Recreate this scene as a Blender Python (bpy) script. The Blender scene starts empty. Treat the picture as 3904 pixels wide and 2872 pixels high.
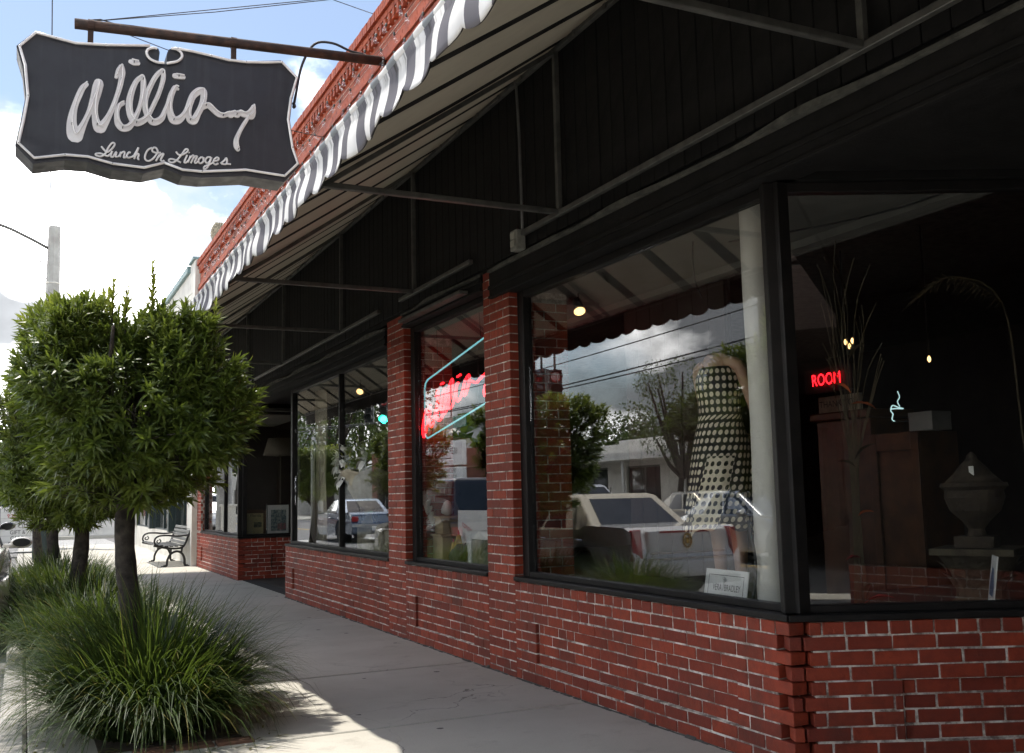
import bpy, math, random
from mathutils import Vector, Matrix

rnd = random.Random(11)
PI = math.pi
sc = bpy.context.scene
COL = sc.collection

# ------------------------------------------------------------------ camera
cam_d = bpy.data.cameras.new('camera')
cam = bpy.data.objects.new('camera', cam_d)
COL.objects.link(cam)
M = Matrix(((0.90039523, -0.03127875, -0.43394707, 0.0),
            (-0.43451802, -0.11500757, -0.89329018, 0.0),
            (-0.0219662, 0.99287205, -0.11714344, 1.31),
            (0, 0, 0, 1)))
cam.matrix_world = M
cam_d.sensor_width = 36.0
cam_d.lens = 35.357
cam_d.clip_end = 2000.0
cam_d.clip_start = 0.05
sc.camera = cam

# ------------------------------------------------------------------ sky, sun, exposure
SUN = Vector((-0.172, 0.33, 1.0)).normalized()
world = bpy.data.worlds.new('World')
sc.world = world
world.use_nodes = True
wt = world.node_tree
for n in list(wt.nodes):
    wt.nodes.remove(n)


def WN(t, **kw):
    n = wt.nodes.new(t)
    for k, v in kw.items():
        setattr(n, k, v)
    return n


def wmath(op, a, b=None, clamp=False):
    n = WN('ShaderNodeMath', operation=op, use_clamp=clamp)
    for i, s in enumerate((a, b)):
        if s is None:
            continue
        if isinstance(s, (int, float)):
            n.inputs[i].default_value = s
        else:
            wt.links.new(s, n.inputs[i])
    return n.outputs[0]


sky = WN('ShaderNodeTexSky', sky_type='NISHITA', sun_disc=False)
sky.sun_elevation = math.asin(SUN.z)
sky.sun_rotation = math.atan2(SUN.x, SUN.y)
sky.air_density = 1.0
sky.dust_density = 1.2
sky.ozone_density = 1.0
tc = WN('ShaderNodeTexCoord')
sep = WN('ShaderNodeSeparateXYZ')
wt.links.new(tc.outputs['Generated'], sep.inputs[0])
mapc = WN('ShaderNodeMapping')
mapc.inputs['Location'].default_value = (3.7, 1.15, 0.4)
mapc.inputs['Scale'].default_value = (1.0, 1.0, 1.5)
wt.links.new(tc.outputs['Generated'], mapc.inputs[0])
n1 = WN('ShaderNodeTexNoise')
n1.inputs['Scale'].default_value = 3.1
n1.inputs['Detail'].default_value = 9.0
n1.inputs['Roughness'].default_value = 0.53
wt.links.new(mapc.outputs[0], n1.inputs['Vector'])
# cloud cover falls off with height above the horizon, all round
cover = WN('ShaderNodeMapRange')
cover.inputs['From Min'].default_value = 0.24
cover.inputs['From Max'].default_value = 0.44
cover.inputs['To Min'].default_value = 0.17
cover.inputs['To Max'].default_value = -0.05
wt.links.new(sep.outputs['Z'], cover.inputs['Value'])
dens = wmath('ADD', n1.outputs['Fac'], cover.outputs[0])
ramp = WN('ShaderNodeMapRange', interpolation_type='SMOOTHSTEP')
ramp.inputs['From Min'].default_value = 0.50
ramp.inputs['From Max'].default_value = 0.66
wt.links.new(dens, ramp.inputs['Value'])
n2 = WN('ShaderNodeTexNoise')
n2.inputs['Scale'].default_value = 6.5
n2.inputs['Detail'].default_value = 6.0
wt.links.new(mapc.outputs[0], n2.inputs['Vector'])
shade = WN('ShaderNodeMapRange')
shade.inputs['From Min'].default_value = 0.45
shade.inputs['From Max'].default_value = 0.70
wt.links.new(n2.outputs['Fac'], shade.inputs['Value'])
# a slate-grey bank of cloud stands over the far side of the street (the windows mirror it)
dp = WN('ShaderNodeVectorMath', operation='DOT_PRODUCT')
wt.links.new(tc.outputs['Generated'], dp.inputs[0])
dp.inputs[1].default_value = Vector((-0.50, 0.83, 0.24)).normalized()
bank = WN('ShaderNodeMapRange', interpolation_type='SMOOTHSTEP')
bank.inputs['From Min'].default_value = 0.875
bank.inputs['From Max'].default_value = 0.958
bank.inputs['To Min'].default_value = 1.0
bank.inputs['To Max'].default_value = 0.42
wt.links.new(wmath('ADD', dp.outputs['Value'], wmath('MULTIPLY', wmath('SUBTRACT', n1.outputs['Fac'], 0.5), 0.35)), bank.inputs['Value'])
ccol = WN('ShaderNodeMix', data_type='RGBA')
ccol.inputs['A'].default_value = (2.7, 2.8, 2.95, 1)
ccol.inputs['B'].default_value = (46, 45, 43.5, 1)
wt.links.new(shade.outputs[0], ccol.inputs['Factor'])
mixc = WN('ShaderNodeMix', data_type='RGBA')
wt.links.new(ramp.outputs[0], mixc.inputs['Factor'])
sk_ = WN('ShaderNodeVectorMath', operation='MULTIPLY')
sk_.inputs[1].default_value = (0.55, 0.53, 0.50)
wt.links.new(sky.outputs[0], sk_.inputs[0])
wt.links.new(sk_.outputs[0], mixc.inputs['A'])
cb_ = WN('ShaderNodeVectorMath', operation='SCALE')
wt.links.new(ccol.outputs['Result'], cb_.inputs[0])
wt.links.new(bank.outputs[0], cb_.inputs['Scale'])
wt.links.new(cb_.outputs[0], mixc.inputs['B'])
bg = WN('ShaderNodeBackground')
bg.inputs['Strength'].default_value = 0.15
wt.links.new(mixc.outputs['Result'], bg.inputs['Color'])
wo = WN('ShaderNodeOutputWorld')
wt.links.new(bg.outputs[0], wo.inputs[0])

sun_d = bpy.data.lights.new('sun', 'SUN')
sun_d.energy = 2.0
sun_d.angle = math.radians(0.6)
sun_d.color = (1.0, 0.95, 0.87)
sun = bpy.data.objects.new('sun', sun_d)
COL.objects.link(sun)
sun.rotation_euler = (-SUN).to_track_quat('-Z', 'Y').to_euler()

sc.view_settings.view_transform = 'Standard'
sc.view_settings.look = 'None'
sc.view_settings.gamma = 1.0
sc.view_settings.exposure = 1.4
sc.cycles.max_bounces = 6
sc.cycles.diffuse_bounces = 3
sc.cycles.glossy_bounces = 4
sc.cycles.use_adaptive_sampling = True
sc.cycles.adaptive_threshold = 0.02
sc.cycles.transparent_max_bounces = 12
sc.cycles.caustics_reflective = False
sc.cycles.caustics_refractive = False
sc.cycles.sample_clamp_indirect = 6.0


# ------------------------------------------------------------------ helpers
class MB:
    """collects faces of one mesh"""

    def __init__(self):
        self.v, self.f, self.m = [], [], []

    def add(self, vs, fs, mi=0):
        o = len(self.v)
        self.v += [tuple(p) for p in vs]
        for f in fs:
            self.f.append(tuple(o + i for i in f))
            self.m.append(mi)

    def box(self, a, b, mi=0):
        x0, y0, z0 = a
        x1, y1, z1 = b
        self.add([(x0, y0, z0), (x1, y0, z0), (x1, y1, z0), (x0, y1, z0), (x0, y0, z1), (x1, y0, z1), (x1, y1, z1), (x0, y1, z1)],
                 [(0, 3, 2, 1), (4, 5, 6, 7), (0, 1, 5, 4), (1, 2, 6, 5), (2, 3, 7, 6), (3, 0, 4, 7)], mi)

    def obox(self, c, size, ang=0.0, mi=0):
        """box centred at c, turned about z"""
        sx, sy, sz = size[0] / 2, size[1] / 2, size[2] / 2
        ca, sa = math.cos(ang), math.sin(ang)
        P = []
        for z in (-sz, sz):
            for x, y in ((-sx, -sy), (sx, -sy), (sx, sy), (-sx, sy)):
                P.append((c[0] + x * ca - y * sa, c[1] + x * sa + y * ca, c[2] + z))
        self.add(P, [(0, 3, 2, 1), (4, 5, 6, 7), (0, 1, 5, 4), (1, 2, 6, 5), (2, 3, 7, 6), (3, 0, 4, 7)], mi)

    def cbox(self, M4, size, b, mi=0):
        """chamfered box in frame M4"""
        hx, hy, hz = size[0] / 2, size[1] / 2, size[2] / 2
        P = []
        idx = {}
        for sx in (-1, 1):
            for sy in (-1, 1):
                for sz in (-1, 1):
                    for k in range(3):
                        p = [sx * (hx - b), sy * (hy - b), sz * (hz - b)]
                        p[k] += (sx, sy, sz)[k] * b
                        idx[(sx, sy, sz, k)] = len(P)
                        P.append(tuple(M4 @ Vector(p)))
        F = []
        for k in range(3):
            a, c = (k + 1) % 3, (k + 2) % 3
            for s in (-1, 1):
                q = []
                for (u, w) in ((-1, -1), (1, -1), (1, 1), (-1, 1)):
                    t = [0, 0, 0]
                    t[k], t[a], t[c] = s, u, w
                    q.append(idx[(*t, k)])
                F.append(tuple(q if s > 0 else q[::-1]))
        for k in range(3):  # edges along axis k
            a, c = (k + 1) % 3, (k + 2) % 3
            for u in (-1, 1):
                for w in (-1, 1):
                    t0, t1 = [0, 0, 0], [0, 0, 0]
                    t0[k], t1[k] = -1, 1
                    t0[a] = t1[a] = u
                    t0[c] = t1[c] = w
                    q = [idx[(*t0, a)], idx[(*t1, a)], idx[(*t1, c)], idx[(*t0, c)]]
                    F.append(tuple(q if u * w < 0 else q[::-1]))
        for sx in (-1, 1):
            for sy in (-1, 1):
                for sz in (-1, 1):
                    q = [idx[(sx, sy, sz, 0)], idx[(sx, sy, sz, 1)], idx[(sx, sy, sz, 2)]]
                    F.append(tuple(q if sx * sy * sz > 0 else q[::-1]))
        self.add(P, F, mi)

    def tube(self, pts, r, n=8, mi=0, closed=False):
        pts = [Vector(p) for p in pts]
        N = len(pts)
        rs = r if isinstance(r, (list, tuple)) else [r] * N
        rings = []
        up = None
        for i, p in enumerate(pts):
            if closed:
                t = pts[(i + 1) % N] - pts[i - 1]
            else:
                t = pts[min(i + 1, N - 1)] - pts[max(i - 1, 0)]
            if t.length < 1e-9:
                t = Vector((0, 0, 1))
            t.normalize()
            if up is None:
                up = Vector((0, 0, 1)) if abs(t.z) < 0.9 else Vector((1, 0, 0))
            u = up - t * up.dot(t)
            if u.length < 1e-5:
                u = t.orthogonal()
            u.normalize()
            up = u
            w = t.cross(u)
            rings.append([tuple(p + (u * math.cos(2 * PI * k / n) + w * math.sin(2 * PI * k / n)) * rs[i]) for k in range(n)])
        V = [q for ring in rings for q in ring]
        F = []
        for i in range(N if closed else N - 1):
            a, b = i * n, ((i + 1) % N) * n
            for k in range(n):
                F.append((a + k, a + (k + 1) % n, b + (k + 1) % n, b + k))
        if not closed:
            F.append(tuple(range(n))[::-1])
            F.append(tuple((N - 1) * n + k for k in range(n)))
        self.add(V, F, mi)

    def lathe(self, prof, c=(0, 0, 0), n=20, mi=0, axis='z', sx=1.0, sy=1.0):
        V, F = [], []
        for (r, h) in prof:
            for k in range(n):
                a = 2 * PI * k / n
                x, y, z = r * math.cos(a) * sx, r * math.sin(a) * sy, h
                if axis == 'x':
                    x, y, z = z, x, y
                elif axis == 'y':
                    x, y, z = x, z, y
                V.append((c[0] + x, c[1] + y, c[2] + z))
        for i in range(len(prof) - 1):
            for k in range(n):
                F.append((i * n + k, i * n + (k + 1) % n, (i + 1) * n + (k + 1) % n, (i + 1) * n + k))
        F.append(tuple(range(n))[::-1])
        F.append(tuple((len(prof) - 1) * n + k for k in range(n)))
        self.add(V, F, mi)

    def prism(self, poly, h0, h1, axis='z', mi=0, mi_side=None):
        """extrude a 2-D outline; axis y: outline is (x,z); axis x: outline is (y,z)"""
        def P(p, h):
            return {'z': (p[0], p[1], h), 'y': (p[0], h, p[1]), 'x': (h, p[0], p[1])}[axis]
        n = len(poly)
        V = [P(p, h0) for p in poly] + [P(p, h1) for p in poly]
        self.add(V, [tuple(range(n))[::-1], tuple(range(n, 2 * n))], mi)
        self.add(V, [(i, (i + 1) % n, n + (i + 1) % n, n + i) for i in range(n)], mi if mi_side is None else mi_side)

    def build(self, name, mats, parent=None, smooth=False, bevel=0.0, segs=2, kind=None):
        me = bpy.data.meshes.new(name)
        me.from_pydata(self.v, [], self.f)
        if not isinstance(mats, (list, tuple)):
            mats = [mats]
        for m in mats:
            me.materials.append(m)
        if len(mats) > 1:
            me.polygons.foreach_set('material_index', self.m)
        if smooth:
            me.polygons.foreach_set('use_smooth', [True] * len(me.polygons))
        me.update()
        o = bpy.data.objects.new(name, me)
        COL.objects.link(o)
        if parent is not None:
            o.parent = parent
        if bevel:
            b = o.modifiers.new('bevel', 'BEVEL')
            b.width = bevel
            b.segments = segs
            b.limit_method = 'ANGLE'
        if kind:
            o['kind'] = kind
        return o


def tag(o, label, cat, group=None):
    o['label'] = label
    o['category'] = cat
    if group:
        o['group'] = group
    return o


def thing(name, label, cat, loc=(0, 0, 0), rz=0.0, group=None):
    o = bpy.data.objects.new(name, None)
    o.empty_display_size = 0.2
    COL.objects.link(o)
    o.location = loc
    o.rotation_euler = (0, 0, rz)
    return tag(o, label, cat, group)


def copy_tree(o, parent=None):
    c = o.copy()
    COL.objects.link(c)
    if parent is not None:
        c.parent = parent
    for ch in [x for x in o.children]:
        copy_tree(ch, c)
    return c


def boxpart(name, a, b, m, parent, bevel=0.0):
    mb = MB()
    mb.box(a, b)
    return mb.build(name, m, parent, bevel=bevel)


def tubepart(name, pts, r, m, parent, n=8, closed=False):
    mb = MB()
    mb.tube(pts, r, n, closed=closed)
    return mb.build(name, m, parent, smooth=True)


def text(body, size, m, parent, loc, rot, name='lettering', align='CENTER', ext=0.0, sx=1.0):
    c = bpy.data.curves.new(name, 'FONT')
    c.body = body
    c.size = size
    c.align_x = align
    c.align_y = 'CENTER'
    c.extrude = ext
    c.resolution_u = 3
    c.materials.append(m)
    tmp = bpy.data.objects.new(name, c)
    me = bpy.data.meshes.new_from_object(tmp)
    bpy.data.objects.remove(tmp)
    if not me.materials:
        me.materials.append(m)
    o = bpy.data.objects.new(name, me)
    COL.objects.link(o)
    o.parent = parent
    o.location = loc
    o.rotation_euler = rot
    o.scale = (sx, 1, 1)
    return o


def spline(pts, k=4):
    """Catmull-Rom through points of any dimension"""
    out = []
    n = len(pts)
    for i in range(n - 1):
        p0, p1, p2, p3 = pts[max(i - 1, 0)], pts[i], pts[i + 1], pts[min(i + 2, n - 1)]
        for j in range(k):
            t = j / k
            out.append(tuple(0.5 * ((2 * b) + (-a + c) * t + (2 * a - 5 * b + 4 * c - d) * t * t + (-a + 3 * b - 3 * c + d) * t ** 3)
                             for a, b, c, d in zip(p0, p1, p2, p3)))
    out.append(tuple(pts[-1]))
    return out


# ------------------------------------------------------------------ materials
def newmat(name):
    m = bpy.data.materials.new(name)
    m.use_nodes = True
    t = m.node_tree
    b = t.nodes['Principled BSDF']
    return m, t, b


def coords(t, kind='Object'):
    return t.nodes.new('ShaderNodeTexCoord').outputs[kind]


def noise(t, vec, scale, detail=4.0, rough=0.55):
    n = t.nodes.new('ShaderNodeTexNoise')
    n.inputs['Scale'].default_value = scale
    n.inputs['Detail'].default_value = detail
    n.inputs['Roughness'].default_value = rough
    if vec is not None:
        t.links.new(vec, n.inputs['Vector'])
    return n.outputs['Fac']


def nmath(t, op, a, b=None, clamp=False):
    n = t.nodes.new('ShaderNodeMath')
    n.operation = op
    n.use_clamp = clamp
    for i, s in enumerate((a, b)):
        if s is None:
            continue
        if isinstance(s, (int, float)):
            n.inputs[i].default_value = s
        else:
            t.links.new(s, n.inputs[i])
    return n.outputs[0]


def mrange(t, v, a, b, c=0.0, d=1.0):
    n = t.nodes.new('ShaderNodeMapRange')
    for k, x in zip(('From Min', 'From Max', 'To Min', 'To Max'), (a, b, c, d)):
        n.inputs[k].default_value = x
    t.links.new(v, n.inputs['Value'])
    return n.outputs[0]


def mixcol(t, fac, a, b):
    n = t.nodes.new('ShaderNodeMix')
    n.data_type = 'RGBA'
    for s, k in ((fac, 'Factor'), (a, 'A'), (b, 'B')):
        if isinstance(s, (tuple, list)):
            n.inputs[k].default_value = (*s[:3], 1)
        elif isinstance(s, (int, float)):
            n.inputs[k].default_value = s
        else:
            t.links.new(s, n.inputs[k])
    return n.outputs['Result']


def bump(t, b, h, strength=0.3, dist=0.01):
    n = t.nodes.new('ShaderNodeBump')
    n.inputs['Strength'].default_value = strength
    n.inputs['Distance'].default_value = dist
    t.links.new(h, n.inputs['Height'])
    t.links.new(n.outputs[0], b.inputs['Normal'])


def simple(name, c1, c2=None, scale=6.0, rough=0.6, metal=0.0, bmp=0.0, bscale=60.0, spec=0.5, emit=None, estr=1.0, kind='Object', lo=0.35, hi=0.65, coat=0.0):
    m, t, b = newmat(name)
    b.inputs['Roughness'].default_value = rough
    b.inputs['Metallic'].default_value = metal
    b.inputs['Specular IOR Level'].default_value = spec
    b.inputs['Coat Weight'].default_value = coat
    v = coords(t, kind)
    if c2 is None:
        c2 = tuple(x * 0.8 for x in c1)
    f = mrange(t, noise(t, v, scale), lo, hi)
    t.links.new(mixcol(t, f, c1, c2), b.inputs['Base Color'])
    if bmp:
        bump(t, b, noise(t, v, bscale, 5.0), bmp)
    if emit:
        b.inputs['Emission Color'].default_value = (*emit, 1)
        b.inputs['Emission Strength'].default_value = estr
    return m


def rand_fac(t):
    """one random number for each object and each loose piece"""
    oi = t.nodes.new('ShaderNodeObjectInfo').outputs['Random']
    g = t.nodes.new('ShaderNodeNewGeometry').outputs['Random Per Island']
    return nmath(t, 'FRACT', nmath(t, 'ADD', oi, g))


def brick_material(name, c1, c2, c3):
    m, t, b = newmat(name)
    r = rand_fac(t)
    g = t.nodes.new('ShaderNodeNewGeometry').outputs['Position']
    col = mixcol(t, mrange(t, r, 0.0, 1.0), c1, c2)
    blot = mrange(t, noise(t, g, 23.0, 5.0), 0.42, 0.75)
    col = mixcol(t, nmath(t, 'MULTIPLY', blot, 0.55), col, c3)
    fine = mrange(t, noise(t, g, 260.0, 2.0), 0.66, 0.80)
    col = mixcol(t, nmath(t, 'MULTIPLY', fine, 0.25), col, (0.42, 0.24, 0.18))
    low = nmath(t, 'MULTIPLY', mrange(t, noise(t, g, 3.0, 7.0, 0.65), 0.48, 0.72), 0.62)
    col = mixcol(t, low, col, (0.10, 0.035, 0.025))
    t.links.new(col, b.inputs['Base Color'])
    b.inputs['Roughness'].default_value = 0.62
    b.inputs['Specular IOR Level'].default_value = 0.35
    bump(t, b, nmath(t, 'ADD', noise(t, g, 120.0, 6.0), nmath(t, 'MULTIPLY', noise(t, g, 22.0, 3.0), 1.5)), 0.45, 0.006)
    return m


MAT = {}
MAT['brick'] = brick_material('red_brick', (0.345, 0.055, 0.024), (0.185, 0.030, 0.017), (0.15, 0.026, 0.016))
MAT['brick_top'] = brick_material('sunlit_brick', (0.44, 0.088, 0.030), (0.31, 0.055, 0.022), (0.24, 0.045, 0.024))  # the shop brick again for the upper wall, sunlight put into its colour
m, t, b = newmat('mortar')
g = t.nodes.new('ShaderNodeNewGeometry').outputs['Position']
f = mrange(t, noise(t, g, 8.0, 7.0, 0.72), 0.40, 0.58)
t.links.new(mixcol(t, f, (0.76, 0.72, 0.66), (0.20, 0.15, 0.13)), b.inputs['Base Color'])
b.inputs['Roughness'].default_value = 0.9
bump(t, b, noise(t, g, 90.0, 6.0), 0.6, 0.01)
MAT['mortar'] = m
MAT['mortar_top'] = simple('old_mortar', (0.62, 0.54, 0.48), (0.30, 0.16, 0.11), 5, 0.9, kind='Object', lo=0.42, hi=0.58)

m, t, b = newmat('pavement_concrete')
g = t.nodes.new('ShaderNodeNewGeometry').outputs['Position']
r = rand_fac(t)
base = mixcol(t, mrange(t, noise(t, g, 1.1, 6.0, 0.6), 0.32, 0.7), (0.60, 0.572, 0.495), (0.49, 0.462, 0.39))
base = mixcol(t, nmath(t, 'MULTIPLY', r, 0.25), base, (0.40, 0.385, 0.36))
spk = mrange(t, noise(t, g, 150.0, 4.0), 0.56, 0.70)
base = mixcol(t, nmath(t, 'MULTIPLY', spk, 0.45), base, (0.20, 0.18, 0.155))
vor = t.nodes.new('ShaderNodeTexVoronoi')
vor.inputs['Scale'].default_value = 2.3
t.links.new(g, vor.inputs['Vector'])
gum = nmath(t, 'LESS_THAN', nmath(t, 'ADD', vor.outputs['Distance'], nmath(t, 'MULTIPLY', noise(t, g, 40.0), 0.05)), 0.078)
base = mixcol(t, nmath(t, 'MULTIPLY', gum, 0.85), base, (0.06, 0.05, 0.045))
stain = mrange(t, noise(t, g, 3.4, 8.0, 0.7), 0.56, 0.78)
base = mixcol(t, nmath(t, 'MULTIPLY', stain, 0.5), base, (0.22, 0.19, 0.15))
ve = t.nodes.new('ShaderNodeTexVoronoi')
ve.feature = 'DISTANCE_TO_EDGE'
ve.inputs['Scale'].default_value = 0.42
wob = t.nodes.new('ShaderNodeTexNoise')
wob.inputs['Scale'].default_value = 3.0
wob.inputs['Detail'].default_value = 6.0
t.links.new(g, wob.inputs['Vector'])
va = t.nodes.new('ShaderNodeVectorMath')
va.operation = 'ADD'
t.links.new(g, va.inputs[0])
vs = t.nodes.new('ShaderNodeVectorMath')
vs.operation = 'SCALE'
vs.inputs['Scale'].default_value = 0.35
t.links.new(wob.outputs['Color'], vs.inputs[0])
t.links.new(vs.outputs[0], va.inputs[1])
t.links.new(va.outputs[0], ve.inputs['Vector'])
crack = nmath(t, 'MULTIPLY', nmath(t, 'LESS_THAN', ve.outputs['Distance'], 0.0013), mrange(t, noise(t, g, 0.7, 2.0), 0.48, 0.60))
base = mixcol(t, nmath(t, 'MULTIPLY', crack, 0.75), base, (0.10, 0.085, 0.07))
t.links.new(base, b.inputs['Base Color'])
b.inputs['Roughness'].default_value = 0.82
bump(t, b, nmath(t, 'ADD', noise(t, g, 330.0, 3.0), noise(t, g, 45.0, 5.0)), 0.25, 0.004)
MAT['concrete'] = m

MAT['asphalt'] = simple('asphalt', (0.21, 0.205, 0.20), (0.14, 0.138, 0.135), 1.4, 0.85, bmp=0.5, bscale=180)
MAT['joint'] = simple('joint_dirt', (0.09, 0.08, 0.065), (0.045, 0.04, 0.035), 9, 0.95, bmp=0.4)
MAT['kerb'] = simple('kerb_concrete', (0.50, 0.48, 0.44), (0.36, 0.34, 0.30), 5, 0.85, bmp=0.3)
MAT['yellow'] = simple('road_paint_yellow', (0.62, 0.40, 0.06), (0.45, 0.30, 0.08), 14, 0.7)
MAT['roadwhite'] = simple('road_paint_white', (0.72, 0.72, 0.70), (0.50, 0.50, 0.48), 14, 0.7)
MAT['black_wood'] = simple('black_painted_wood', (0.015, 0.0145, 0.0145), (0.009, 0.009, 0.009), 7, 0.7, bmp=0.25, bscale=35, spec=0.2)
MAT['black_frame'] = simple('black_painted_frame', (0.017, 0.015, 0.0145), (0.010, 0.0095, 0.0095), 9, 0.5, bmp=0.12, bscale=45, spec=0.22)
MAT['black_metal'] = simple('black_metal', (0.018, 0.018, 0.019), (0.03, 0.03, 0.03), 16, 0.35, metal=0.2, bmp=0.1)
MAT['grey_steel'] = simple('grey_galvanised_tube', (0.16, 0.16, 0.15), (0.10, 0.10, 0.095), 11, 0.5, metal=0.5)
MAT['lining'] = simple('grey_valance_lining', (0.13, 0.125, 0.12), (0.10, 0.10, 0.095), 5, 0.9)
MAT['cement'] = simple('rough_cement', (0.13, 0.13, 0.115), (0.06, 0.06, 0.055), 12, 0.92, bmp=0.6, bscale=40)
MAT['rust'] = simple('rusty_pipe', (0.075, 0.040, 0.028), (0.035, 0.024, 0.020), 12, 0.75, metal=0.3, bmp=0.35, bscale=55)
MAT['white_paint'] = simple('white_stucco', (0.74, 0.72, 0.66), (0.62, 0.60, 0.55), 3, 0.75, bmp=0.2, bscale=40)
MAT['plaster'] = simple('pale_plaster', (0.22, 0.218, 0.205), (0.18, 0.178, 0.165), 3, 0.85, bmp=0.15)
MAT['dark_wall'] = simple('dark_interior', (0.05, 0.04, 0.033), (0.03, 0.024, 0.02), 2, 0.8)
m, t, b = newmat('sign_enamel')
g = t.nodes.new('ShaderNodeNewGeometry').outputs['Position']
mp = t.nodes.new('ShaderNodeMapping')
mp.inputs['Scale'].default_value = (16, 1, 0.9)
t.links.new(g, mp.inputs[0])
streak = mrange(t, noise(t, mp.outputs[0], 1.0, 4.0), 0.5, 0.8)
col = mixcol(t, mrange(t, noise(t, g, 1.6, 5.0), 0.3, 0.7), (0.021, 0.021, 0.027), (0.014, 0.014, 0.018))
t.links.new(mixcol(t, nmath(t, 'MULTIPLY', streak, 0.5), col, (0.045, 0.045, 0.052)), b.inputs['Base Color'])
t.links.new(mrange(t, noise(t, g, 9.0, 5.0), 0.3, 0.7, 0.38, 0.6), b.inputs['Roughness'])
bump(t, b, noise(t, g, 3.0, 3.0), 0.1)
MAT['sign_face'] = m
MAT['sign_letter'] = simple('sign_letter_enamel', (0.80, 0.78, 0.76), (0.66, 0.63, 0.62), 7, 0.45)
MAT['glass_tube'] = simple('unlit_neon_tube', (0.84, 0.82, 0.80), (0.74, 0.71, 0.69), 9, 0.18, coat=0.4)
MAT['chrome'] = simple('chrome', (0.75, 0.75, 0.76), (0.65, 0.65, 0.66), 5, 0.12, metal=1.0)
MAT['rubber'] = simple('tyre_rubber', (0.022, 0.022, 0.022), (0.035, 0.034, 0.033), 20, 0.85)
MAT['bark'] = simple('tree_bark', (0.075, 0.062, 0.048), (0.020, 0.016, 0.012), 13, 0.95, bmp=0.9, bscale=26)
MAT['soil'] = simple('soil', (0.075, 0.052, 0.035), (0.04, 0.028, 0.02), 14, 0.95, bmp=0.8)
MAT['stone'] = simple('cast_stone', (0.44, 0.40, 0.30), (0.27, 0.24, 0.18), 9, 0.85, bmp=0.5, bscale=40)
MAT['pole_concrete'] = simple('pole_concrete', (0.42, 0.42, 0.40), (0.31, 0.30, 0.28), 3, 0.85, bmp=0.2)
MAT['wood'] = simple('brown_wood', (0.13, 0.064, 0.026), (0.07, 0.034, 0.014), 5, 0.45, bmp=0.1)
MAT['pale_wood'] = simple('pale_wood', (0.52, 0.40, 0.23), (0.42, 0.31, 0.17), 5, 0.55)
MAT['paper'] = simple('white_card', (0.78, 0.78, 0.76), (0.70, 0.70, 0.68), 4, 0.6)
MAT['ink'] = simple('dark_ink', (0.03, 0.03, 0.03), (0.05, 0.05, 0.05), 20, 0.6)
MAT['grey_ink'] = simple('grey_ink', (0.30, 0.30, 0.30), (0.38, 0.38, 0.38), 20, 0.6)
MAT['red_ink'] = simple('red_ink', (0.55, 0.03, 0.04), (0.45, 0.03, 0.04), 20, 0.6)
MAT['wire'] = simple('dark_wire', (0.03, 0.03, 0.035), (0.02, 0.02, 0.02), 20, 0.6)
MAT['skin'] = simple('mannequin_skin', (0.42, 0.25, 0.17), (0.36, 0.21, 0.14), 6, 0.5)
MAT['mannequin_head'] = simple('mannequin_pale', (0.72, 0.60, 0.52), (0.66, 0.54, 0.46), 6, 0.5)
MAT['hair'] = simple('dark_hair', (0.03, 0.02, 0.015), (0.02, 0.014, 0.01), 30, 0.5)
MAT['shade'] = simple('lamp_shade_cloth', (0.62, 0.56, 0.44), (0.52, 0.46, 0.35), 6, 0.8)
MAT['flower'] = simple('white_silk_petal', (0.80, 0.80, 0.76), (0.68, 0.70, 0.64), 8, 0.7)
MAT['redcloth'] = simple('red_petal', (0.50, 0.06, 0.06), (0.38, 0.04, 0.05), 8, 0.7)
MAT['orangeleaf'] = simple('orange_leaf', (0.65, 0.15, 0.03), (0.5, 0.10, 0.03), 8, 0.7)
MAT['straw'] = simple('dry_stem', (0.12, 0.09, 0.05), (0.08, 0.06, 0.03), 12, 0.8)
MAT['tin'] = simple('teal_flashing', (0.20, 0.30, 0.31), (0.14, 0.22, 0.23), 6, 0.5, metal=0.3)
MAT['green_frame'] = simple('dark_green_frame', (0.012, 0.028, 0.030), (0.02, 0.035, 0.035), 6, 0.4)
MAT['green_plate'] = simple('green_street_plate', (0.02, 0.22, 0.13), (0.02, 0.18, 0.10), 6, 0.45)
MAT['bulb_off'] = simple('clear_bulb', (0.80, 0.80, 0.80), (0.6, 0.6, 0.6), 30, 0.12, coat=0.6)
MAT['warm_lamp'] = simple('lit_lamp', (0.8, 0.6, 0.3), None, 5, 0.4, emit=(1.0, 0.60, 0.22), estr=1.6)
MAT['neon_red'] = simple('lit_red_neon', (0.8, 0.1, 0.1), None, 5, 0.4, emit=(1.0, 0.008, 0.014), estr=3.4)
MAT['neon_teal'] = simple('lit_teal_neon', (0.3, 0.6, 0.6), None, 5, 0.4, emit=(0.14, 0.42, 0.46), estr=0.7)
MAT['neon_white'] = simple('lit_white_neon', (0.7, 0.8, 0.8), None, 5, 0.4, emit=(0.55, 0.85, 0.85), estr=0.4)
MAT['neon_orange'] = simple('lit_orange_neon', (0.8, 0.2, 0.1), None, 5, 0.4, emit=(1.0, 0.16, 0.05), estr=0.9)
MAT['green_lamp'] = simple('green_signal', (0.1, 0.8, 0.5), None, 5, 0.3, emit=(0.03, 1.0, 0.62), estr=12.0)
MAT['car_glass'] = simple('car_glass', (0.02, 0.025, 0.028), (0.015, 0.018, 0.02), 3, 0.04, spec=0.8)
MAT['tail_red'] = simple('tail_light_red', (0.45, 0.015, 0.02), (0.32, 0.01, 0.015), 12, 0.12, coat=0.5)
MAT['gold'] = simple('gold_badge', (0.75, 0.50, 0.12), (0.6, 0.38, 0.1), 12, 0.25, metal=1.0)


def car_paint(name, c, metal=0.15):
    return simple(name, c, tuple(x * 0.92 for x in c), 2, 0.25, metal=metal, coat=0.8)


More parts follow.
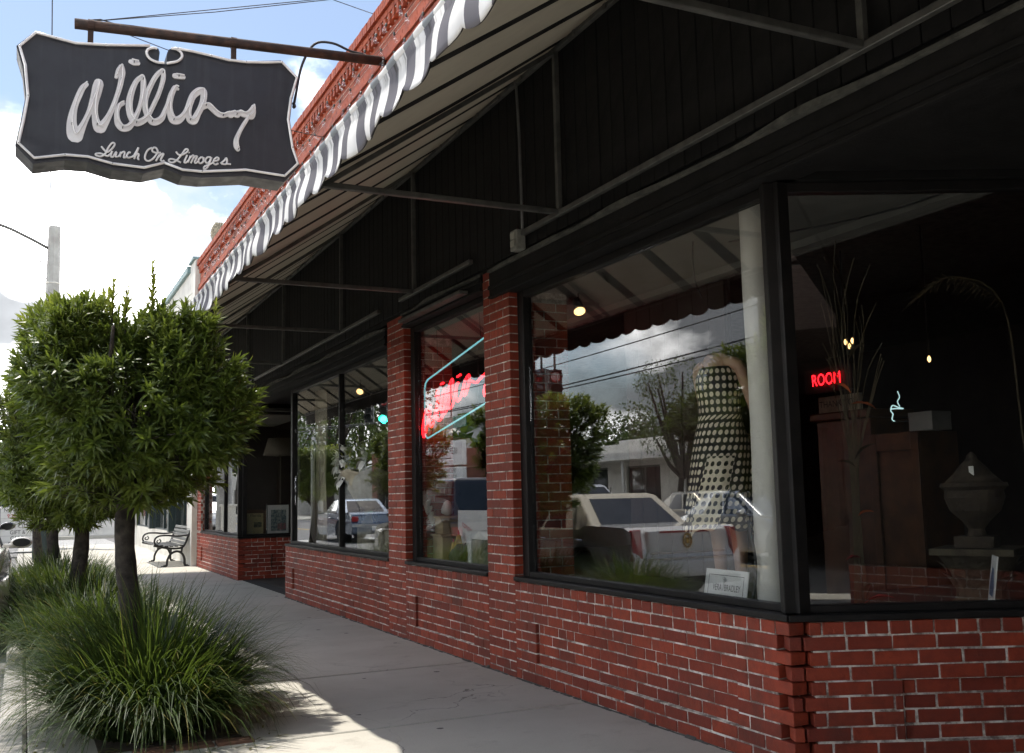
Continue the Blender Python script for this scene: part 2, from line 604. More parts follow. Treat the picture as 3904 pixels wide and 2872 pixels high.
def glass_material():
    m = bpy.data.materials.new('window_glass')
    m.use_nodes = True
    t = m.node_tree
    t.nodes.clear()
    out = t.nodes.new('ShaderNodeOutputMaterial')
    tr = t.nodes.new('ShaderNodeBsdfTransparent')
    tr.inputs[0].default_value = (0.95, 0.96, 0.955, 1)
    gl = t.nodes.new('ShaderNodeBsdfGlossy')
    gl.inputs['Roughness'].default_value = 0.0
    gl.inputs['Color'].default_value = (0.97, 0.98, 1.0, 1)
    fr = t.nodes.new('ShaderNodeFresnel')
    # the same reflectance on the way in and on the way out of the pane
    bf = t.nodes.new('ShaderNodeNewGeometry').outputs['Backfacing']
    t.links.new(mrange(t, bf, 0.0, 1.0, 1.95, 1.0 / 1.95), fr.inputs['IOR'])
    mx = t.nodes.new('ShaderNodeMixShader')
    t.links.new(fr.outputs[0], mx.inputs[0])
    t.links.new(tr.outputs[0], mx.inputs[1])
    t.links.new(gl.outputs[0], mx.inputs[2])
    t.links.new(mx.outputs[0], out.inputs[0])
    return m


MAT['glass'] = glass_material()


def fabric_material(name, period, duty, light, dark, phase=0.0, trans=0.3, top_streaks=True):
    """striped canvas, stripes run across the awning (vary along y)"""
    m = bpy.data.materials.new(name)
    m.use_nodes = True
    t = m.node_tree
    t.nodes.clear()
    out = t.nodes.new('ShaderNodeOutputMaterial')
    g = t.nodes.new('ShaderNodeNewGeometry').outputs['Position']
    s = t.nodes.new('ShaderNodeSeparateXYZ')
    t.links.new(g, s.inputs[0])
    u = nmath(t, 'FRACT', nmath(t, 'DIVIDE', nmath(t, 'ADD', s.outputs['Y'], 100 * period + phase), period))
    st = nmath(t, 'LESS_THAN', u, duty)
    col = mixcol(t, st, light, dark)
    n = mrange(t, noise(t, g, 6.0, 6.0), 0.35, 0.75)
    col = mixcol(t, nmath(t, 'MULTIPLY', n, 0.16), col, (0.22, 0.21, 0.19))
    if top_streaks:
        # dark streaks running down from the front rail
        sc_ = t.nodes.new('ShaderNodeMapping')
        sc_.inputs['Scale'].default_value = (1, 45, 2.0)
        t.links.new(g, sc_.inputs[0])
        run = mrange(t, noise(t, sc_.outputs[0], 1.0, 3.0), 0.48, 0.72)
        top = mrange(t, s.outputs['Z'], 3.0, 3.085)
        col = mixcol(t, nmath(t, 'MULTIPLY', nmath(t, 'MULTIPLY', run, top), 0.85), col, (0.06, 0.055, 0.045))
    d = t.nodes.new('ShaderNodeBsdfDiffuse')
    tl = t.nodes.new('ShaderNodeBsdfTranslucent')
    t.links.new(col, d.inputs[0])
    t.links.new(col, tl.inputs[0])
    mx = t.nodes.new('ShaderNodeMixShader')
    mx.inputs[0].default_value = trans
    t.links.new(d.outputs[0], mx.inputs[1])
    t.links.new(tl.outputs[0], mx.inputs[2])
    t.links.new(mx.outputs[0], out.inputs[0])
    return m


MAT['canopy'] = fabric_material('canopy_canvas', 0.786, 0.19, (0.52, 0.49, 0.42), (0.03, 0.03, 0.031), -5.73 + 0.06 + 0.786 * 8, 0.22, False)
MAT['valance'] = fabric_material('striped_valance_canvas', 0.2143, 0.5, (0.86, 0.85, 0.83), (0.19, 0.185, 0.205), 0.0943, 0.12)

MAT['valance_top'] = fabric_material('sunlit_roll_canvas', 0.2143, 0.5, (0.86, 0.85, 0.83), (0.30, 0.32, 0.34), 0.0943, 0.1, False)  # valance stripes again, the greys lightened and blued as if sunlit


def leaf_material(name, c_dark, c_mid, c_tip, rough=0.32):
    m = bpy.data.materials.new(name)
    m.use_nodes = True
    t = m.node_tree
    t.nodes.clear()
    out = t.nodes.new('ShaderNodeOutputMaterial')
    r = t.nodes.new('ShaderNodeNewGeometry').outputs['Random Per Island']
    at = t.nodes.new('ShaderNodeAttribute')
    at.attribute_name = 'tip_tint'
    col = mixcol(t, r, c_dark, c_mid)
    col = mixcol(t, at.outputs['Fac'], col, c_tip)
    p = t.nodes.new('ShaderNodeBsdfPrincipled')
    t.links.new(col, p.inputs['Base Color'])
    p.inputs['Roughness'].default_value = rough
    p.inputs['Specular IOR Level'].default_value = 0.45
    tl = t.nodes.new('ShaderNodeBsdfTranslucent')
    t.links.new(mixcol(t, 0.5, col, (0.16, 0.22, 0.02)), tl.inputs[0])
    mx = t.nodes.new('ShaderNodeMixShader')
    mx.inputs[0].default_value = 0.42
    t.links.new(p.outputs[0], mx.inputs[1])
    t.links.new(tl.outputs[0], mx.inputs[2])
    t.links.new(mx.outputs[0], out.inputs[0])
    return m


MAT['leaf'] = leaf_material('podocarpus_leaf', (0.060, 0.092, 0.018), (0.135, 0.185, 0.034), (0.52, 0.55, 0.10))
MAT['grass'] = leaf_material('liriope_blade', (0.018, 0.042, 0.012), (0.050, 0.090, 0.022), (0.26, 0.22, 0.06), 0.5)
MAT['far_leaf'] = leaf_material('far_leaf', (0.022, 0.045, 0.012), (0.055, 0.095, 0.022), (0.10, 0.14, 0.03))
# ------------------------------------------------------------------ ground, street, pavement
def structure(o):
    o['kind'] = 'structure'
    return o


mb = MB()
mb.box((-400, -300, -0.60), (400, 500, -0.22))
structure(mb.build('ground', simple('dry_ground', (0.16, 0.15, 0.11), (0.10, 0.11, 0.06), 0.3, 0.95)))
mb = MB()
mb.box((-11.2, -120, -0.215), (-0.092, 320, -0.12))
street = structure(mb.build('street', MAT['asphalt']))
mb = MB()
mb.box((-60, 36.2, -0.216), (-11.205, 46.0, -0.122))
mb.box((-0.09, 36.2, -0.216), (60, 46.0, -0.122))
structure(mb.build('cross_street', MAT['asphalt']))
mb = MB()
for x in (-5.62, -5.82):
    mb.box((x, -100, -0.119), (x + 0.10, 34.0, -0.116))
    mb.box((x, 48, -0.119), (x + 0.10, 300, -0.116))
mb.build('centre_line', MAT['yellow'], street)
for i in range(9):
    mb = MB()
    mb.box((-10.6 + i * 1.15, 34.2, -0.119), (-10.05 + i * 1.15, 35.9, -0.116))
    mb.build('crossing_stripe', MAT['roadwhite'], street)
for i in range(12):
    mb = MB()
    mb.box((-0.1, 36.7 + i * 0.75, -0.118), (3.1, 37.05 + i * 0.75, -0.1155))
    mb.build('crossing_stripe', MAT['roadwhite'], street)

mb = MB()
mb.box((0.062, -60, -0.22), (3.6, 36.0, -0.03))
pavement = structure(mb.build('pavement', MAT['joint']))
JO = [-60, -40, -22, -12, -7, -4.4, -2.2, 0.3, 2.1, 3.9, 5.72, 7.55, 11.2, 12.88, 14.7, 16.53, 18.36, 20.2, 22.0, 23.8, 25.7, 27.5, 29.3, 31.1, 33.0, 36.0]
for a, b_ in zip(JO[:-1], JO[1:]):
    mb = MB()
    w = b_ - a - (0.030 if abs(b_ - 5.72) < 0.01 or abs(a - 5.72) < 0.01 else 0.052)
    mb.cbox(Matrix.Translation((1.808, (a + b_) / 2, -0.05)), (3.484, w, 0.1), 0.006)
    mb.build('slab', MAT['concrete'], pavement)
mb = MB()
y = -60.0
kerb = None
while y < 36:
    m2 = MB()
    m2.cbox(Matrix.Translation((-0.016, y + 1.5, -0.11)), (0.148, 2.99, 0.22), 0.02)
    if kerb is None:
        kerb = structure(m2.build('kerb', MAT['kerb']))
    else:
        m2.build('kerb_stone', MAT['kerb'], kerb)
    y += 3.0
# the far side of the street
mb = MB()
mb.box((-14.2, -60, -0.219), (-11.21, 36.0, 0.0))
mb.box((-14.2, 46.2, -0.219), (-11.21, 200.0, 0.0))
structure(mb.build('opposite_pavement', MAT['concrete']))
mb = MB()
mb.box((-0.12, 46.2, -0.219), (8, 120, 0.0))
structure(mb.build('far_pavement', MAT['concrete']))

# ------------------------------------------------------------------ brick storefront
FX = 3.25
H = 0.0688
shop = thing('brick_storefront', 'red brick shop building with black board fascia and big black-framed display windows', 'building', (FX, 9.0, 0))
shop.location = (0, 0, 0)

BR = []          # every brick: (parent, p, ang, length, height, depth, material)


def frame2(p0, along):
    a = Vector((along[0], along[1], 0)).normalized()
    n = Vector((-a.y, a.x, 0))
    return Vector((p0[0], p0[1], 0)), a, n


def lay(core, p0, along, length, ztop, rows, L=0.202, gap=0.0095, panel=None, first_header=True, notch0=None, notch1=None, hh=0.0603, phase=0, mk='brick', jit=0.0022):
    P, a, n = frame2(p0, along)
    ang = math.atan2(a.y, a.x)
    pitch = L + gap
    for r in range(rows):
        zc = ztop - r * H - H / 2
        s0, e0 = 0.0, length
        if notch0 is not None and r % 2 == notch0:
            s0 = 0.093
        if notch1 is not None and r % 2 == notch1:
            e0 = length - 0.093
        head = first_header and r == 0
        if panel and panel[2] <= r <= panel[3]:
            segs = [(s0, panel[0] - gap, 0.0), (max(s0, panel[0] + 0.002), panel[1] - gap - 0.002, -0.022), (panel[1], e0, 0.0)]
        else:
            segs = [(s0, e0, 0.0)]
        pt = pitch / 2 if head else pitch
        off0 = (0.0 if (r + phase) % 2 == 0 else pitch / 2) + rnd.uniform(-0.012, 0.012)
        for (u0, u1, dep) in segs:
            if u1 - u0 < 0.02:
                continue
            cuts = [u0]
            k = math.floor((u0 - off0) / pt)
            while True:
                k += 1
                c_ = off0 + k * pt
                if c_ > u1 - 0.03:
                    break
                if c_ - cuts[-1] > 0.035:
                    cuts.append(c_ + (rnd.uniform(-0.004, 0.004)))
                    if not head and rnd.random() < 0.03 and c_ + pt / 2 < u1 - 0.04:
                        cuts.append(c_ + pt / 2)
            cuts.append(u1 + gap)
            for q0, q1 in zip(cuts[:-1], cuts[1:]):
                w = q1 - q0 - gap * rnd.uniform(0.75, 1.15)
                c = P + a * (q0 + w / 2) + n * (rnd.uniform(-jit, jit) + dep - 0.045) + Vector((0, 0, zc + rnd.uniform(-0.0015, 0.0015)))
                BR.append((core, c, ang + rnd.uniform(-0.005, 0.005), w, hh * rnd.choice((0.97, 1.0, 1.02)), 0.09, mk))


def lay_pillar(core, p0, along, width, ztop, rows, phase=0):
    P, a, n = frame2(p0, along)
    ang = math.atan2(a.y, a.x)
    g = 0.0105
    u = (width - g) / 2
    for r in range(rows):
        zc = ztop - r * H - H / 2
        lens = [u, u] if (r + phase) % 2 == 0 else [u / 2 - g / 2, u, u / 2 - g / 2]
        s = 0
        for w in lens:
            c = P + a * (s + w / 2) + n * (rnd.uniform(-0.002, 0.002) - 0.045) + Vector((0, 0, zc))
            BR.append((core, c, ang + rnd.uniform(-0.006, 0.006), w, 0.0605, 0.09, 'brick'))
            s += w + g


def core_wall(name, p0, along, s0, s1, z0, z1, depth=0.2, panel=None, face=-0.0045):
    P, a, n = frame2(p0, along)
    ang = math.atan2(a.y, a.x)
    mb = MB()

    def blk(a0, a1, c0, c1, f):
        if a1 - a0 < 0.002 or c1 - c0 < 0.002:
            return
        c = P + a * (a0 + a1) / 2 + n * (f - (depth + f) / 2) + Vector((0, 0, (c0 + c1) / 2))
        mb.obox(c, (a1 - a0, depth + f, c1 - c0), ang)
    if panel:
        b0, b1, zb, zt = panel
        b0, b1 = b0 - 0.012, b1 + 0.006
        blk(s0, b0, z0, z1, face)
        blk(b1, s1, z0, z1, face)
        blk(b0, b1, zt, z1, face)
        blk(b0, b1, z0, zb, face)
        blk(b0, b1, zb, zt, face - 0.022)
    else:
        blk(s0, s1, z0, z1, face)
    return mb.build(name, MAT['mortar'], shop)


ZS = 0.69
CORNER = 3.78
RDIR = Vector((0.908, -0.418, 0))
RL = 1.75


def rowz(r):
    return ZS - r * H


# low wall under the big corner window, panel rows 4..7
c3 = core_wall('low_wall', (FX, CORNER), (0, 1), 0.105, 6.72 - CORNER, 0, ZS - 0.004, panel=(0.42, 2.62, rowz(8), rowz(4)))
lay(c3, (FX, CORNER), (0, 1), 6.72 - CORNER, ZS, 10, panel=(0.42, 2.62, 4, 7), notch0=1)
rp0 = (FX + RDIR.x * RL, CORNER + RDIR.y * RL)
cr = core_wall('low_wall', rp0, (-RDIR.x, -RDIR.y), 0, RL - 0.11, 0, ZS - 0.004, depth=0.12, panel=(0.0, RL - 0.52, rowz(8), rowz(4)))
lay(cr, rp0, (-RDIR.x, -RDIR.y), RL, ZS, 10, panel=(-1, RL - 0.52, 4, 7), notch1=0, phase=1)
c2 = core_wall('low_wall', (FX, 7.19), (0, 1), 0, 1.87, 0, ZS - 0.004, panel=(0.30, 1.62, rowz(8), rowz(4)))
lay(c2, (FX, 7.19), (0, 1), 1.87, ZS, 10, panel=(0.30, 1.62, 4, 7))
c1 = core_wall('low_wall', (FX, 9.55), (0, 1), 0, 4.35, 0, ZS - 0.004, panel=(0.4, 3.95, rowz(8), rowz(4)))
lay(c1, (FX, 9.55), (0, 1), 4.35, ZS, 10, panel=(0.4, 3.95, 4, 7), phase=1)
c1r = core_wall('low_wall', (3.6, 13.9), (1, 0), 0, 1.2, 0, ZS - 0.004)
cf = core_wall('low_wall', (FX, 17.27), (0, 1), 0.11, 4.45, 0, ZS - 0.004, panel=(0.45, 3.9, rowz(8), rowz(4)))
lay(cf, (FX, 17.27), (0, 1), 4.45, ZS, 10, panel=(0.45, 3.9, 4, 7), notch0=1)
cfr = core_wall('low_wall', (4.85, 17.27), (-1, 0), 0, 1.48, 0, ZS - 0.004, panel=(0.0, 1.05, rowz(8), rowz(4)), depth=0.12)
lay(cfr, (4.85, 17.27), (-1, 0), 1.6, ZS, 10, panel=(-1, 1.05, 4, 7), notch1=0)
nrp = (FX, 0.2)
NL = 1.78
cnr = core_wall('low_wall', nrp, (RDIR.x, -RDIR.y), 0.06, NL, 0, ZS - 0.004, depth=0.12)
lay(cnr, nrp, (RDIR.x, -RDIR.y), NL, ZS, 10)
cn = core_wall('low_wall', (FX, -3.2), (0, 1), 0, 3.4, 0, ZS - 0.004)
lay(cn, (FX, -3.2), (0, 1), 3.4, ZS, 10)
# pillars
for (y0, w, zt) in ((6.72, 0.47, 3.07), (9.06, 0.49, 3.07)):
    P_ = core_wall('pillar', (FX, y0), (0, 1), 0.004, w - 0.004, 0, zt - 0.005, depth=0.5)
    lay_pillar(P_, (FX, y0), (0, 1), w, zt, 45)
    lay_pillar(P_, (FX + 0.50, y0 - 0.002), (-1, 0), 0.40, zt - 0.3, 32, phase=1)
# narrow brick edges at the far end of the front
P_ = core_wall('pillar', (FX, 21.25), (0, 1), 0.0, 0.46, ZS, 3.06, depth=0.3)
lay_pillar(P_, (FX, 21.25), (0, 1), 0.47, 3.07, 34)

# upper wall, only its top shows above the awning
upper = core_wall('upper_wall', (FX, -3.2), (0, 1), 0, 24.95, 4.3, 6.20, depth=0.35, face=-0.0028)
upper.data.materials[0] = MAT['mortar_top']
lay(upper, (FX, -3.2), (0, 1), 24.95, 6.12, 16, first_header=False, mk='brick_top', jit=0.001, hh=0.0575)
cornice = MB()
for (z0, z1, out) in ((6.222, 6.292, 0.045), (5.835, 5.895, 0.032), (5.765, 5.825, 0.05), (5.695, 5.755, 0.032), (6.40, 6.42, 0.03)):
    y = -3.2
    while y < 21.7:
        w = 0.2
        cornice.box((FX - out - rnd.uniform(0, 0.003), y, z0 + 0.003), (FX + 0.1, min(y + w, 21.75), z1 - 0.003))
        y += w + 0.009
y = -3.2
while y < 21.7:
    cornice.box((FX - 0.075 - rnd.uniform(0, 0.006), y, 6.294), (FX + 0.12, y + 0.058, 6.398 + rnd.uniform(-0.004, 0.004)))
    y += 0.068
co = cornice.build('cornice', MAT['brick_top'], shop)
co['kind'] = 'stuff'
mb = MB()
mb.box((FX - 0.03, -3.2, 6.21), (FX + 0.3, 21.74, 6.39))
mb.build('cornice_bed', MAT['mortar'], shop)
dm = MB()
dm.cbox(Matrix.Identity(4), (0.075, 0.06, 0.112), 0.003)
d0 = dm.build('dentil', MAT['brick_top'], co)
d0.location = (FX - 0.012, -3.0, 6.160)
y = -3.0 + 0.135
while y < 21.7:
    d = d0.copy()
    COL.objects.link(d)
    d.location = (FX - 0.012, y, 6.160)
    y += 0.135
mb = MB()
mb.box((FX + 0.02, -3.2, 6.395), (FX + 0.34, 21.75, 6.44))
mb.box((FX + 0.34, -3.2, 3.95), (15.0, 21.75, 4.1))
mb.build('roof', MAT['cement'], shop)
mb = MB()
mb.box((FX + 0.36, 21.55, 0), (15, 21.75, 6.2))
mb.box((FX + 0.36, -3.2, 0), (15, -3.0, 6.2))
mb.box((14.8, -2.99, 0), (15, 21.54, 6.2))
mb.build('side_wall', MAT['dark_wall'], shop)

# bricks: the 300 nearest are objects of their own, the others one mesh for each wall
meshes = {}


def brick_mesh(w, h, d, mk, var):
    w = round(w / 0.004) * 0.004
    key = (round(w, 3), round(h, 4), mk, var)
    if key not in meshes:
        mb = MB()
        mb.cbox(Matrix.Identity(4), (w, d, h), 0.0035)
        rr = random.Random(hash(key) & 0xffff)
        mb.v = [(x + rr.uniform(-.0012, .0012), yy + rr.uniform(-.001, .001), z + rr.uniform(-.0012, .0012)) for x, yy, z in mb.v]
        me = bpy.data.meshes.new('brick')
        me.from_pydata(mb.v, [], mb.f)
        me.materials.append(MAT[mk])
        meshes[key] = me
    return meshes[key]


camp = Vector((0, 0, 1.31))
BR.sort(key=lambda q: (q[1] - camp).length + (100 if q[0] in (cn, upper) or q[1].x > 3.4 and q[1].y > 4 else 0))
rest = {}
for i, (core, c, ang, w, h, d, mk) in enumerate(BR):
    if i < 300:
        o = bpy.data.objects.new('brick', brick_mesh(w, h, d, mk, i % 3))
        COL.objects.link(o)
        o.parent = core
        o.location = c
        o.rotation_euler = (rnd.uniform(-.004, .004), rnd.uniform(-.004, .004), ang)
    else:
        R_ = Matrix.Translation(c) @ Matrix.Rotation(ang, 4, 'Z')
        mbb = rest.setdefault(core.name, (core, MB()))[1]
        if core is upper:
            mbb.obox(c, (w, d, h), ang)
        else:
            mbb.cbox(R_, (w, d, h), 0.0035)
restm = {}
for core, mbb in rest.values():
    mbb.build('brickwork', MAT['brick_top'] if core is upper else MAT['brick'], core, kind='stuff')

# rough cement smeared along the foot of the walls
for (p0, al, L_) in (((FX, CORNER), (0, 1), 10.1), ((FX, 17.3), (0, 1), 4.4), (rp0, (-RDIR.x, -RDIR.y), RL)):
    P, a, n = frame2(p0, al)
    mb = MB()
    s = 0.0
    while s < L_:
        w = rnd.uniform(0.03, 0.09)
        h_ = rnd.uniform(0.004, 0.016) * (2.2 if rnd.random() < 0.12 else 1)
        o_ = rnd.uniform(0.006, 0.022)
        c = P + a * (s + w / 2) + n * (o_ / 2 - 0.01)
        q = [c - a * w / 2 - n * 0.02, c + a * w / 2 - n * 0.02, c + a * w / 2 + n * o_, c - a * w / 2 + n * o_ * 0.9]
        V = [(p.x, p.y, 0.0005) for p in q] + [(q[0].x, q[0].y, h_), (q[1].x, q[1].y, h_ * 0.9), (q[2].x - n.x * o_ * .8, q[2].y - n.y * o_ * .8, h_ * .5), (q[3].x - n.x * o_ * .8, q[3].y - n.y * o_ * .8, h_ * .6)]
        mb.add(V, [(4, 5, 6, 7), (0, 1, 5, 4), (1, 2, 6, 5), (2, 3, 7, 6), (3, 0, 4, 7)])
        s += w * 0.93
    mb.build('cement_fillet', MAT['cement'], shop, kind='stuff')

# ------------------------------------------------------------------ windows


def window(p0, along, s0, s1, z0, z1, fw=0.09, mull=(), rec=0.07, fl=None, fr=None, label=None, sill=True, fm='black_frame', owner=None, bot=0.035):
    P, a, n = frame2(p0, along)
    ang = math.atan2(a.y, a.x)
    fl = fw if fl is None else fl
    fr = fw if fr is None else fr
    mb = MB()

    def blk(a0, a1, c0, c1, n0, n1):
        c = P + a * (a0 + a1) / 2 + n * (n0 + n1) / 2 + Vector((0, 0, (c0 + c1) / 2))
        mb.obox(c, (a1 - a0, abs(n1 - n0), c1 - c0), ang)
    zb = z0
    if sill:
        blk(s0, s1, z0, z0 + 0.03, 0.012, -0.12)
        zb = z0 + 0.031
    blk(s0, s0 + fl, zb, z1, -rec, -rec - 0.07)
    blk(s1 - fr, s1, zb, z1, -rec, -rec - 0.07)
    blk(s0 + fl + .001, s1 - fr - .001, zb, zb + bot, -rec - .002, -rec - 0.068)
    blk(s0 + fl + .001, s1 - fr - .001, z1 - 0.05, z1, -rec - .002, -rec - 0.068)
    # inner bead
    blk(s0 + fl + .001, s0 + fl + 0.02, zb + bot + .001, z1 - 0.051, -rec - 0.02, -rec - 0.06)
    for q in mull:
        blk(q - 0.022, q + 0.022, zb + bot + .001, z1 - 0.051, -rec - 0.003, -rec - 0.06)
    w = mb.build('window', MAT[fm], owner or shop, bevel=0.004)
    if label:
        w['label'] = label
    xs = [s0 + fl + 0.002] + [m_ for q in mull for m_ in (q - 0.02, q + 0.02)] + [s1 - fr - 0.002]
    for i in range(0, len(xs), 2):
        pm = MB()
        c = P + a * (xs[i] + xs[i + 1]) / 2 + n * (-rec - 0.04) + Vector((0, 0, (zb + bot + z1 - 0.05) / 2))
        pm.obox(c, (xs[i + 1] - xs[i] - .002, 0.006, z1 - 0.05 - zb - bot - .004), ang)
        pm.build('pane', MAT['glass'], w)
    return w


window((FX, CORNER), (0, 1), 0.0, 6.72 - CORNER, ZS, 2.83, fw=0.11, fl=0.055, fr=0.10, label='big corner display window with a mannequin behind it')
window(rp0, (-RDIR.x, -RDIR.y), 0.0, RL - 0.001, ZS, 2.83, fw=0.06, fl=0.06, fr=0.06, rec=0.055, label='dark return window beside the shop entry')
window((FX, 7.19), (0, 1), 0.0, 1.87, ZS, 2.93, fw=0.10, label='narrow display window with the red neon script sign')
window((FX, 9.55), (0, 1), 0.0, 4.35, ZS, 2.83, fw=0.09, mull=(1.98,), label='two-pane display window with a stone urn behind it')
window((FX, 17.27), (0, 1), 0.0, 3.98, ZS, 2.83, fw=0.10, mull=(1.78,), label='far display window with white lettering')
window((4.85, 17.27), (-1, 0), 0.0, 1.598, ZS, 2.83, fw=0.07, fl=0.07, fr=0.07, rec=0.05, label='recessed window with framed prints on its sill')
window((FX, -3.2), (0, 1), 0.1, 3.3, ZS, 2.83, fw=0.09)
pn_, an_, nn_ = frame2(nrp, (RDIR.x, -RDIR.y))
mb = MB()
mb.obox(pn_ + an_ * NL / 2 - nn_ * 0.06 + Vector((0, 0, 1.77)), (NL, 0.05, 2.14), math.atan2(an_.y, an_.x))
mb.build('blackout_panel', MAT['black_wood'], shop)  # unseen black panel, added so the return window mirrors something dark
# inner return of the far doorway
mb = MB()
mb.obox((4.0, 13.97, 1.45), (1.3, 0.06, 2.8), 0.35)
mb.build('door_reveal', MAT['black_frame'], shop)

# black header beams over the windows with a rough cement ledge
for (y0, y1, z0, z1, out) in ((-3.2, 7.02, 2.832, 3.035, 0.022), (7.192, 9.058, 2.932, 3.045, 0.012), (9.552, 21.24, 2.832, 2.985, 0.02)):
    mb = MB()
    mb.box((FX - out, y0, z0), (FX + 0.16, y1, z1))
    mb.box((FX - out - 0.014, y0, z0 + 0.07), (FX - out + 0.001, y1, z0 + 0.10))
    mb.box((FX - out - 0.012, y0, z0), (FX - out + 0.001, y1, z0 + 0.022))
    mb.build('header_beam', MAT['black_wood'], shop, bevel=0.004)
    mb = MB()
    y = y0
    ph = rnd.random() * 9
    V, F = [], []
    n_ = 0
    while y <= y1 + 1e-6:
        o_ = 0.045 + 0.012 * math.sin(y * 3.1 + ph) + 0.008 * math.sin(y * 7.7) + 0.006 * abs(math.sin(y * 1.7 + 1))
        hz = 0.028 + 0.010 * math.sin(y * 4.3 + 2 + ph)
        V += [(FX - out + 0.02, y, z1 + 0.001), (FX - out - o_ + .02, y, z1 + 0.001), (FX - out - o_ + 0.024, y, z1 + hz), (FX - out + 0.02, y, z1 + hz + 0.012)]
        n_ += 1
        y += 0.06
    for i in range(n_ - 1):
        for k in range(4):
            F.append((i * 4 + k, (i + 1) * 4 + k, (i + 1) * 4 + (k + 1) % 4, i * 4 + (k + 1) % 4))
    mb.add(V, F)
    mb.build('cement_ledge', MAT['cement'], shop)

# black boards above the headers
bk = MB()
bk.box((FX + 0.012, -3.2, 3.05), (FX + 0.2, 21.7, 4.35))
boards = bk.build('board_fascia', MAT['black_wood'], shop)
bm_ = MB()
bm_.cbox(Matrix.Identity(4), (0.022, 0.142, 1.32), 0.004)
b0 = bm_.build('board', MAT['black_wood'], boards)
b0.location = (FX + 0.002, -3.1, 3.76)
y = -3.1 + 0.149
while y < 21.6:
    o = b0.copy()
    COL.objects.link(o)
    o.location = (FX + 0.002 + rnd.uniform(-0.002, 0.002), y, 3.76)
    y += 0.149

# ------------------------------------------------------------------ inside of the shop
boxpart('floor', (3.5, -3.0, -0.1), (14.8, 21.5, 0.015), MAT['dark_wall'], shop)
mb = MB()
mb.box((3.34, 3.95, 0.1), (4.42, 13.85, 0.655))
mb.box((4.425, 3.25, 0.1), (5.6, 4.9, 0.653))
mb.box((3.34, 17.42, 0.1), (4.7, 21.2, 0.655))
mb.build('display_platform', MAT['dark_wall'], shop)
mb = MB()
mb.prism([(3.42, 3.88), (4.40, 3.43), (4.40, 13.8), (3.42, 13.8)], 2.85, 2.90)
mb.box((3.42, 17.42, 2.85), (4.7, 21.2, 2.90))
mb.build('display_ceiling', MAT['plaster'], shop)
mb = MB()
mb.box((4.30, 3.42, 2.80), (4.40, 13.8, 2.848))
mb.box((4.405, 3.36, 2.80), (4.45, 13.8, 3.9))
mb.build('bulkhead', MAT['plaster'], shop)
bwall = MB()
bwall.box((4.43, 5.62, 0.66), (4.46, 6.95, 2.79))
pw = bwall.build('display_partition', MAT['dark_wall'], shop)
for i in range(7):
    q = MB()
    q.box((4.408, 5.63 + i * 0.188, 0.66), (4.428, 5.81 + i * 0.188, 2.79))
    q.build('board', MAT['dark_wall'], pw)
mb = MB()
mb.box((4.43, 12.4, 0.66), (4.46, 13.8, 2.79))
mb.box((5.2, 17.42, 0.0), (5.25, 21.2, 3.9))
mb.box((3.45, 9.2, 3.0), (3.6, 21.5, 3.9))
mb.box((3.45, -3, 3.0), (3.6, 9.19, 3.9))
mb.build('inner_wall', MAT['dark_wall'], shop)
pr_, ar_, nr_ = frame2(rp0, (-RDIR.x, -RDIR.y))
mb = MB()
mb.obox(pr_ + ar_ * (RL / 2 - 0.03) - nr_ * 0.09 + Vector((0, 0, 2.92)), (RL - 0.06, 0.14, 0.176), math.atan2(ar_.y, ar_.x))
mb.build('return_header', MAT['black_wood'], shop)
# entry recesses: soffits, doors
mb = MB()
mb.prism([(3.42, 0.2), (5.2, 0.2), (5.2, 2.86), (3.42, 3.66)], 2.855, 2.885)
mb.build('entry_soffit', MAT['black_wood'], shop)
mb = MB()
mb.box((3.42, 13.9, 2.95), (5.2, 17.2, 2.99))
mb.build('entry_soffit', MAT['black_wood'], shop)
mb = MB()
mb.box((5.0, -2.9, 0.0), (5.1, 0.9, 3.9))
mb.build('partition', MAT['dark_wall'], shop)
for (y0, y1, X) in ((0.7, 3.0, 4.87), (14.5, 17.2, 4.87)):
    mb = MB()
    mb.box((X, y0, 0.0), (X + 0.06, y1, 0.28))
    mb.box((X, y0, 2.2), (X + 0.06, y1, 2.95))
    for yy in (y0, (y0 + y1) / 2 - 0.06, y1 - 0.12):
        mb.box((X + .002, yy, 0.281), (X + 0.058, yy + 0.12, 2.199))
    d = mb.build('door', MAT['black_frame'], shop, bevel=0.004)
    boxpart('pane', (X + 0.025, y0 + 0.121, 0.282), (X + 0.031, (y0 + y1) / 2 - 0.061, 2.198), MAT['glass'], d)
    boxpart('pane', (X + 0.025, (y0 + y1) / 2 + 0.061, 0.282), (X + 0.031, y1 - 0.121, 2.198), MAT['glass'], d)
    tubepart('handle', [(X - 0.05, y0 + 0.35, 0.95), (X - 0.05, y0 + 0.35, 1.25)], 0.012, MAT['chrome'], d)
mat_ = MB()
mat_.box((3.32, 14.05, 0.002), (4.8, 17.2, 0.012))
tag(mat_.build('door_mat', simple('dark_mat', (0.035, 0.033, 0.032), (0.02, 0.02, 0.02), 30, 0.95, bmp=0.4)), 'dark mat on the floor of the far shop doorway', 'mat')
boxpart('entry_floor', (3.56, 0.2, -0.05), (4.86, 3.7, 0.001), MAT['concrete'], shop)
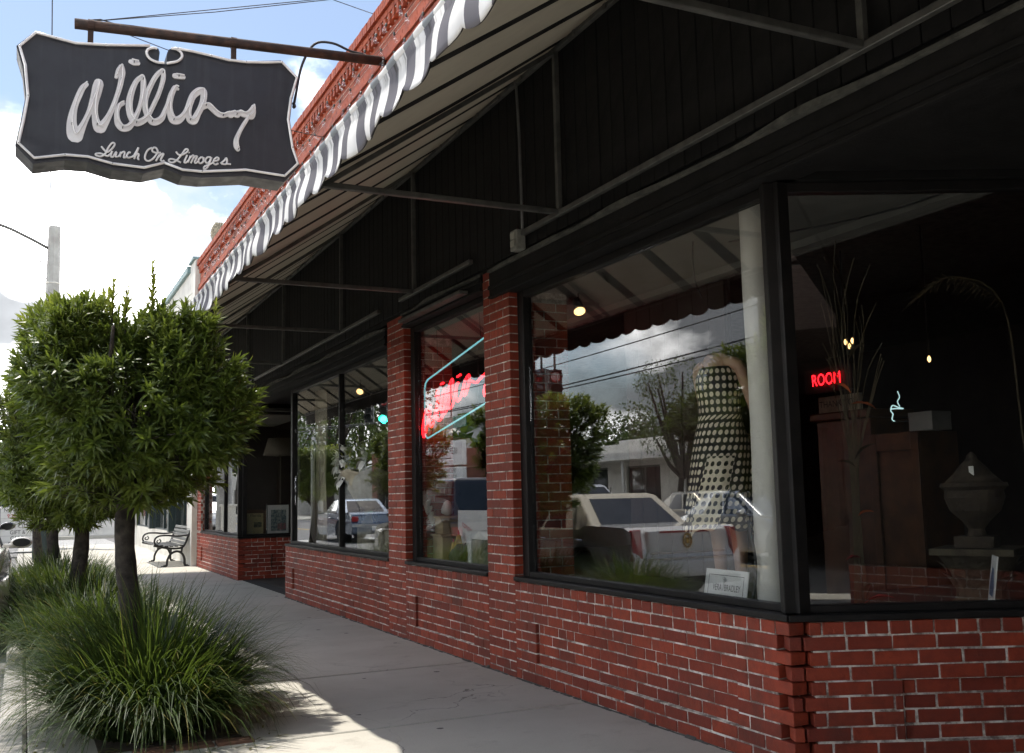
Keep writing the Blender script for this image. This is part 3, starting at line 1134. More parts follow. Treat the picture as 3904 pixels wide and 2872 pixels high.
# ------------------------------------------------------------------ awning
AW0, AW1 = -2.6, 21.2
AFX, AFZ, AWX, AWZ = 1.37, 3.085, 3.236, 4.375
aw = thing('striped_awning', 'grey and white striped canvas awning with scalloped valance along the brick front', 'awning', (0, 0, 0))
V, F = [], []
NY, NX = 200, 8
for i in range(NY + 1):
    y = AW0 + (AW1 - AW0) * i / NY
    for j in range(NX + 1):
        u = j / NX
        z = AFZ + 0.03 + (AWZ - AFZ) * u - 0.025 * math.sin(PI * u) * (0.5 + 0.5 * math.sin(y * 2.27 + 0.4))
        V.append((AFX + (AWX - AFX) * u, y, z))
for i in range(NY):
    for j in range(NX):
        a = i * (NX + 1) + j
        F.append((a, a + NX + 1, a + NX + 2, a + 1))
mb = MB()
mb.add(V, F)
o = mb.build('canopy', MAT['canopy'], aw, smooth=True)
s_ = o.modifiers.new('solid', 'SOLIDIFY')
s_.thickness = 0.003
# valance: hangs from the front rail, soft folds, scalloped hem
V, F = [], []
y = AW0
cols = 0
NZ = 9
SP = 0.2917
while y <= AW1 + 1e-6:
    ph = ((y - 3.908) / SP) % 1.0
    hem = 2.905 - 0.046 * math.sqrt(max(0.0, 1 - (2 * ph - 1) ** 2)) + 0.02
    for j in range(NZ + 1):
        u = j / NZ
        z = 3.118 + (hem - 3.118) * u
        fold = math.sin(y * 24.0 / 1.57) * 0.008 + math.sin(y * 9.1 + 1.0) * 0.010 + math.sin(y * 3.3) * 0.008
        x = AFX - 0.024 - 0.028 * u - 0.012 * math.sin(PI * min(1, u * 5)) * (u < 0.2) + u * (fold - 0.004) + 0.022 * math.sin(u * 3.3) * math.sin(y * 5.3 + u * 1.5) * u
        V.append((x, y, z))
    cols += 1
    y += 0.0146
for i in range(cols - 1):
    for j in range(NZ):
        a = i * (NZ + 1) + j
        F.append((a, a + 1, a + NZ + 2, a + NZ + 1))
mb = MB()
mb.add([(x + 0.007, y, z + 0.004) for x, y, z in V], F)
mb.build('valance_lining', MAT['lining'], aw, smooth=True)
mb = MB()
mb.add(V, F)
o = mb.build('valance', MAT['valance'], aw, smooth=True)
s_ = o.modifiers.new('solid', 'SOLIDIFY')
s_.thickness = 0.003

V, F = [], []
y = AW0
n_ = 0
while y <= AW1 + 1e-6:
    for k in range(9):
        a = 2 * PI * k / 9
        r = 0.027 + 0.003 * math.sin(y * 21 + k) + 0.002 * math.sin(y * 7)
        V.append((AFX - 0.022 + r * math.cos(a), y, 3.116 + r * math.sin(a)))
    n_ += 1
    y += 0.0262
for i in range(n_ - 1):
    for k in range(9):
        F.append((i * 9 + k, i * 9 + (k + 1) % 9, (i + 1) * 9 + (k + 1) % 9, (i + 1) * 9 + k))
mb = MB()
mb.add(V, F)
mb.build('front_roll', MAT['valance_top'], aw, smooth=True)


def sqbar(name, p, q, w, m, parent):
    """square tube from p to q"""
    p, q = Vector(p), Vector(q)
    t = (q - p)
    L = t.length
    t.normalize()
    up = Vector((0, 0, 1)) if abs(t.z) < 0.95 else Vector((0, 1, 0))
    s = t.cross(up).normalized()
    u = s.cross(t)
    R_ = Matrix((s, t, u)).transposed().to_4x4()
    mb = MB()
    mb.cbox(Matrix.Translation((p + q) / 2) @ R_, (w, L, w), 0.004)
    return mb.build(name, m, parent)


sqbar('front_rail', (AFX + 0.012, AW0, AFZ), (AFX + 0.012, AW1, AFZ), 0.03, MAT['grey_steel'], aw)
sqbar('wall_rail', (AWX - 0.024, AW0, AWZ - 0.02), (AWX - 0.024, AW1, AWZ - 0.02), 0.035, MAT['grey_steel'], aw)
for (a, b_) in ((-2.6, 6.44), (7.31, 9.02), (9.67, 15.8), (15.95, 21.0)):
    sqbar('bottom_rail', (3.205, a, 3.195), (3.205, b_, 3.195), 0.038, MAT['grey_steel'], aw)
for y in (0.3, 3.05, 5.80, 8.62, 11.01, 13.86, 16.39, 18.9, 21.1):
    sqbar('arm', (AFX + 0.17, y, 3.2), (3.184, y, 3.2), 0.036, MAT['grey_steel'], aw)
    sqbar('upright', (3.2, y, 3.215), (3.2, y, AWZ - 0.04), 0.036, MAT['grey_steel'], aw)
    sqbar('rafter', (AFX + 0.03, y, AFZ - 0.012), (3.18, y, AWZ - 0.05), 0.03, MAT['grey_steel'], aw)
# small clips along the wall rail
for i in range(60):
    y = AW0 + 0.2 + i * 0.395
    boxpart('clip', (AWX - 0.052, y, AWZ - 0.05), (AWX - 0.0425, y + 0.03, AWZ - 0.012), MAT['grey_steel'], aw)

# conduit and outlet box on the boards
cd = thing('electric_conduit', 'thin grey conduit running down the black boards to an outlet box', 'conduit', (0, 0, 0))
tubepart('pipe', [(3.21, 6.48, 4.40), (3.205, 6.43, 4.37), (3.20, 6.405, 4.30), (3.2, 6.375, 3.9), (3.2, 6.365, 3.5), (3.2, 6.36, 3.22)], 0.011, simple('conduit_grey', (0.16, 0.16, 0.16), (0.11, 0.11, 0.11), 12, 0.5), cd)
mb = MB()
mb.box((3.15, 6.36, 3.075), (3.226, 6.47, 3.225))
bx_ = mb.build('outlet_box', simple('outlet_grey', (0.30, 0.30, 0.27), (0.2, 0.2, 0.18), 20, 0.6), cd, bevel=0.008)
for z in (3.10, 3.16):
    boxpart('socket_cover', (3.138, 6.385, z), (3.1495, 6.445, z + 0.045), simple('outlet_pale', (0.45, 0.45, 0.40), (0.35, 0.35, 0.3), 20, 0.6), bx_, bevel=0.004)
fl = thing('tube_light', 'slim black strip fitting fixed above the narrow neon window', 'light', (0, 0, 0))
boxpart('housing', (3.155, 7.45, 2.955), (3.236, 8.95, 2.985), MAT['grey_steel'], fl, bevel=0.004)

# ------------------------------------------------------------------ hanging sign
SGN_S = [[(0.39,5.005,0.035),(0.361,4.967,0.043),(0.333,4.895,0.046),(0.304,4.802,0.046),(0.287,4.712,0.058),(0.282,4.623,0.075),(0.296,4.548,0.098),(0.316,4.518,0.104),(0.347,4.566,0.069),(0.379,4.643,0.046),(0.407,4.718,0.04),(0.43,4.783,0.046),(0.448,4.858,0.052),(0.466,4.928,0.063),(0.479,4.986,0.072),(0.49,5.032,0.069)],[(0.493,5.022,0.069),(0.48,4.941,0.063),(0.467,4.861,0.052),(0.464,4.777,0.046),(0.471,4.706,0.052),(0.487,4.647,0.069),(0.51,4.62,0.086),(0.542,4.661,0.063),(0.575,4.727,0.046),(0.603,4.798,0.04),(0.627,4.875,0.037),(0.648,4.951,0.037),(0.666,5.027,0.04),(0.677,5.097,0.043),(0.681,5.16,0.052),(0.678,5.211,0.04)],[(0.675,5.216,0.04),(0.65,5.172,0.035),(0.634,5.11,0.026)],[(0.753,5.278,0.035),(0.781,5.273,0.046),(0.814,5.271,0.035)],[(0.698,4.874,0.029),(0.668,4.853,0.035),(0.649,4.799,0.035),(0.648,4.732,0.043),(0.664,4.678,0.055),(0.697,4.647,0.058),(0.738,4.655,0.055),(0.768,4.688,0.046),(0.797,4.748,0.04),(0.826,4.826,0.035),(0.845,4.903,0.032),(0.859,4.99,0.035),(0.865,5.071,0.043),(0.861,5.128,0.04),(0.84,5.141,0.035),(0.805,5.101,0.037),(0.776,5.028,0.043),(0.757,4.951,0.049),(0.748,4.877,0.052),(0.755,4.804,0.052),(0.777,4.74,0.052),(0.813,4.711,0.055),(0.854,4.729,0.052),(0.889,4.762,0.046),(0.924,4.824,0.037),(0.964,4.921,0.035),(0.994,5.0,0.035),(1.018,5.085,0.035),(1.035,5.168,0.037),(1.032,5.219,0.035),(1.005,5.221,0.035),(0.964,5.162,0.037),(0.929,5.082,0.04),(0.9,5.003,0.043),(0.883,4.926,0.043),(0.887,4.847,0.043),(0.909,4.788,0.046),(0.946,4.742,0.055),(0.988,4.748,0.055),(1.029,4.788,0.046),(1.055,4.86,0.036),(1.08,4.937,0.033),(1.102,5.02,0.036),(1.137,5.091,0.04)],[(1.164,5.085,0.022),(1.134,5.087,0.04),(1.106,4.999,0.04),(1.094,4.91,0.044),(1.105,4.832,0.055),(1.132,4.785,0.069),(1.176,4.792,0.062),(1.222,4.849,0.044),(1.254,4.92,0.044),(1.28,4.997,0.051),(1.307,5.053,0.055),(1.354,5.097,0.058),(1.391,5.096,0.055),(1.392,5.022,0.051),(1.373,4.945,0.051),(1.343,4.875,0.051),(1.31,4.804,0.062),(1.276,4.806,0.055),(1.262,4.855,0.044),(1.268,4.922,0.04),(1.287,4.998,0.044)],[(1.376,4.946,0.051),(1.417,4.967,0.051),(1.445,4.964,0.047),(1.487,4.926,0.04),(1.528,4.895,0.04),(1.57,4.89,0.036),(1.619,4.916,0.044),(1.64,4.91,0.058),(1.664,4.932,0.04),(1.696,4.92,0.058),(1.72,4.943,0.04),(1.766,4.931,0.051),(1.809,4.952,0.044),(1.847,5.022,0.025)],[(1.847,5.022,0.029),(1.853,4.974,0.036),(1.83,4.925,0.058),(1.802,4.906,0.029)],[(1.795,4.894,0.029),(1.753,4.817,0.033),(1.719,4.745,0.033),(1.695,4.675,0.04),(1.695,4.616,0.044),(1.71,4.581,0.033)],[(1.136,5.204,0.044),(1.169,5.205,0.044),(1.21,5.202,0.033)]]
SGN_T = [[(0.526,4.453),(0.573,4.408),(0.616,4.446),(0.637,4.489),(0.615,4.497),(0.584,4.449),(0.559,4.39),(0.524,4.361),(0.488,4.365),(0.485,4.38),(0.523,4.388),(0.577,4.371),(0.595,4.387)],[(0.616,4.422),(0.606,4.375),(0.625,4.371),(0.653,4.422),(0.646,4.377),(0.658,4.374)],[(0.689,4.423),(0.68,4.374)],[(0.686,4.407),(0.711,4.429),(0.721,4.419),(0.713,4.378),(0.725,4.376)],[(0.77,4.426),(0.755,4.429),(0.739,4.397),(0.749,4.378),(0.771,4.385)],[(0.835,4.483),(0.8,4.373)],[(0.807,4.401),(0.826,4.425),(0.839,4.419),(0.83,4.38),(0.845,4.375)],[(0.95,4.497),(0.918,4.475),(0.896,4.43),(0.893,4.387),(0.92,4.369),(0.958,4.395),(0.984,4.434),(0.999,4.472),(0.982,4.502),(0.956,4.494),(0.954,4.466),(0.983,4.455),(1.026,4.462)],[(1.016,4.445),(0.985,4.377)],[(1.003,4.415),(1.036,4.451),(1.049,4.45),(1.027,4.397),(1.043,4.381),(1.056,4.393)],[(1.157,4.489),(1.181,4.463),(1.214,4.468),(1.254,4.498),(1.261,4.521),(1.24,4.522),(1.214,4.479),(1.182,4.431),(1.142,4.387),(1.109,4.382),(1.096,4.399),(1.115,4.415),(1.162,4.407),(1.202,4.391)],[(1.255,4.469),(1.232,4.402),(1.246,4.396),(1.269,4.421)],[(1.269,4.497),(1.276,4.492)],[(1.285,4.466),(1.262,4.398)],[(1.282,4.444),(1.305,4.472),(1.315,4.463),(1.289,4.398)],[(1.309,4.444),(1.332,4.469),(1.342,4.463),(1.323,4.413),(1.336,4.404),(1.356,4.425)],[(1.383,4.468),(1.36,4.443),(1.358,4.414),(1.377,4.406),(1.4,4.43),(1.397,4.459),(1.383,4.468),(1.41,4.457)],[(1.465,4.475),(1.437,4.472),(1.417,4.44),(1.428,4.416),(1.452,4.43),(1.472,4.476),(1.445,4.392),(1.418,4.356),(1.405,4.358),(1.411,4.381),(1.452,4.404),(1.486,4.427)],[(1.489,4.442),(1.527,4.454),(1.537,4.473),(1.52,4.482),(1.496,4.457),(1.489,4.427),(1.507,4.411),(1.534,4.426)],[(1.555,4.428),(1.589,4.462),(1.606,4.486),(1.613,4.458),(1.603,4.427),(1.562,4.425)],[(1.603,4.431),(1.648,4.433)]]
SGN_BL = [(0.974,5.432),(0.944,5.432),(0.899,5.413),(0.885,5.374),(0.908,5.328),(0.969,5.302),(1.038,5.304)]
SGN_B1 = [(0.913,5.449),(0.536,5.386),(0.291,5.358),(0.135,5.377),(-0.026,5.396),(-0.149,5.253),(-0.099,5.088),(-0.07,4.816),(-0.097,4.6),(-0.131,4.389),(-0.005,4.272),(0.234,4.331),(0.417,4.339),(0.619,4.301),(0.883,4.297),(1.054,4.365)]
SGN_BR = [(1.097,5.454),(1.143,5.454),(1.185,5.428),(1.191,5.386),(1.153,5.341),(1.084,5.312),(1.061,5.304)]
SGN_B2 = [(1.097,5.454),(1.151,5.464),(1.291,5.46),(1.449,5.449),(1.61,5.434),(1.772,5.442),(1.937,5.467),(2.114,5.501),(2.259,5.37),(2.2,5.148),(2.175,4.934),(2.219,4.661),(2.27,4.511),(2.144,4.374),(1.782,4.389),(1.385,4.323),(1.215,4.319),(1.054,4.365)]
SGN_OUT = [(-0.033,5.421),(0.134,5.398),(0.291,5.379),(0.535,5.41),(0.891,5.455),(0.989,5.446),(1.001,5.412),(0.992,5.318),(1.061,5.308),(1.066,5.423),(1.081,5.456),(1.15,5.489),(1.291,5.484),(1.449,5.471),(1.61,5.455),(1.772,5.463),(2.113,5.531),(2.284,5.383),(2.222,5.152),(2.201,4.937),(2.244,4.664),(2.299,4.506),(2.148,4.322),(1.782,4.338),(1.386,4.274),(1.216,4.273),(1.06,4.321),(0.884,4.254),(0.62,4.256),(0.418,4.3),(0.235,4.292),(-0.014,4.229),(-0.157,4.373),(-0.12,4.596),(-0.09,4.813),(-0.122,5.084),(-0.175,5.261)]
SGN_T += [[(0.658, 4.374), (0.675, 4.386), (0.689, 4.423)], [(0.725, 4.376), (0.737, 4.387), (0.739, 4.397)], [(0.771, 4.385), (0.789, 4.396), (0.807, 4.422), (0.835, 4.483)], [(0.595, 4.387), (0.608, 4.4), (0.616, 4.422)]]
SY = 9.30
sg = thing('hanging_sign', 'dark shield-shaped hanging sign with white script lettering on a rusty pole', 'sign', (0, 0, 0))
mb = MB()
mb.prism(SGN_OUT, SY, SY + 0.30, 'y')
mb.build('cabinet', MAT['sign_face'], sg, bevel=0.006)


def ribbon(mb, pts, y0, y1, k=5):
    """pen stroke of changing width in the xz plane, given (x, z, width)"""
    P = spline(pts, k)
    Lf, Rt = [], []
    n = len(P)
    for i in range(n):
        x0, z0 = P[max(i - 1, 0)][:2]
        x1, z1 = P[min(i + 1, n - 1)][:2]
        dx, dz = x1 - x0, z1 - z0
        l = math.hypot(dx, dz) or 1e-6
        w = P[i][2] * 0.56
        Lf.append((P[i][0] - dz / l * w, P[i][1] + dx / l * w))
        Rt.append((P[i][0] + dz / l * w, P[i][1] - dx / l * w))
    V = []
    for i, (a, b_) in enumerate(zip(Lf, Rt)):
        yf = y0 - 0.005 * i / n          # a later part of the stroke lies on top where it crosses itself
        V += [(a[0], yf, a[1]), (b_[0], yf, b_[1]), (b_[0], y1, b_[1]), (a[0], y1, a[1])]
    F = [(0, 1, 2, 3), ((n - 1) * 4 + 3, (n - 1) * 4 + 2, (n - 1) * 4 + 1, (n - 1) * 4)]
    for i in range(n - 1):
        for q in range(4):
            F.append((i * 4 + q, (i + 1) * 4 + q, (i + 1) * 4 + (q + 1) % 4, i * 4 + (q + 1) % 4))
    mb.add(V, F)
    for e in (0, -1):   # round ends
        r = P[e][2] * 0.56
        mb.lathe([(r, y0 - 0.0056 + 0.006 * (e == 0)), (r, y1)], (P[e][0], 0, P[e][1]), 12, axis='y')


k_ = 0
for st in SGN_S:
    mb = MB()
    ribbon(mb, st, SY - 0.006 - 0.0016 * k_, SY - 0.0003)
    mb.build('letter_stroke', MAT['sign_letter'], sg)
    tubepart('neon_tube', [(x + 0.006, SY - 0.045, z + 0.012) for x, z, w in spline(st, 4)], 0.0072, MAT['glass_tube'], sg, 7)
    for (x, z, w) in st[1::4]:
        tubepart('tube_clip', [(x, SY - 0.05, z), (x, SY - 0.01, z - 0.004)], 0.004, MAT['black_metal'], sg, 5)
    k_ += 1
for st in SGN_T:
    tubepart('tagline_stroke', [(x, SY - 0.008, z) for x, z in spline(st, 4)], 0.0088, MAT['sign_letter'], sg, 7)
for st in (SGN_BL, SGN_B1, SGN_BR, SGN_B2):
    tubepart('border_tube', [(x, SY - 0.032, z) for x, z in (spline(st, 4) if len(st) < 8 else st)], 0.0125, MAT['glass_tube'], sg, 8)
for st in (SGN_B1, SGN_B2):
    for (x, z) in st[1:-1:2]:
        tubepart('tube_clip', [(x, SY - 0.05, z), (x, SY, z - 0.012)], 0.006, MAT['chrome'], sg, 5)
# pole, straps, cable
pz = lambda x: 5.605 + 0.052 * x - 0.0
tubepart('pole', [(0.285, SY + 0.15, pz(0.285)), (1.7, SY + 0.15, pz(1.7)), (3.27, SY + 0.15, pz(3.27))], 0.048, MAT['rust'], sg, 12)
for x, zt in ((0.42, 5.40), (1.69, 5.47)):
    mb = MB()
    mb.lathe([(0.055, -0.026), (0.055, 0.026)], (x, SY + 0.15, pz(x)), 14, axis='x')
    mb.box((x - 0.024, SY + 0.135, zt - 0.03), (x + 0.024, SY + 0.165, pz(x) - 0.03))
    mb.build('strap', MAT['rust'], sg)
mb = MB()
mb.lathe([(0.09, 0.0), (0.09, 0.02)], (3.222, SY + 0.15, pz(3.27)), 16, axis='x')
mb.build('wall_flange', MAT['rust'], sg)
tubepart('power_cable', spline([(2.27, SY + 0.15, 5.14), (2.30, SY + 0.16, 5.30), (2.36, SY + 0.17, 5.60), (2.48, SY + 0.16, 5.83), (2.66, SY + 0.15, 5.87), (2.85, SY + 0.15, 5.82), (3.0, SY + .14, 5.80), (3.24, SY + .12, 5.70)], 5), 0.013, MAT['wire'], sg, 7)
tubepart('power_cable', spline([(2.25, SY + 0.05, 5.10), (2.275, SY + 0.12, 5.14), (2.27, SY + 0.15, 5.18)], 4), 0.016, MAT['wire'], sg, 7)
tubepart('guy_wire', [(0.42, SY + 0.15, pz(0.42) + 0.04), (2.63, SY + 0.15, 6.34), (3.25, SY + .6, 6.5)], 0.0045, MAT['wire'], sg, 5)
tubepart('guy_wire', [(0.42, SY + 0.15, pz(0.42) + 0.04), (1.5, SY + 0.13, 5.96), (3.25, SY + .1, 6.5)], 0.0045, MAT['wire'], sg, 5)
tubepart('guy_wire', [(0.45, SY + 0.15, pz(0.45) + 0.04), (2.95, SY + 3.1, 6.46)], 0.0045, MAT['wire'], sg, 5)
tubepart('guy_wire', [(0.40, SY + 0.15, pz(0.40) + 0.05), (0.5, SY + 0.15, pz(0.5) + 0.07), (0.62, SY + .15, pz(.62) + 0.045)], 0.006, MAT['wire'], sg, 5)
tubepart('stay_wire', [(2.24, SY + 0.15, 4.90), (3.24, 11.9, 5.80)], 0.005, MAT['wire'], sg, 5)

# ------------------------------------------------------------------ festoon lights on the upper wall
bulb = MB()
bulb.lathe([(0.004, 0.0), (0.012, -0.004), (0.013, -0.030), (0.011, -0.034)], (0, 0, 0), 8, 0)
bulb.lathe([(0.009, -0.034), (0.016, -0.052), (0.021, -0.075), (0.019, -0.095), (0.010, -0.108), (0.002, -0.110)], (0, 0, 0), 8, 1)
bulb_me = None
STR = [('upper', 8.2, 20.6, 5.98, 0.72), ('middle', 8.4, 20.4, 5.80, 0.72), ('lower', 8.0, 20.2, 5.60, 0.72)]
for si, (nm, y0, y1, z, stp) in enumerate(STR):
    s = thing('festoon_lights', {'upper': 'topmost string of unlit clear bulbs under the brick cornice', 'middle': 'middle string of unlit clear bulbs on the upper brick wall', 'lower': 'lowest string of unlit clear bulbs just above the awning'}[nm], 'string lights', (0, 0, 0), group='strings of bulbs along the upper wall')
    pts = []
    n_ = int((y1 - y0) / stp * 4)
    for i in range(n_ + 1):
        y = y0 + (y1 - y0) * i / n_
        u = ((y - y0) / 1.4) % 1
        pts.append((3.15 - 0.03 * math.sin(PI * u), y, z + 0.13 - 0.10 * math.sin(PI * u)))
    tubepart('wire', pts, 0.0022, MAT['wire'], s, 4)
    for i in range(1, n_, 2):
        x, y, zz = pts[i]
        if bulb_me is None:
            b_ = bulb.build('bulb', [MAT['grey_steel'], MAT['glass']], s, smooth=True)
            bulb_me = b_.data
        else:
            b_ = bpy.data.objects.new('bulb', bulb_me)
            COL.objects.link(b_)
            b_.parent = s
        b_.location = (x, y + rnd.uniform(-0.05, 0.05), zz)
        b_.rotation_euler = (rnd.uniform(-0.4, 0.4), rnd.uniform(-0.4, 0.4), 0)

# pine cone finial on the end pier of the parapet
pc = thing('pine_cone_finial', 'stone pine cone finial on the far corner of the brick parapet', 'finial', (3.42, 20.55, 6.44))
mb = MB()
mb.lathe([(0.13, 0.0), (0.13, 0.03), (0.08, 0.05), (0.07, 0.09), (0.10, 0.11)], (0, 0, 0), 14)
mb.build('base', MAT['stone'], pc, smooth=True)
mb = MB()
mb.lathe([(0.09, 0.10), (0.14, 0.16), (0.155, 0.24), (0.14, 0.34), (0.10, 0.43), (0.05, 0.49), (0.01, 0.51)], (0, 0, 0), 14)
for r_ in range(9):
    h_ = 0.13 + r_ * 0.042
    rr = 0.155 * math.sin(PI * min(1, max(0.12, (h_ + 0.02) / 0.56))) ** 0.8
    for k in range(11):
        a = 2 * PI * (k + 0.5 * (r_ % 2)) / 11
        c = Vector((rr * math.cos(a), rr * math.sin(a), h_))
        o_ = Vector((math.cos(a), math.sin(a), 0))
        s_ = Vector((-math.sin(a), math.cos(a), 0))
        mb.add([c - s_ * .036 - o_ * 0.012, c + s_ * .036 - o_ * 0.012, c + o_ * .02 + Vector((0, 0, .035)), c - o_ * .012 + Vector((0, 0, .06)), c + Vector((0, 0, -.02)) - o_ * .01],
               [(0, 4, 2), (4, 1, 2), (1, 3, 2), (3, 0, 2)])
mb.build('cone', MAT['stone'], pc)
# ------------------------------------------------------------------ clipped street trees
def add_attr(o, vals):
    at = o.data.attributes.new('tip_tint', 'FLOAT', 'POINT')
    at.data.foreach_set('value', vals)


def leaf(V, F, Y, c, d, up, L, w, tip_tint, droop=0.25):
    """narrow folded leaf from c along d"""
    s = d.cross(up)
    if s.length < 1e-4:
        s = d.orthogonal()
    s.normalize()
    nrm = s.cross(d)
    o = len(V)
    m = c + d * (L * 0.5) + nrm * (L * 0.05)
    e = c + d * L - Vector((0, 0, 1)) * (L * droop) * 0.6
    V += [tuple(c - s * w * 0.25), tuple(c + s * w * 0.25), tuple(m + s * w * 0.5 + nrm * w * 0.15), tuple(m - s * w * 0.5 + nrm * w * 0.15), tuple(e)]
    F += [(o, o + 1, o + 2, o + 3), (o + 3, o + 2, o + 4)]
    Y += [tip_tint] * 5


def podocarpus(name, label, loc, seed, half, zc, nshoot, sprouts=(), trunk_r=0.085, trunk=None, group='clipped street trees'):
    R_ = random.Random(seed)
    T = thing(name, label, 'tree', loc, group=group)
    V, F, Y = [], [], []
    hx, hy, hz = half
    tw = MB()
    lumps = [(R_.uniform(0, 6.28), R_.uniform(-0.9, 0.9), R_.uniform(-0.30, 0.12)) for _ in range(44)]

    def shoot(c, ax, n, L, tip_tint, stem=True, Lsc=1.0):
        t1 = ax.orthogonal().normalized()
        t2 = ax.cross(t1)
        ph = R_.uniform(0, 6.28)
        for k in range(n):
            u = k / (n - 1)
            a = ph + k * 2.4
            el = 0.25 + 0.95 * u + R_.uniform(-0.15, 0.15)
            rad = t1 * math.cos(a) + t2 * math.sin(a)
            d = (rad * math.cos(el) + ax * math.sin(el)).normalized()
            p = c + ax * (L * u)
            leaf(V, F, Y, p, d, ax, R_.uniform(0.085, 0.140) * Lsc * (1.08 - 0.35 * u), R_.uniform(0.0145, 0.0205) * Lsc, max(0.0, min(1.0, tip_tint * (0.25 + 0.9 * u) + R_.uniform(-0.08, 0.08))), R_.uniform(0.05, 0.4))
        if stem:
            tw.tube([c - ax * 0.10, c + ax * L], [0.004, 0.002], 4)

    for i in range(nshoot):
        th = R_.uniform(0, 2 * PI)
        # rounded block: side wall, top and underside of a superellipsoid
        e = 0.44
        f = lambda q: math.copysign(abs(q) ** e, q)
        ct, st = math.cos(th), math.sin(th)
        pick = R_.random()
        if pick < 0.55:
            v = R_.uniform(-1, 1)
            rr_ = (1 - abs(v) ** (2 / e)) ** (e / 2)
        else:
            rr_ = math.sqrt(R_.random()) * 0.97
            v = (1 - rr_ ** (2 / e)) ** (e / 2) * (1 if pick < 0.85 else -1)
        bump_ = 1.0
        for (lt, lv, la) in lumps:
            dd = (math.cos(th - lt) - 1) * 5 - ((v - lv) * 2.2) ** 2
            if dd > -4:
                bump_ += la * math.exp(dd)
        r = (1 - 0.62 * R_.random() ** 1.7) * bump_
        p = Vector((rr_ * f(ct) * hx, rr_ * f(st) * hy, v * hz)) * r
        if p.z < -0.15 * hz:   # underside is higher towards the rim
            q = math.hypot(p.x / hx, p.y / hy)
            p.z *= 1.0 - 0.22 * q
        nrm = Vector((p.x / hx ** 2, p.y / hy ** 2, p.z / hz ** 2)).normalized()
        ax = (nrm + Vector((R_.uniform(-.5, .5), R_.uniform(-.5, .5), 0.55 + R_.uniform(-.3, .4)))).normalized()
        top = max(0.0, min(1.0, (p.z / hz + 0.1)))  # new growth, plus the lit crown top put into the leaf colour
        tip_tint = (0.10 + 0.75 * top) * (0.15 + 1.0 * R_.random()) * (1.0 if r > 0.85 else 0.25)
        shoot(p + Vector((0, 0, zc)), ax, R_.randint(13, 20), R_.uniform(0.06, 0.13), tip_tint, stem=i % 2 == 0)
    # a skirt of low shoots round the fork
    for i in range(nshoot // 9):
        a = R_.uniform(0, 2 * PI)
        q = R_.uniform(0.12, 0.50)
        shoot(Vector((math.cos(a) * q, math.sin(a) * q, zc - hz * R_.uniform(0.75, 1.22) + 0.25 * q)), Vector((math.cos(a), math.sin(a), R_.uniform(-.3, .6))).normalized(), R_.randint(12, 17), 0.08, 0.15)
    for (sx, sy, z0, z1) in sprouts:
        z = z0
        while z < z1:
            shoot(Vector((sx + R_.uniform(-.008, .008) + (z - z0) * 0.05, sy, z)), Vector((0.08, 0, 1)).normalized(), 11, 0.05, 0.8, stem=False, Lsc=0.55 + 0.75 * min(1.0, (z1 - z) * 3.5))
            z += 0.055
        tw.tube([(sx, sy, z0 - 0.3), (sx + (z1 - z0) * 0.05, sy, z1)], [0.008, 0.004], 5)
    me = bpy.data.meshes.new('crown')
    me.from_pydata(V, [], F)
    me.materials.append(MAT['leaf'])
    o = bpy.data.objects.new('crown', me)
    COL.objects.link(o)
    o.parent = T
    o['kind'] = 'stuff'
    add_attr(o, Y)
    tw.build('twigs', MAT['bark'], T, kind='stuff')
    tr = MB()
    tp = trunk or [(0.06, -0.05, -0.02), (0.03, -0.02, 0.3), (-0.01, 0, 0.7), (-0.03, 0, 1.05), (0.0, 0, 1.3)]
    P = spline(tp, 4)
    n = len(P)
    tr.tube(P, [trunk_r * (1.25 - 0.35 * i / n + 0.05 * math.sin(i * 2.1)) for i in range(n)], 12)
    t_ = tr.build('trunk', MAT['bark'], T, smooth=True)
    br = MB()
    base = Vector(tp[-1]) - Vector((0, 0, 0.18))
    for k in range(11):
        a = 2 * PI * k / 11 + R_.uniform(-.2, .2)
        e_ = Vector((math.cos(a) * hx * R_.uniform(.4, .85), math.sin(a) * hy * R_.uniform(.4, .85), zc + R_.uniform(-.5, .75) * hz))
        mid = base.lerp(e_, 0.5) + Vector((R_.uniform(-.08, .08), R_.uniform(-.08, .08), -0.08))
        br.tube(spline([tuple(base), tuple(mid), tuple(e_)], 4), [0.038 - 0.0036 * j for j in range(9)], 6)
    br.build('limb', MAT['bark'], T, smooth=True)
    return T


podocarpus('street_tree', 'nearest clipped tree with a dense crown on a mossy trunk beside the hanging sign', (0.64, 7.15, 0), 5, (0.80, 0.80, 0.63), 2.02, 2500,
           trunk_r=0.060,
           sprouts=((0.09, -0.1, 2.55, 2.90), (-0.16, -.2, 2.5, 2.74), (-0.08, -.25, 2.5, 2.70), (0.46, -.4, 2.4, 2.58)),
           trunk=[(0.10, -0.10, -0.02), (0.06, -0.06, 0.35), (0.0, 0, 0.75), (-0.03, 0, 1.1), (-0.02, 0, 1.45), (0, 0, 1.7)])
podocarpus('street_tree', 'second clipped tree along the kerb, its lower crown showing left behind the nearest tree', (0.46, 12.2, 0), 8, (0.90, 0.80, 0.70), 1.86, 1900, trunk_r=0.075,
           trunk=[(0.10, 0, -0.02), (0.11, 0, 0.5), (0.14, 0, 0.95), (0.12, 0, 1.4)])
podocarpus('street_tree', 'third clipped tree along the kerb, mostly hidden behind the other two', (0.45, 17.4, 0), 12, (0.75, 0.75, 0.55), 1.95, 900, trunk_r=0.08)
podocarpus('street_tree', 'clipped tree farther along the kerb near the bench', (0.3, 24.5, 0), 14, (0.75, 0.75, 0.6), 1.95, 800, trunk_r=0.08)

# ------------------------------------------------------------------ arching grass round the trees


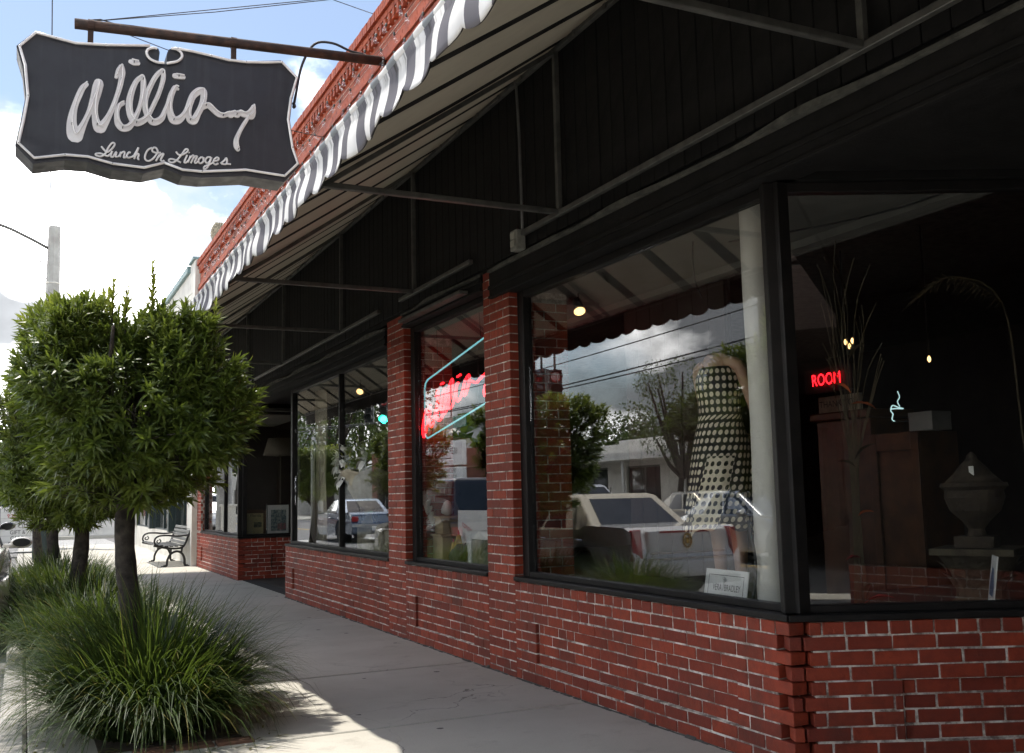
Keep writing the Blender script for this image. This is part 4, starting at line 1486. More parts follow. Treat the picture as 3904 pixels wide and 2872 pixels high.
def grass_mesh(seed, n, rx, ry, Lmin, Lmax, w=0.010):
    R_ = random.Random(seed)
    V, F, Y = [], [], []
    for i in range(n):
        a = R_.uniform(0, 2 * PI)
        q = math.sqrt(R_.random())
        bx, by = math.cos(a) * q * rx, math.sin(a) * q * ry
        out = Vector((math.cos(a) / max(rx, .01), math.sin(a) / max(ry, .01), 0)).normalized()
        az = math.atan2(out.y, out.x) + R_.gauss(0, 0.55)
        d = Vector((math.cos(az), math.sin(az), 0))
        L = R_.uniform(Lmin, Lmax) * (1 - 0.15 * q)
        lean0 = 0.10 + 0.55 * q + R_.gauss(0, 0.14)
        curl = R_.uniform(1.1, 2.6) * (0.55 + 0.6 * q)
        if R_.random() < 0.16:
            curl *= 0.3
        p = Vector((bx, by, 0))
        th = lean0
        N = 7
        o = len(V)
        s = Vector((-d.y, d.x, 0))
        ww = w * R_.uniform(0.7, 1.25)
        dry = R_.random() < 0.07
        for k in range(N + 1):
            u = k / N
            hw = ww * 0.5 * (1.0 - u ** 2.2) + 0.0006
            nn = Vector((-d.x * math.cos(th), -d.y * math.cos(th), math.sin(th))) * (hw * 0.35)
            V.append(tuple(p - s * hw + nn))
            V.append(tuple(p + s * hw + nn))
            yv = (0.75 if dry else 0.0) + max(0.0, u - 0.82) * (1.6 if R_.random() < 0.5 else 0) + (0.10 * R_.random() if k == 0 else 0)
            Y += [min(1, yv)] * 2
            st = L / N
            p = p + (d * math.sin(th) + Vector((0, 0, 1)) * math.cos(th)) * st
            if p.z < 0.006:
                p.z = 0.006 + R_.random() * .01
            th = min(th + curl * st / L * (0.5 + u), 2.75)
        for k in range(N):
            F.append((o + 2 * k, o + 2 * k + 1, o + 2 * k + 3, o + 2 * k + 2))
    me = bpy.data.meshes.new('blades')
    me.from_pydata(V, [], F)
    me.materials.append(MAT['grass'])
    at = me.attributes.new('tip_tint', 'FLOAT', 'POINT')
    at.data.foreach_set('value', Y)
    return me


gm = [grass_mesh(3, 5200, 0.40, 0.68, 0.52, 1.02), grass_mesh(4, 2600, 0.42, 0.8, 0.45, 0.85, 0.012)]
for (x, y, k, rz, lab) in ((0.72, 6.66, 0, 0.0, 'nearest big clump of arching dark green grass round the nearest tree trunk'),
                           (0.62, 9.6, 1, 0.6, 'grass clump behind the nearest clump, between the first two trees'),
                           (0.62, 12.0, 1, 2.0, 'grass clump round the foot of the second tree'),
                           (0.58, 14.6, 1, 4.0, 'grass clump beyond the second tree'),
                           (0.5, 17.3, 1, 5.1, 'farthest grass clump round the foot of the third tree')):
    g_ = thing('grass_clump', lab, 'ornamental grass', (x, y, 0.005), rz, group='grass clumps along the kerb')
    o = bpy.data.objects.new('blades', gm[k])
    COL.objects.link(o)
    o.parent = g_
    o['kind'] = 'stuff'

# planting bed: soil with a brick edge
bed = MB()
bed.box((0.40, 5.90, 0.001), (1.14, 18.2, 0.012))
bed_o = structure(bed.build('planting_bed', MAT['soil']))
bp = MB()
bp.cbox(Matrix.Identity(4), (0.2, 0.095, 0.05), 0.006)
bpm = None
spots = [(0.66 + i * 0.212, 5.80 + 0.01 * (i % 2), 0.0) for i in range(3)]
pave = simple('worn_paver', (0.24, 0.12, 0.075), (0.16, 0.09, 0.06), 18, 0.9, bmp=0.5)
for (x, y, rz) in spots:
    if bpm is None:
        o = bp.build('edging_brick', pave, bed_o)
        bpm = o.data
    else:
        o = bpy.data.objects.new('edging_brick', bpm)
        COL.objects.link(o)
        o.parent = bed_o
    o.location = (x, y, -0.007 + rnd.uniform(-.003, .003))
    o.rotation_euler = (0, 0, rz + rnd.uniform(-.03, .03))
# clippings and leaves lying on the bed and pavement
V, F, Y = [], [], []
R_ = random.Random(21)
for i in range(90):
    x, y = R_.uniform(0.0, 1.35), R_.uniform(5.5, 6.3)
    a = R_.uniform(0, 6.28)
    leaf(V, F, Y, Vector((x, y, 0.022 if 0.1 < x < 1.2 and y > 5.8 else 0.004)), Vector((math.cos(a), math.sin(a), 0.02)), Vector((0, 0, 1)), R_.uniform(0.05, 0.10), 0.012, R_.uniform(0.4, 1), 0.0)
me = bpy.data.meshes.new('leaf_litter')
me.from_pydata(V, [], F)
me.materials.append(MAT['grass'])
o = bpy.data.objects.new('leaf_litter', me)
COL.objects.link(o)
o['kind'] = 'stuff'
o['label'] = 'dry fallen leaves at the foot of the nearest grass clump'
o['category'] = 'leaves'
add_attr(o, Y)
# ------------------------------------------------------------------ bench
bench = thing('park_bench', 'black cast-metal bench with slatted seat in front of the white building', 'bench', (2.80, 21.95, 0))
XB = lambda x: x - 2.80
for yy in (0.06, 2.30):
    mb = MB()
    # end casting: two S legs, seat rail, back upright, scrolled arm
    mb.tube([(XB(x), yy, z) for x, z in spline([(2.64, 0.015), (2.70, 0.03), (2.715, 0.14), (2.78, 0.26), (2.90, 0.31), (3.0, 0.26), (3.05, 0.15), (3.06, 0.03), (3.12, 0.015)], 5)], 0.024, 8)
    mb.tube([(XB(x), yy, z) for x, z in spline([(2.44, 0.44), (2.60, 0.40), (2.80, 0.37), (2.98, 0.38), (3.06, 0.46), (3.12, 0.62), (3.19, 0.80)], 5)], 0.022, 8)
    mb.tube([(XB(x), yy, z) for x, z in spline([(2.55, 0.42), (2.46, 0.48), (2.47, 0.58), (2.55, 0.635), (2.70, 0.64), (2.90, 0.62), (3.05, 0.63), (3.13, 0.65)], 5)], 0.019, 8)
    mb.tube([(XB(x), yy, z) for x, z in spline([(2.53, 0.55), (2.50, 0.52), (2.54, 0.49), (2.58, 0.53), (2.55, 0.57)], 5)], 0.012, 6)
    mb.tube([(XB(x), yy, z) for x, z in ((2.78, 0.28), (2.78, 0.38))], 0.02, 8)
    mb.tube([(XB(x), yy, z) for x, z in ((2.99, 0.28), (3.0, 0.38))], 0.02, 8)
    for x in (2.64, 3.11):
        mb.box((XB(x) - 0.05, yy - 0.03, 0), (XB(x) + 0.05, yy + 0.03, 0.018))
    mb.build('end_frame', MAT['black_metal'], bench, smooth=True)
for i in range(6):
    u = i / 5
    x, z = 2.45 + 0.5 * u, 0.445 - 0.045 * math.sin(u * 2.4)
    boxpart('slat', (XB(x), 0.03, z), (XB(x) + 0.075, 2.33, z + 0.022), MAT['black_metal'], bench, bevel=0.005)
for i in range(5):
    z = 0.47 + 0.078 * i
    x = 3.055 + 0.028 * i
    mb = MB()
    mb.cbox(Matrix.Translation((XB(x), 1.18, z)) @ Matrix.Rotation(0.33, 4, 'Y'), (0.022, 2.3, 0.06), 0.005)
    mb.build('slat', MAT['black_metal'], bench)

# ------------------------------------------------------------------ white neighbour building
nb = thing('white_building', 'white stucco shop building beyond the brick storefront with dark green window frames', 'building', (0, 0, 0))
mb = MB()
mb.box((3.15, 21.78, 0), (3.6, 22.45, 6.45))
mb.box((3.15, 22.46, 3.1), (3.6, 34.5, 6.30))
mb.box((3.25, 22.46, 0), (3.6, 34.5, 0.62))
mb.box((3.15, 34.0, 0.62), (3.6, 34.5, 3.1))
mb.box((3.61, 21.78, 0), (15, 22.0, 6.3))
mb.box((3.61, 34.3, 0), (15, 34.5, 6.3))
mb.box((3.61, 22.0, 5.6), (15, 34.3, 5.8))
mb.build('wall', MAT['white_paint'], nb)
mb = MB()
mb.box((3.10, 21.76, 6.451), (3.65, 22.47, 6.50))
mb.box((3.08, 22.47, 6.301), (3.66, 34.6, 6.44))
mb.build('coping', MAT['tin'], nb)
for (y0, y1) in ((22.46, 25.2), (25.5, 29.2), (29.5, 33.9)):
    window((3.24, 22.46), (0, 1), y0 - 22.46, y1 - 22.46, 0.62, 3.1, fw=0.08, mull=((y0 + y1) / 2 - 22.46,), rec=0.02, fm='green_frame', owner=nb, sill=False)
for y in (25.35, 29.35):
    boxpart('post', (3.12, y - 0.14, 0.62), (3.4, y + 0.14, 3.1), MAT['green_frame'], nb)
boxpart('inner_wall', (5.5, 22.1, 0), (5.6, 34.2, 5.5), MAT['dark_wall'], nb)

# ------------------------------------------------------------------ street lamp pole
lp = thing('lamp_pole', 'pale concrete street lamp pole rising behind the clipped trees', 'street lamp', (0.645, 34.8, 0))
mb = MB()
mb.tube([(0, 0, 0), (0, 0, 10.22)], [0.27, 0.188], 8)
mb.build('pole', MAT['pole_concrete'], lp)
tubepart('lamp_arm', spline([(-0.17, 0, 9.5), (-0.87, 0, 9.85), (-1.57, 0, 10.13), (-2.8, 0, 10.38), (-4.2, 0, 10.48)], 4), 0.05, MAT['grey_steel'], lp)
mb = MB()
mb.lathe([(0.03, 0.0), (0.20, -0.05), (0.24, -0.17), (0.09, -0.27)], (-4.5, 0, 10.55), 14, sx=2.2)
mb.build('lamp_head', MAT['grey_steel'], lp, smooth=True)
tubepart('band', [(0.196 * math.cos(k * PI / 8), 0.196 * math.sin(k * PI / 8), 8.36) for k in range(16)], 0.022, MAT['white_paint'], lp, 5, closed=True)
tubepart('service_wire', spline([(-0.2, 0, 9.3), (-0.38, 0, 9.05), (-0.3, 0, 8.6), (-0.17, 0, 8.5)], 4), 0.014, MAT['wire'], lp, 5)
w_ = tubepart('service_cable', [(0.4, 34.8, 9.05), (-8, 35.5, 8.5), (-14, 36.0, 8.9)], 0.014, MAT['wire'], None, 5)
tag(w_, 'thin service cable leaving the concrete lamp pole to the left', 'cable')
w_ = tubepart('down_wire', [(0.10, 34.8, 29.5), (0.52, 34.8, 10.2)], 0.02, MAT['wire'], None, 5)
tag(w_, 'thin wire hanging straight down behind the sign to the lamp pole', 'cable')

# ------------------------------------------------------------------ letter board at the corner
ls = thing('letter_board', 'white changeable letter board with black and red letters at the pavement edge', 'sign', (-0.06, 31.9, 0))
boxpart('panel', (-0.5, 0.0, 0.13), (0.36, 0.05, 1.30), MAT['paper'], ls)
mb = MB()
mb.box((0.361, -0.02, 0), (0.43, 0.07, 1.02))
mb.box((-0.57, -0.02, 0), (-0.501, 0.07, 1.02))
mb.box((-0.58, -0.2, 0), (0.44, 0.25, 0.03))
mb.build('stand', MAT['black_metal'], ls)
for txt, z, mk in (('NOW OPEN', 1.20, 'ink'), ('9:30 TO 6', 1.03, 'red_ink'), ('*', 0.88, 'ink'), ("DADE CITY'S", 0.74, 'ink'), ('GIFT &', 0.57, 'ink'), ('CARD', 0.41, 'ink'), ('SHOPPE', 0.25, 'ink')):
    text(txt, 0.155, MAT[mk], ls, (-0.05, -0.004, z), (PI / 2, 0, 0), sx=0.86)
for i in range(8):
    boxpart('letter_rail', (-0.495, -0.006, 0.15 + i * 0.163), (0.355, -0.001, 0.156 + i * 0.163), MAT['grey_ink'], ls)

# stucco pier beside the letter board
pier = MB()
pier.box((0.55, 33.2, 0), (0.95, 33.6, 1.15))
pier.box((0.5, 33.15, 1.151), (1.0, 33.65, 1.22))
tag(pier.build('gate_pier', MAT['white_paint'], bevel=0.01), 'cream stucco pier standing right of the letter board', 'pier')

# ------------------------------------------------------------------ cars
WH = {}


def wheel(parent, x, y, r=0.33, side=1, spoke='silver'):
    w = MB()
    w.lathe([(r * 0.62, -0.11), (r * 0.93, -0.11), (r, -0.07), (r, 0.07), (r * 0.93, 0.11), (r * 0.62, 0.11)], (x, y, r), 26, axis='x')
    t_ = w.build('wheel', MAT['rubber'], parent, smooth=True)
    q = MB()
    q.lathe([(r * 0.63, 0.085 * side), (r * 0.6, 0.10 * side), (r * 0.55, 0.07 * side), (r * 0.2, 0.085 * side), (r * 0.1, 0.11 * side)], (x, y, r), 22, axis='x')
    for k in range(9):
        a = 2 * PI * k / 9
        c = Vector((x + 0.10 * side, y + math.cos(a) * r * 0.37, r + math.sin(a) * r * 0.37))
        q.cbox(Matrix.Translation(c) @ Matrix.Rotation(a, 4, 'X'), (0.02, r * 0.42, r * 0.13), 0.005)
    q.build('rim', MAT['chrome'], t_)


def make_car(name, label, loc, rz, paint, W=1.86, L=5.2, belt=0.92, roofz=1.42, deck=0.98, hood=0.93, roof=None, kind='sedan', tail='tall', group=None, detail=True):
    """car along +y, rear at y=0, right side at +x"""
    T = thing(name, label, 'car', loc, rz, group)
    w = W / 2
    r = 0.33
    yr, yf = 1.18, L - 1.02

    def arc(yc, n=9):
        return [(yc + 0.41 * math.cos(PI * k / n), r + 0.41 * math.sin(PI * k / n) * 1.0) for k in range(n + 1)]
    rear_top = belt if kind != 'sedan' else deck
    out = [(0.06, 0.28), (0.0, 0.42), (0.0, 0.62), (0.06, 0.70), (0.09, rear_top - 0.06), (0.20, rear_top)]
    if kind == 'sedan':
        out += [(1.12, deck + 0.02)]
    out += [(1.3, belt + 0.02), (L - 1.75, belt), (L - 1.55, hood + 0.01), (L - 0.5, hood - 0.08), (L - 0.12, hood - 0.2), (L - 0.02, 0.62), (L, 0.48), (L - 0.04, 0.3)]
    out += arc(yf) + [(yf - 0.5, 0.22), (yr + 0.5, 0.22)] + arc(yr)

    def half(y, z):
        k = 1.0
        if y < 0.5:
            k -= 0.12 * ((0.5 - y) / 0.5) ** 2
        if y > L - 0.9:
            k -= 0.16 * ((y - L + 0.9) / 0.9) ** 2
        k -= 0.05 * max(0, (z - 0.62) / 0.4) + 0.05 * max(0, (0.45 - z) / 0.3)
        return w * k
    # cross bands so that sides curve
    n = len(out)
    mb = MB()
    V = [(half(y, z), y, z) for y, z in out] + [(-half(y, z), y, z) for y, z in out]
    mb.add(V, [tuple(range(n)), tuple(range(2 * n - 1, n - 1, -1))])
    mb.add(V, [(i, n + i, n + (i + 1) % n, (i + 1) % n) for i in range(n)])
    mb.build('body', paint, T, bevel=0.045, segs=3)
    # cabin
    if kind == 'sedan':
        b0, b1, t0, t1 = 0.98, L - 1.62, 1.72, L - 2.62
    else:
        b0, b1, t0, t1 = 0.10, L - 1.45, 0.38, L - 2.35
    bw, tw = w * 0.93, w * 0.72
    base = belt - 0.02

    def cab(u, v, s):
        """u along 0..1, v up 0..1"""
        y = (b0 + (b1 - b0) * u) * (1 - v) + (t0 + (t1 - t0) * u) * v
        z = base + (roofz - base) * v
        x = (bw + (tw - bw) * v) * (1 - 0.10 * max(0, u - .8) * 5 - 0.07 * max(0, 0.15 - u) * 6)
        return Vector((s * x, y, z))
    rp = roof or paint
    mb = MB()
    us = (0, 0.05, 0.3, 0.6, 0.92, 1.0)
    ring = lambda v: [cab(u, v, 1) for u in us] + [cab(u, v, -1) for u in us[::-1]]
    R0, R1 = ring(0), ring(0.94)
    top = [Vector((p.x * 0.86, p.y * 0.96 + (t0 + t1) / 2 * 0.04, roofz)) for p in ring(1.0)]
    k = len(R0)
    mb.add(R0 + R1 + top, [(i, (i + 1) % k, k + (i + 1) % k, k + i) for i in range(k)] + [(k + i, k + (i + 1) % k, 2 * k + (i + 1) % k, 2 * k + i) for i in range(k)] + [tuple(range(2 * k, 3 * k))])
    rf = mb.build('roof', rp, T, bevel=0.03, segs=3)
    # glass panels, a little proud of the cabin
    def panel(name, pts, push):
        q = MB()
        P = [p + push for p in pts]
        q.add([tuple(p) for p in P] + [tuple(p - push * 1.6) for p in P], [tuple(range(len(P))), tuple(range(2 * len(P) - 1, len(P) - 1, -1))] + [(i, (i + 1) % len(P), len(P) + (i + 1) % len(P), len(P) + i) for i in range(len(P))])
        return q.build(name, MAT['car_glass'], rf)
    for s in (1, -1):
        px = Vector((0.006 * s, 0, 0.002))
        if kind == 'sedan':
            seg = ((0.28, 0.55), (0.58, 0.93))
        else:
            seg = ((0.06, 0.30), (0.33, 0.60), (0.63, 0.93))
        for (u0, u1) in seg:
            panel('side_window', [cab(u0, 0.10, s), cab(u1, 0.10, s), cab(u1 - 0.02, 0.86, s), cab(u0 + 0.03, 0.86, s)], px)
    rl, rr = cab(0, 0.08, -1), cab(0, 0.08, 1)
    panel('rear_window', [rl.lerp(rr, 0.09), rl.lerp(rr, 0.91), cab(0, 0.86, -1).lerp(cab(0, 0.86, 1), 0.9), cab(0, 0.86, -1).lerp(cab(0, 0.86, 1), 0.1)], Vector((0, -0.006, 0.004)))
    fl_, fr_ = cab(1, 0.06, -1), cab(1, 0.06, 1)
    panel('windscreen', [fl_.lerp(fr_, 0.06), fl_.lerp(fr_, 0.94), cab(1, 0.88, -1).lerp(cab(1, 0.88, 1), 0.93), cab(1, 0.88, -1).lerp(cab(1, 0.88, 1), 0.07)], Vector((0, 0.006, 0.004)))
    for s in (1, -1):
        for y in (yr, yf):
            wheel(T, s * (w - 0.13), y, r, s)
        # arch liners
        for y in (yr, yf):
            q = MB()
            q.lathe([(0.40, -0.05), (0.40, 0.05)], (s * (w - 0.30), y, r), 20, axis='x')
            q.build('wheel_well', MAT['rubber'], T)
        q = MB()
        ym = L - 1.95
        q.lathe([(0.03, -0.05), (0.085, -0.045), (0.10, 0.0), (0.07, 0.05), (0.02, 0.07)], (s * (w + 0.10), ym, belt + 0.06), 14, axis='y', sx=1.25, sy=0.72)
        q.box((min(s * (w - 0.1), s * (w + 0.05)), ym - 0.03, belt), (max(s * (w - 0.1), s * (w + 0.05)), ym + 0.03, belt + 0.05))
        mi = q.build('door_mirror', [paint], T, smooth=True)
        q = MB()
        q.lathe([(0.085, -0.054), (0.085, -0.050)], (s * (w + 0.10), ym, belt + 0.06), 14, axis='y', sx=1.2, sy=0.62)
        q.build('mirror_glass', MAT['black_metal'], mi)
        for y in (L - 2.9, L - 1.95 - 2.0):
            q = MB()
            hx = half(y, 0.80) + 0.003
            q.cbox(Matrix.Translation((s * hx, y, 0.80)), (0.02, 0.17, 0.025), 0.006)
            q.build('door_handle', MAT['chrome'], T)
    # lamps
    for s in (1, -1):
        q = MB()
        if tail == 'tall':
            x0 = s * half(0.05, 0.7)
            q.add([(x0 - s * 0.13, -0.006, 0.60), (x0 + s * .006, 0.03, 0.56), (x0 - s * .012, 0.08, deck - 0.03), (x0 - s * 0.15, 0.06, deck - 0.02),
                   (x0 - s * 0.13, 0.12, 0.60), (x0 + s * .006, 0.22, 0.56), (x0 - s * .012, 0.26, deck - 0.03), (x0 - s * 0.15, 0.2, deck - 0.02)],
                  [(0, 1, 2, 3), (4, 7, 6, 5), (0, 4, 5, 1), (1, 5, 6, 2), (2, 6, 7, 3), (3, 7, 4, 0)])
        else:
            x0 = s * half(0.05, 0.75)
            a_, b_ = sorted((x0 - s * 0.22, x0 - s * 0.01))
            q.box((a_, -0.004, 0.70), (b_, 0.14, 0.86))
        q.build('tail_light', MAT['tail_red'], T, bevel=0.012)
        q = MB()
        x0 = s * half(L - 0.1, 0.65)
        a_, b_ = sorted((x0 - s * 0.28, x0 - s * 0.02))
        q.box((a_, L - 0.16, 0.60), (b_, L - 0.035, 0.72))
        q.build('headlight', MAT['bulb_off'], T, bevel=0.02)
    bpw = half(0, 0.5)
    boxpart('rear_bumper', (-bpw + 0.02, -0.05, 0.34), (bpw - 0.02, 0.10, 0.56), paint, T, bevel=0.04)
    boxpart('bumper_strip', (-bpw + 0.12, -0.018, 0.575), (bpw - 0.12, 0.05, 0.60), MAT['chrome'], T, bevel=0.005)
    boxpart('number_plate', (-0.17, -0.056, 0.40), (0.17, -0.045, 0.54), MAT['paper'], T, bevel=0.004)
    if detail:
        boxpart('boot_lid', (-0.60, 0.028, 0.635), (0.60, 0.16, deck - 0.04), paint, T, bevel=0.025)
        boxpart('boot_strip', (-0.58, 0.014, 0.642), (0.58, 0.03, 0.665), MAT['chrome'], T)
        boxpart('lower_valance', (-0.80, -0.02, 0.24), (0.80, 0.12, 0.335), MAT['rubber'], T)
        boxpart('high_brake_light', (-0.42, 0.02, deck - 0.075), (0.42, 0.10, deck - 0.05), MAT['tail_red'], T)
        q = MB()
        pts = [(0.075 * math.cos(a) * 0.8, 0.018, 0.80 + 0.085 * math.sin(a)) for a in [2 * PI * i / 20 for i in range(20)]]
        q.tube(pts, 0.012, 6, closed=True)
        q.cbox(Matrix.Translation((0, 0.022, 0.80)), (0.06, 0.02, 0.07), 0.006)
        q.build('boot_badge', MAT['gold'], T)
        tubepart('aerial', [(0, 1.9, roofz), (0, 1.87, roofz + 0.09)], 0.008, MAT['black_metal'], T)
    return T


P_cream = car_paint('pearl_white_paint', (0.80, 0.78, 0.73), 0.0)
P_vinyl = simple('cream_vinyl_roof', (0.62, 0.56, 0.44), (0.55, 0.49, 0.38), 30, 0.6, bmp=0.2)
P_white = car_paint('white_paint', (0.72, 0.72, 0.72))
P_silver = car_paint('silver_paint', (0.45, 0.46, 0.47), 0.5)
P_dark = car_paint('dark_paint', (0.03, 0.03, 0.035))
P_blue = car_paint('blue_grey_paint', (0.10, 0.14, 0.20), 0.4)
P_beige = car_paint('beige_paint', (0.50, 0.44, 0.33), 0.4)
make_car('parked_car', 'pearl white sedan with cream vinyl roof parked at the kerb, reflected in the corner window', (-1.03, 10.85, -0.12), 0, P_cream, roof=P_vinyl)
make_car('parked_car', 'black van-like car parked at the kerb beyond the white sedan', (-1.25, 17.4, -0.12), 0, P_dark, W=1.85, L=4.7, belt=1.02, roofz=1.78, kind='suv', tail='low', detail=False)
make_car('parked_car', 'silver sedan crossing the far lane, reflected behind the white sedan', (-7.0, 19.2, -0.12), PI, P_silver, tail='low', detail=False)
make_car('parked_car', 'white pickup-size car far down the street', (-3.0, 60.0, -0.12), 0, P_white, W=1.95, belt=1.05, roofz=1.85, kind='suv', tail='low', detail=False)
make_car('parked_car', 'dark blue sedan waiting near the crossing, reflected in the urn window', (-3.6, 31.5, -0.12), 0, P_blue, tail='low', detail=False)
make_car('parked_car', 'white sedan parked at the kerb past the side street', (-1.25, 49.0, -0.12), 0, P_white, tail='low', detail=False)
make_car('parked_car', 'silver car parked at the kerb farther past the side street', (-1.25, 56.0, -0.12), 0, P_silver, W=1.85, L=4.6, belt=1.0, roofz=1.7, kind='suv', tail='low', detail=False)
make_car('parked_car', 'beige sedan parked across the street', (-10.1, 25.0, -0.12), PI, P_beige, tail='low', detail=False)
make_car('parked_car', 'white car parked across the street near the low white building', (-10.1, 31.5, -0.12), PI, P_white, W=1.9, L=4.8, belt=1.02, roofz=1.72, kind='suv', tail='low', detail=False)
make_car('parked_car', 'dark sedan parked across the street behind the camera', (-10.1, 12.5, -0.12), PI, P_dark, tail='low', detail=False)

# ------------------------------------------------------------------ mannequin in a polka-dot dress
mq = thing('mannequin', 'mannequin in a black dress with cream polka dots and black heels in the corner window', 'mannequin', (3.76, 4.89, 0.66))
# figure faces the street (-x), slightly turned
mq.rotation_euler = (0, 0, 0.35)
me = bpy.data.meshes.new('figure')
J = {'pel': (0, 0, 0.98, .10, .09), 'waist': (0, 0, 1.12, .075, .07), 'chest': (0, 0, 1.28, .085, .075), 'shc': (0, 0, 1.41, .062, .055), 'neck': (-.01, 0, 1.485, .046, .048),
     'sl': (0, -.15, 1.40, .048, .045), 'el': (.03, -.225, 1.12, .038, .036), 'wl': (-.02, -.265, .88, .027, .024), 'sr': (0, .145, 1.39, .045, .045), 'er': (.13, .19, 1.15, .036, .034), 'wr': (.18, .06, 1.0, .026, .024),
     'hl': (0, -.085, .93, .095, .09), 'kl': (-.02, -.085, .52, .055, .055), 'cl': (.02, -.085, .36, .052, .05), 'al': (.02, -.085, .115, .033, .034), 'tl': (-.10, -.085, .045, .036, .022),
     'hr': (0, .085, .93, .095, .09), 'kr': (.0, .075, .52, .055, .055), 'cr': (.05, .075, .36, .052, .05), 'ar': (.05, .07, .115, .033, .034), 'tr': (-.07, .085, .045, .036, .022),
     'pl': (-.035, -.272, .83, .030, .018), 'pr': (.185, .01, .975, .028, .018)}
for s, y in (('l', -1), ('r', 1)):
    for k in range(4):
        J[f'f{s}{k}'] = (-.065 + .022 * k, y * (.275 + .002 * k), .765, .009, .009)
        J[f'g{s}{k}'] = (-.062 + .020 * k, y * (.262 + .002 * k), .70 + .008 * abs(k - 1.4), .0075, .0075)
    J[f'h{s}'] = (-.085, y * .268, .80, .010, .010)
    J[f'i{s}'] = (-.098, y * .258, .755, .008, .008)
for k in range(4):      # the other hand rests behind the back
    J[f'fr{k}'] = (.185, -.045, .99 - .021 * k, .009, .009)
    J[f'gr{k}'] = (.175, -.10 + .008 * abs(k - 1.4), .985 - .020 * k, .0075, .0075)
J['ir'] = (.175, -.02, 1.03, .008, .008)
E_ = [('pel', 'waist'), ('waist', 'chest'), ('chest', 'shc'), ('shc', 'neck')]
for s in 'lr':
    E_ += [('shc', 's' + s), ('s' + s, 'e' + s), ('e' + s, 'w' + s), ('w' + s, 'p' + s), ('pel', 'h' + s + 'x'), ]
E_ = [e for e in E_ if not e[1].endswith('x')]
J['thl'], J['thr'] = (0, -.08, .90, .075, .075), (0, .08, .90, .075, .075)
for s in 'lr':
    E_ += [('pel', 'th' + s), ('th' + s, 'k' + s), ('k' + s, 'c' + s), ('c' + s, 'a' + s), ('a' + s, 't' + s), ('p' + s, 'h' + s if False else 'i' + s)]
    for k in range(4):
        E_ += [('p' + s, f'f{s}{k}'), (f'f{s}{k}', f'g{s}{k}')]
used = sorted({n_ for e in E_ for n_ in e})
ix = {n_: i for i, n_ in enumerate(used)}
me.from_pydata([J[n_][:3] for n_ in used], [(ix[a], ix[b_]) for a, b_ in E_], [])
me.materials.append(MAT['skin'])
fig = bpy.data.objects.new('figure', me)
COL.objects.link(fig)
fig.parent = mq
sk = fig.modifiers.new('skin', 'SKIN')
if not me.skin_vertices:
    with bpy.context.temp_override(object=fig, active_object=fig):
        try:
            bpy.ops.mesh.customdata_skin_add()
        except Exception:
            pass
if me.skin_vertices:
    for n_ in used:
        sv = me.skin_vertices[0].data[ix[n_]]
        sv.radius = J[n_][3:5]
        sv.use_root = n_ == 'pel'
sk.use_smooth_shade = True
fig.modifiers.new('sub', 'SUBSURF').render_levels = 2
# dress
R_ = random.Random(2)
V, F, UV = [], [], []
prof = [(1.385, .125, .098), (1.33, .155, .120), (1.26, .158, .126), (1.18, .144, .118), (1.11, .142, .116), (1.04, .156, .130), (.95, .185, .15), (.85, .20, .17), (.72, .22, .185), (.58, .24, .205), (.47, .255, .22), (.405, .262, .225)]
NS = 72
for j, (z, ry, rx) in enumerate(prof):
    u = max(0, (1.05 - z) / 0.65)
    for k in range(NS):
        a = 2 * PI * k / NS
        fold = 1 + 0.075 * u * math.sin(a * 9 + 1.2 * u) + 0.045 * u * math.sin(a * 5 + 2)
        zz = z + (0.03 * math.sin(a * 2 + 0.6) + 0.012 * math.sin(a * 9)) * (u > 0.98)
        V.append((rx * 0.94 * fold * math.cos(a), ry * 0.88 * fold * math.sin(a), zz))
        UV.append((a * (0.16 if z > 1.05 else 0.19 + 0.06 * u), z))
for j in range(len(prof) - 1):
    for k in range(NS):
        F.append((j * NS + k, j * NS + (k + 1) % NS, (j + 1) * NS + (k + 1) % NS, (j + 1) * NS + k))
dm_ = bpy.data.meshes.new('dress')
dm_.from_pydata(V, [], F)
uvl = dm_.uv_layers.new(name='cloth')
for p in dm_.polygons:
    for li, vi in zip(p.loop_indices, p.vertices):
        u_, v_ = UV[vi]
        if vi % NS == 0 and max(q % NS for q in p.vertices) == NS - 1:
            u_ = UV[vi][0] + 2 * PI * (UV[vi + 1][0] / (2 * PI / NS))
        uvl.data[li].uv = (u_, v_)
dm_.polygons.foreach_set('use_smooth', [True] * len(dm_.polygons))
m, t, b = newmat('polka_dot_fabric')
uvn = t.nodes.new('ShaderNodeUVMap')
sx_ = t.nodes.new('ShaderNodeSeparateXYZ')
t.links.new(uvn.outputs[0], sx_.inputs[0])
DP = 0.046
gu = nmath(t, 'SUBTRACT', nmath(t, 'FRACT', nmath(t, 'DIVIDE', sx_.outputs['X'], DP)), 0.5)
gv = nmath(t, 'SUBTRACT', nmath(t, 'FRACT', nmath(t, 'DIVIDE', sx_.outputs['Y'], DP)), 0.5)
rad = nmath(t, 'SQRT', nmath(t, 'ADD', nmath(t, 'MULTIPLY', gu, gu), nmath(t, 'MULTIPLY', gv, gv)))
dot = nmath(t, 'LESS_THAN', rad, 0.33)
